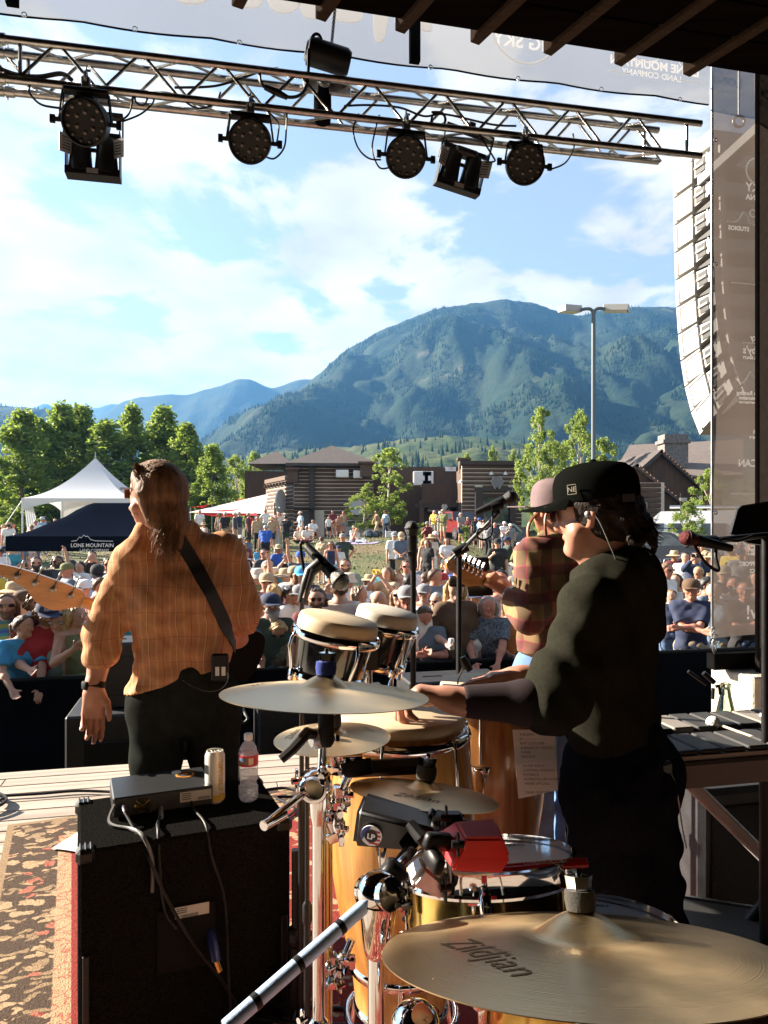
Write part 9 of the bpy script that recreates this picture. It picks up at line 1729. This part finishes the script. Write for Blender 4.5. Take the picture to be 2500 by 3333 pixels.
def fill(n,x0,x1,d0,d1,poses,tries=60,mind=26):
 k=0
 for _ in range(n*tries):
  if k>=n:break
  d=d0+(d1-d0)*rs.random();px=rs.uniform(x0,x1);ps=rs.choice(poses);sx=rs.choice('mf');H0={'m':1.76,'f':1.66}[sx]*rs.uniform(.96,1.05);base=1.742 if POSES[ps].get('sit') is None else joints(ps,sx)['head'][2]+.112
  z=gz((px-CX)/FPX*d,d)+base*H0/1.742;py=CY-(z-CAMZ)/d*FPX;s=mind*14/d
  if any(abs(px-a)<max(s,9)*(1.0) and abs(py-b)<max(s,9)*1.5 for a,b,c in taken):continue
  if 950<px<1345 and 1730<py<1865:continue
  taken.append((px,py,d));k+=1;hat=rs.choice(['','','','','','','','cap:navy','cap:white','sunhat:tan','cap:grey','cap:black','cap:khaki','bucket:cream']);hr=rs.choice(['brown','dark','lbrown','blond','grey']);st=rs.choice(['long','pony','bun']) if sx=='f' else rs.choice(['short','short','curly'])
  person(px,py,f"{sx} {ps} {rs.choice(TOPS)} {rs.choice(['shorts:khaki', 'pants:denim', 'shorts:denim', 'shorts:grey', 'pants:black', 'shorts:navy', 'pants:khaki'])} hair:{hr},{st} {hat} {rs.choice(['sun', '', 'sun'])}",d=d,H_=H0,yaw=rs.choice([0,0,15,-15,30,-30]),hy=rs.choice([0,0,15,-15]))
fill(20,-20,420,8.2,13.5,['down','clasp','fold','hold','drink']);fill(46,790,1700,8.4,13.5,['down','clasp','fold','hold','drink','phone','clap','armup']);fill(20,790,1700,13.5,21,['chair','cross','knees','down','legs','hold','chair']);fill(14,-20,480,14,24,['chair','cross','knees','legs','chair']);fill(5,900,1690,22,32,['cross','knees','legs','down','chair'])
fill(6,620,940,34,44,['down','cross','chair','knees']);fill(5,1370,1720,34,48,['down','hold','clasp','drink']);fill(8,2130,2500,10,20,['down','clasp','fold']);fill(10,420,800,9,22,['down','chair','clasp']);fill(8,-10,110,24,34,['chair','down','cross'])
# ------------------------------------------------------------------ labels: each one singles out its person
def base_label(q,lv):
 s='person '+q['w']
 if lv>=1:s='person '+q['pose']+' '+q['w']
 if q['extra'] and lv>=0:s+=' and '+' and '.join(q['extra'][:1 if lv<2 else 2])
 if lv>=2:s+=' with '+q['bot'] if len(s.split())<11 else ''
 return s+' '+q['zone']
used={q['label'] for q in PEOPLE if q['label']}
from collections import Counter
todo=[q for q in PEOPLE if not q['label']]
for lv in (0,1,2):
 c=Counter(base_label(q,lv) for q in todo)
 for q in todo:
  l=base_label(q,lv)
  if c[l]==1 and l not in used and len(l.split())<=16:q['label']=l;used.add(l)
 todo=[q for q in todo if not q['label']]
for q in todo:
 nb_=sorted((n for n in PEOPLE if n is not q),key=lambda n:math.hypot(n['x']-q['x'],(n['y']-q['y'])*1.2));ok=False
 for n in nb_[:14]:
  side='right of' if q['x']>n['x'] else 'left of'
  l=f"person {q['pose']} {q['w']} {side} the one {n['w']}"+('' if not n['extra'] else ' and '+n['extra'][0])
  if l not in used and len(l.split())<=16:q['label']=l;used.add(l);ok=True;break
 if not ok:q['label']=f"person {q['pose']} {q['w']}"[:90]
for q in PEOPLE:q['o']['label']=q['label']
# ------------------------------------------------------------------ what the crowd holds and sits on
def short(q):return ' '.join(q['label'].split()[:9])
chm={}
def chair(q,colr):
 r=q['o'];t=thing('camp_chair',f"{wd_(colr)} folding chair under the {' '.join(q['label'].split()[:10])}"[:140],'camp chair',r.location,r.rotation_euler.z,'folding camp chairs on the lawn');t.scale=r.scale
 if not chm:
  m=MB();m.rbox((0,.10,.335),(.50,.46,.02),.006);chm['seat']=m.mesh('seat',DUM[0]);m=MB();m.rbox((0,-.17,.62),(.50,.02,.52),.006,MR_(R(0),4,'X'));chm['backrest']=m.mesh('backrest',DUM[0])
  for i,(a,b) in enumerate((((-.26,-.2,0),(-.26,.32,.34)),((-.26,.32,0),(-.26,-.18,.88)),((.26,-.2,0),(.26,.32,.34)),((.26,.32,0),(.26,-.18,.88)))):m=MB();m.tube([a,b],.011,6);chm['leg%d'%i]=m.mesh('leg',steel_grey)
 for k,me in chm.items():
  o=obj(k.rstrip('0123'),me,t)
  if k in ('seat','backrest'):slot(o,cm(colr))
cc_=['blue','navy','green','black','teal','red','grey','dgreen'];i=0
for q in PEOPLE:
 if q['pose']=='sitting in a chair':chair(q,cc_[i%len(cc_)]);i+=1
def near_of(lbl):return next(q for q in PEOPLE if q['label'].startswith(lbl))
def local(q,v):o=q['o'];return o.location+(MR_(o.rotation_euler.z,3,'Z')@(Vector(v)*q['sc']))
def item(name,label,cat,q,v,build):t=thing(name,label,cat,local(q,v),q['o'].rotation_euler.z);build(t);return t
def cup(t):
 m=MB();m.lathe([(.028,-.06),(.038,.06),(.036,.06),(.027,-.055)],20);m.build('cup',mat('clear_cup',(.95,.95,.95),.05,trans=1.0),t,50);m=MB();m.lathe([(0,-.054),(.0265,-.054),(.033,.03),(0,.03)],20);m.build('beer',mat('beer_amber',(.75,.42,.08),.1,trans=.6),t,50)
q=near_of('blond person in olive');J_=q['pm']['J'];item('beer_cup','clear plastic cup of beer held by the blond person in olive','cup',q,(J_['tR']+V3(0,.03,.0)),cup)
def can(cl):
 def f(t):m=MB();m.lathe([(.026,-.06),(.031,-.052),(.031,.05),(.026,.06),(0,.06)],16);m.build('can',mat('can_'+cl,COL[cl],.35,.4),t,50)
 return f
q=near_of('tall person with very long');J_=q['pm']['J'];item('drink_can','slim white can held by the tall long haired blond person','can',q,J_['tR']+V3(0,.02,.02),can('white'))
q=near_of('bearded person in sage');J_=q['pm']['J'];item('drink_can','dark can in the hand of the bearded person in sage','can',q,J_['tR']+V3(0,.02,.02),can('black'))
def phone(cl):
 def f(t):m=MB();m.rbox((0,0,0),(.165,.010,.08),.004);o=m.build('phone',mat('phone_'+cl,COL[cl],.35),t);m=MB();[m.lathe([(0,0),(.008,0),(.008,.003),(0,.003)],10,MT_((.05+.018*(k%2),.006,.012 - .018*(k//2)))@MR_(R(-90),4,'X')) for k in range(3)];m.build('camera_lens',ink,o)
 return f
for lb,cl in (('person raising a yellow','yellow'),('person in black T-shirt holding a phone','pink'),('person in navy long sleeved','black')):q=near_of(lb);J_=q['pm']['J'];item('phone',{'yellow': 'phone in a bright yellow case held up in the crowd','pink': 'phone in a pale printed case held sideways on the left','black': 'black phone held up by the person in navy on the right'}[cl],'phone',q,(J_['tR']+J_['tL'])/2+V3(0,.02,.02),phone(cl))
def strap(q,pts,wd,m_,name):
 m=MB();V=[];P_=[V3(*a) for a in pts]
 for i,a in enumerate(P_):t=nrm(P_[min(i+1,len(P_)-1)]-P_[max(0,i-1)]);s=nrm(np.cross(t,V3(0,1,.2)))*wd/2;V+=[a+s,a-s,a-s-V3(0,.01,0),a+s-V3(0,.01,0)]
 m.add(V,[(4*i+j,4*i+(j+1)%4,4*i+4+(j+1)%4,4*i+4+j) for i in range(len(P_)-1) for j in range(4)]);o=m.build(name,m_,q['o'],50);return o
def front(q,x,z,y=.135):J_=q['pm']['J'];up=nrm(J_['nb']-J_['pel']);fw=np.cross(V3(1,0,0),up);return J_['pel']+up*z+V3(x,0,0)+fw*y
q=near_of('person in bright blue');strap(q,[front(q,.10,.50,.085),front(q,.06,.42,.125),front(q,.02,.30,.14),front(q,-.03,.18,.135),front(q,-.08,.08,.135)],.045,black_cloth,'shoulder_strap')
c=front(q,-.10,.27,.150)*1.0
m=MB();[m.tube(bez(V3(.075+.006*k,c[1]+.006,c[2] - .03+.012*k),V3(.10,c[1]+.008,c[2] - .045+.012*k),V3(.13,c[1]+.008,c[2] - .03+.012*k),V3(.135 - .004*k,c[1]+.006,c[2]+.02+.006*k)),[.004]+[.008]*11+[.003],6) for k in range(3)];m.build('banana_print',mat('print_yellow',(.55,.42,.03),.7),q['o'],60)
q=near_of('smiling person in brown cap')
for s in (-1,1):strap(q,[front(q,s*.12,.52,.05),front(q,s*.115,.46,.105),front(q,s*.11,.36,.13),front(q,s*.115,.26,.13)],.035,cm('khaki'),'backpack_strap')
m=MB();c=front(q,-.07,.36,.148);m.add([(c[0] - .03,c[1],c[2] - .02),(c[0]+.03,c[1],c[2] - .02),(c[0],c[1],c[2]+.035),(c[0] - .03,c[1] - .02,c[2] - .02),(c[0]+.03,c[1] - .02,c[2] - .02),(c[0],c[1] - .02,c[2]+.035)],[(0,1,2),(5,4,3),(0,3,4,1),(1,4,5,2),(2,5,3,0)]);m.build('triangle_print',mat('print_mint',(.16,.45,.36),.7),q['o'])
q=near_of('person in slate T-shirt with yellow');c=front(q,.0,.26,.168);text('shirt_print','pink  side',.085,frame(Vector(c),Vector((-1,0,0)),Vector((0,.1,1)).normalized(),Vector((0,1,-.1)).normalized()),mat('print_gold',(.45,.32,.03),.7),q['o'],bold=.002)
q=near_of('person in red T-shirt and navy');HMq=q['pm']['HM'];text('cap_lettering','Ravinia',.042,HMq@MT_((0,.118,.072))@MR_(PI,4,'Z')@MR_(R(78),4,'X'),white_plastic,q['o'],bold=.0006)
q=near_of('person in grey cap with red');HMq=q['pm']['HM'];text('cap_lettering','B',.05,HMq@MT_((0,.118,.066))@MR_(PI,4,'Z')@MR_(R(78),4,'X'),cm('red'),q['o'],bold=.001)
q=near_of('blond person in navy tank');m=MB();c=front(q,.0,.16,.15);m.rbox(tuple(c),(.17,.06,.11),.025);m.build('waist_bag',cm('white'),q['o'])
q=near_of('person in dark plaid shirt with a red');m=MB();c=front(q,0,.36,-.20);m.rbox(tuple(c),(.28,.16,.40),.05);m.build('backpack',cm('red'),q['o'])
def lay(name,label,cat,px,d,build,rz=0):x=X(px,d);t=thing(name,label,cat,(x,d,gz(x,d)),rz);build(t);return t
def blanket(cl,w_,l_):
 def f(t):
  m=MB();V=[];o=t.location
  for i in range(9):
   for j in range(7):x,y=(i/8 - .5)*w_,(j/6 - .5)*l_;g=MR_(t.rotation_euler.z,2)@Vector((x,y));V.append((x,y,gz(o.x+g.x,o.y+g.y)-o.z+.03+.012*math.sin(i*1.9+j)))
  m.add(V,[(i*7+j,i*7+7+j,i*7+8+j,i*7+j+1) for i in range(8) for j in range(6)]);m.build('cloth',cm(cl),t,60)
 return f
lay('picnic_blanket','pale lavender blanket under the couple on the mound','blanket',1165,42.2,blanket('lav',2.4,1.4),R(-25));lay('picnic_blanket','light blue blanket on the lawn behind the bassist sleeve','blanket',828,21,blanket('lblue',1.8,1.2));lay('picnic_blanket','blue and white blanket on the slope under the black canopy','blanket',150,24,blanket('blue',2.2,1.2))
def cooler(t):m=MB();m.rbox((0,0,.2),(.75,.4,.36),.03);m.build('body',white_plastic,t);m=MB();m.rbox((0,0,.41),(.78,.43,.07),.02);m.build('lid',white_plastic,t);m=MB();m.tube([(-.36,0,.3),(-.36,.2,.75),(.0,.3,.8)],.012,6);m.build('handle',steel_grey,t)
lay('cooler_box','white cooler box beside the walking person on the mound crest','cooler',1272,50.5,cooler)
def bags(t):
 m=MB();m.sphere((0,0,.22),(.35,.25,.26),14);m.build('bag_body',cm('charcoal'),t,60);m=MB();m.rbox((0,-.24,.2),(.3,.08,.22),.03);m.build('pocket',cm('slate'),t)
lay('duffel_bag','dark bags piled beside the thin tree on the mound','bag',1200,49,bags);lay('duffel_bag','grey duffel bag right of the dark bag pile on the mound','bag',1222,49.5,bags)
def toy(t):m=MB();m.rbox((0,0,.12),(.9,.45,.22),.08);m.build('cart_body',cm('blue'),t);m=MB();m.tube([(-.35,0,.2),(-.75,0,.75)],.04,8);m.build('push_handle',cm('lblue'),t)
lay('toy_cart','blue toy cart with a pale handle beside the bending person','toy cart',895,31.5,toy,R(-30))
def stroller(t):
 m=MB();V=[]
 for i in range(9):a=-.2+1.9*i/8;V+=[(-.27,.28*math.cos(a),.72+.30*math.sin(a)),(.27,.28*math.cos(a),.72+.30*math.sin(a))]
 m.add(V,[(2*i,2*i+2,2*i+3,2*i+1) for i in range(8)]);m.build('canopy',cm('teal'),t,60);m=MB();m.rbox((0,.02,.48),(.46,.5,.22),.05);m.build('seat',cm('charcoal'),t)
 for s in (-1,1):m=MB();m.tube([(s*.26,-.45,.95),(s*.26,.4,.15)],.014,6);m.tube([(s*.26,.1,.45),(s*.26,-.35,.12)],.014,6);m.build('frame',steel_grey,t)
 for s in (-1,1):
  for y,r_ in ((.40,.10),(-.35,.14)):m=MB();m.ring(r_ - .02,.022,18,6,MT_((s*.28,y,r_))@MR_(R(90),4,'Y'));m.build('wheel',tyre_m,t)
lay('stroller','blue hooded stroller on the lawn behind the bongos','stroller',1228,18.5,stroller,R(160))
def dchair(t):
 m=MB();m.rbox((0,0,.35),(.5,.45,.03),.01);m.build('seat',t['m'] if 0 else MATS[t['cm']],t);m=MB();m.rbox((0,-.22,.62),(.52,.03,.56),.01);m.build('backrest',MATS[t['cm']],t)
 for s in (-1,1):m=MB();m.tube([(s*.26,.22,0),(s*.26,-.22,.92)],.012,6);m.build('leg',steel_grey,t);m=MB();m.tube([(s*.26,-.25,0),(s*.26,.22,.36)],.012,6);m.build('leg',steel_grey,t)
for px,d,cl,lab in ((890,13.8,'blue','empty royal blue folding chair right of the bassist arm'),(1195,11.6,'sage','pale green camp chair back behind the drum microphone'),(2300,14.5,'sky','turquoise folding chair beside the scrim edge')):
 cm(cl);x=X(px,d);t=thing('camp_chair',lab,'camp chair',(x,d,gz(x,d)),PI if px<2000 else PI*.9,'folding camp chairs on the lawn');t['cm']='cloth_'+cl;dchair(t);del t['cm']
def fence(t):
 for i in range(2):m=MB();m.tube(spline([(i*1.3-1.2,0,0),(i*1.3-1.2,0,.9),(i*1.3-1.05,0,1.05),(i*1.3 - .15,0,1.05),(i*1.3+.0,0,.9),(i*1.3+0,0,0)],4),.02,8);m.build('frame',steel_grey,t,60)
 for i in range(18):m=MB();m.tube([(-1.1+i*.135,0,.15),(-1.1+i*.135,0,1.04)],.007,5);m.build('bar',steel_grey,t)
lay('crowd_fence','steel tube crowd fence left of the bassist sleeve','fence',285,9.4,fence,R(15));lay('crowd_fence','steel crowd fence by the path below the black wagon','fence',2150,22.5,fence)
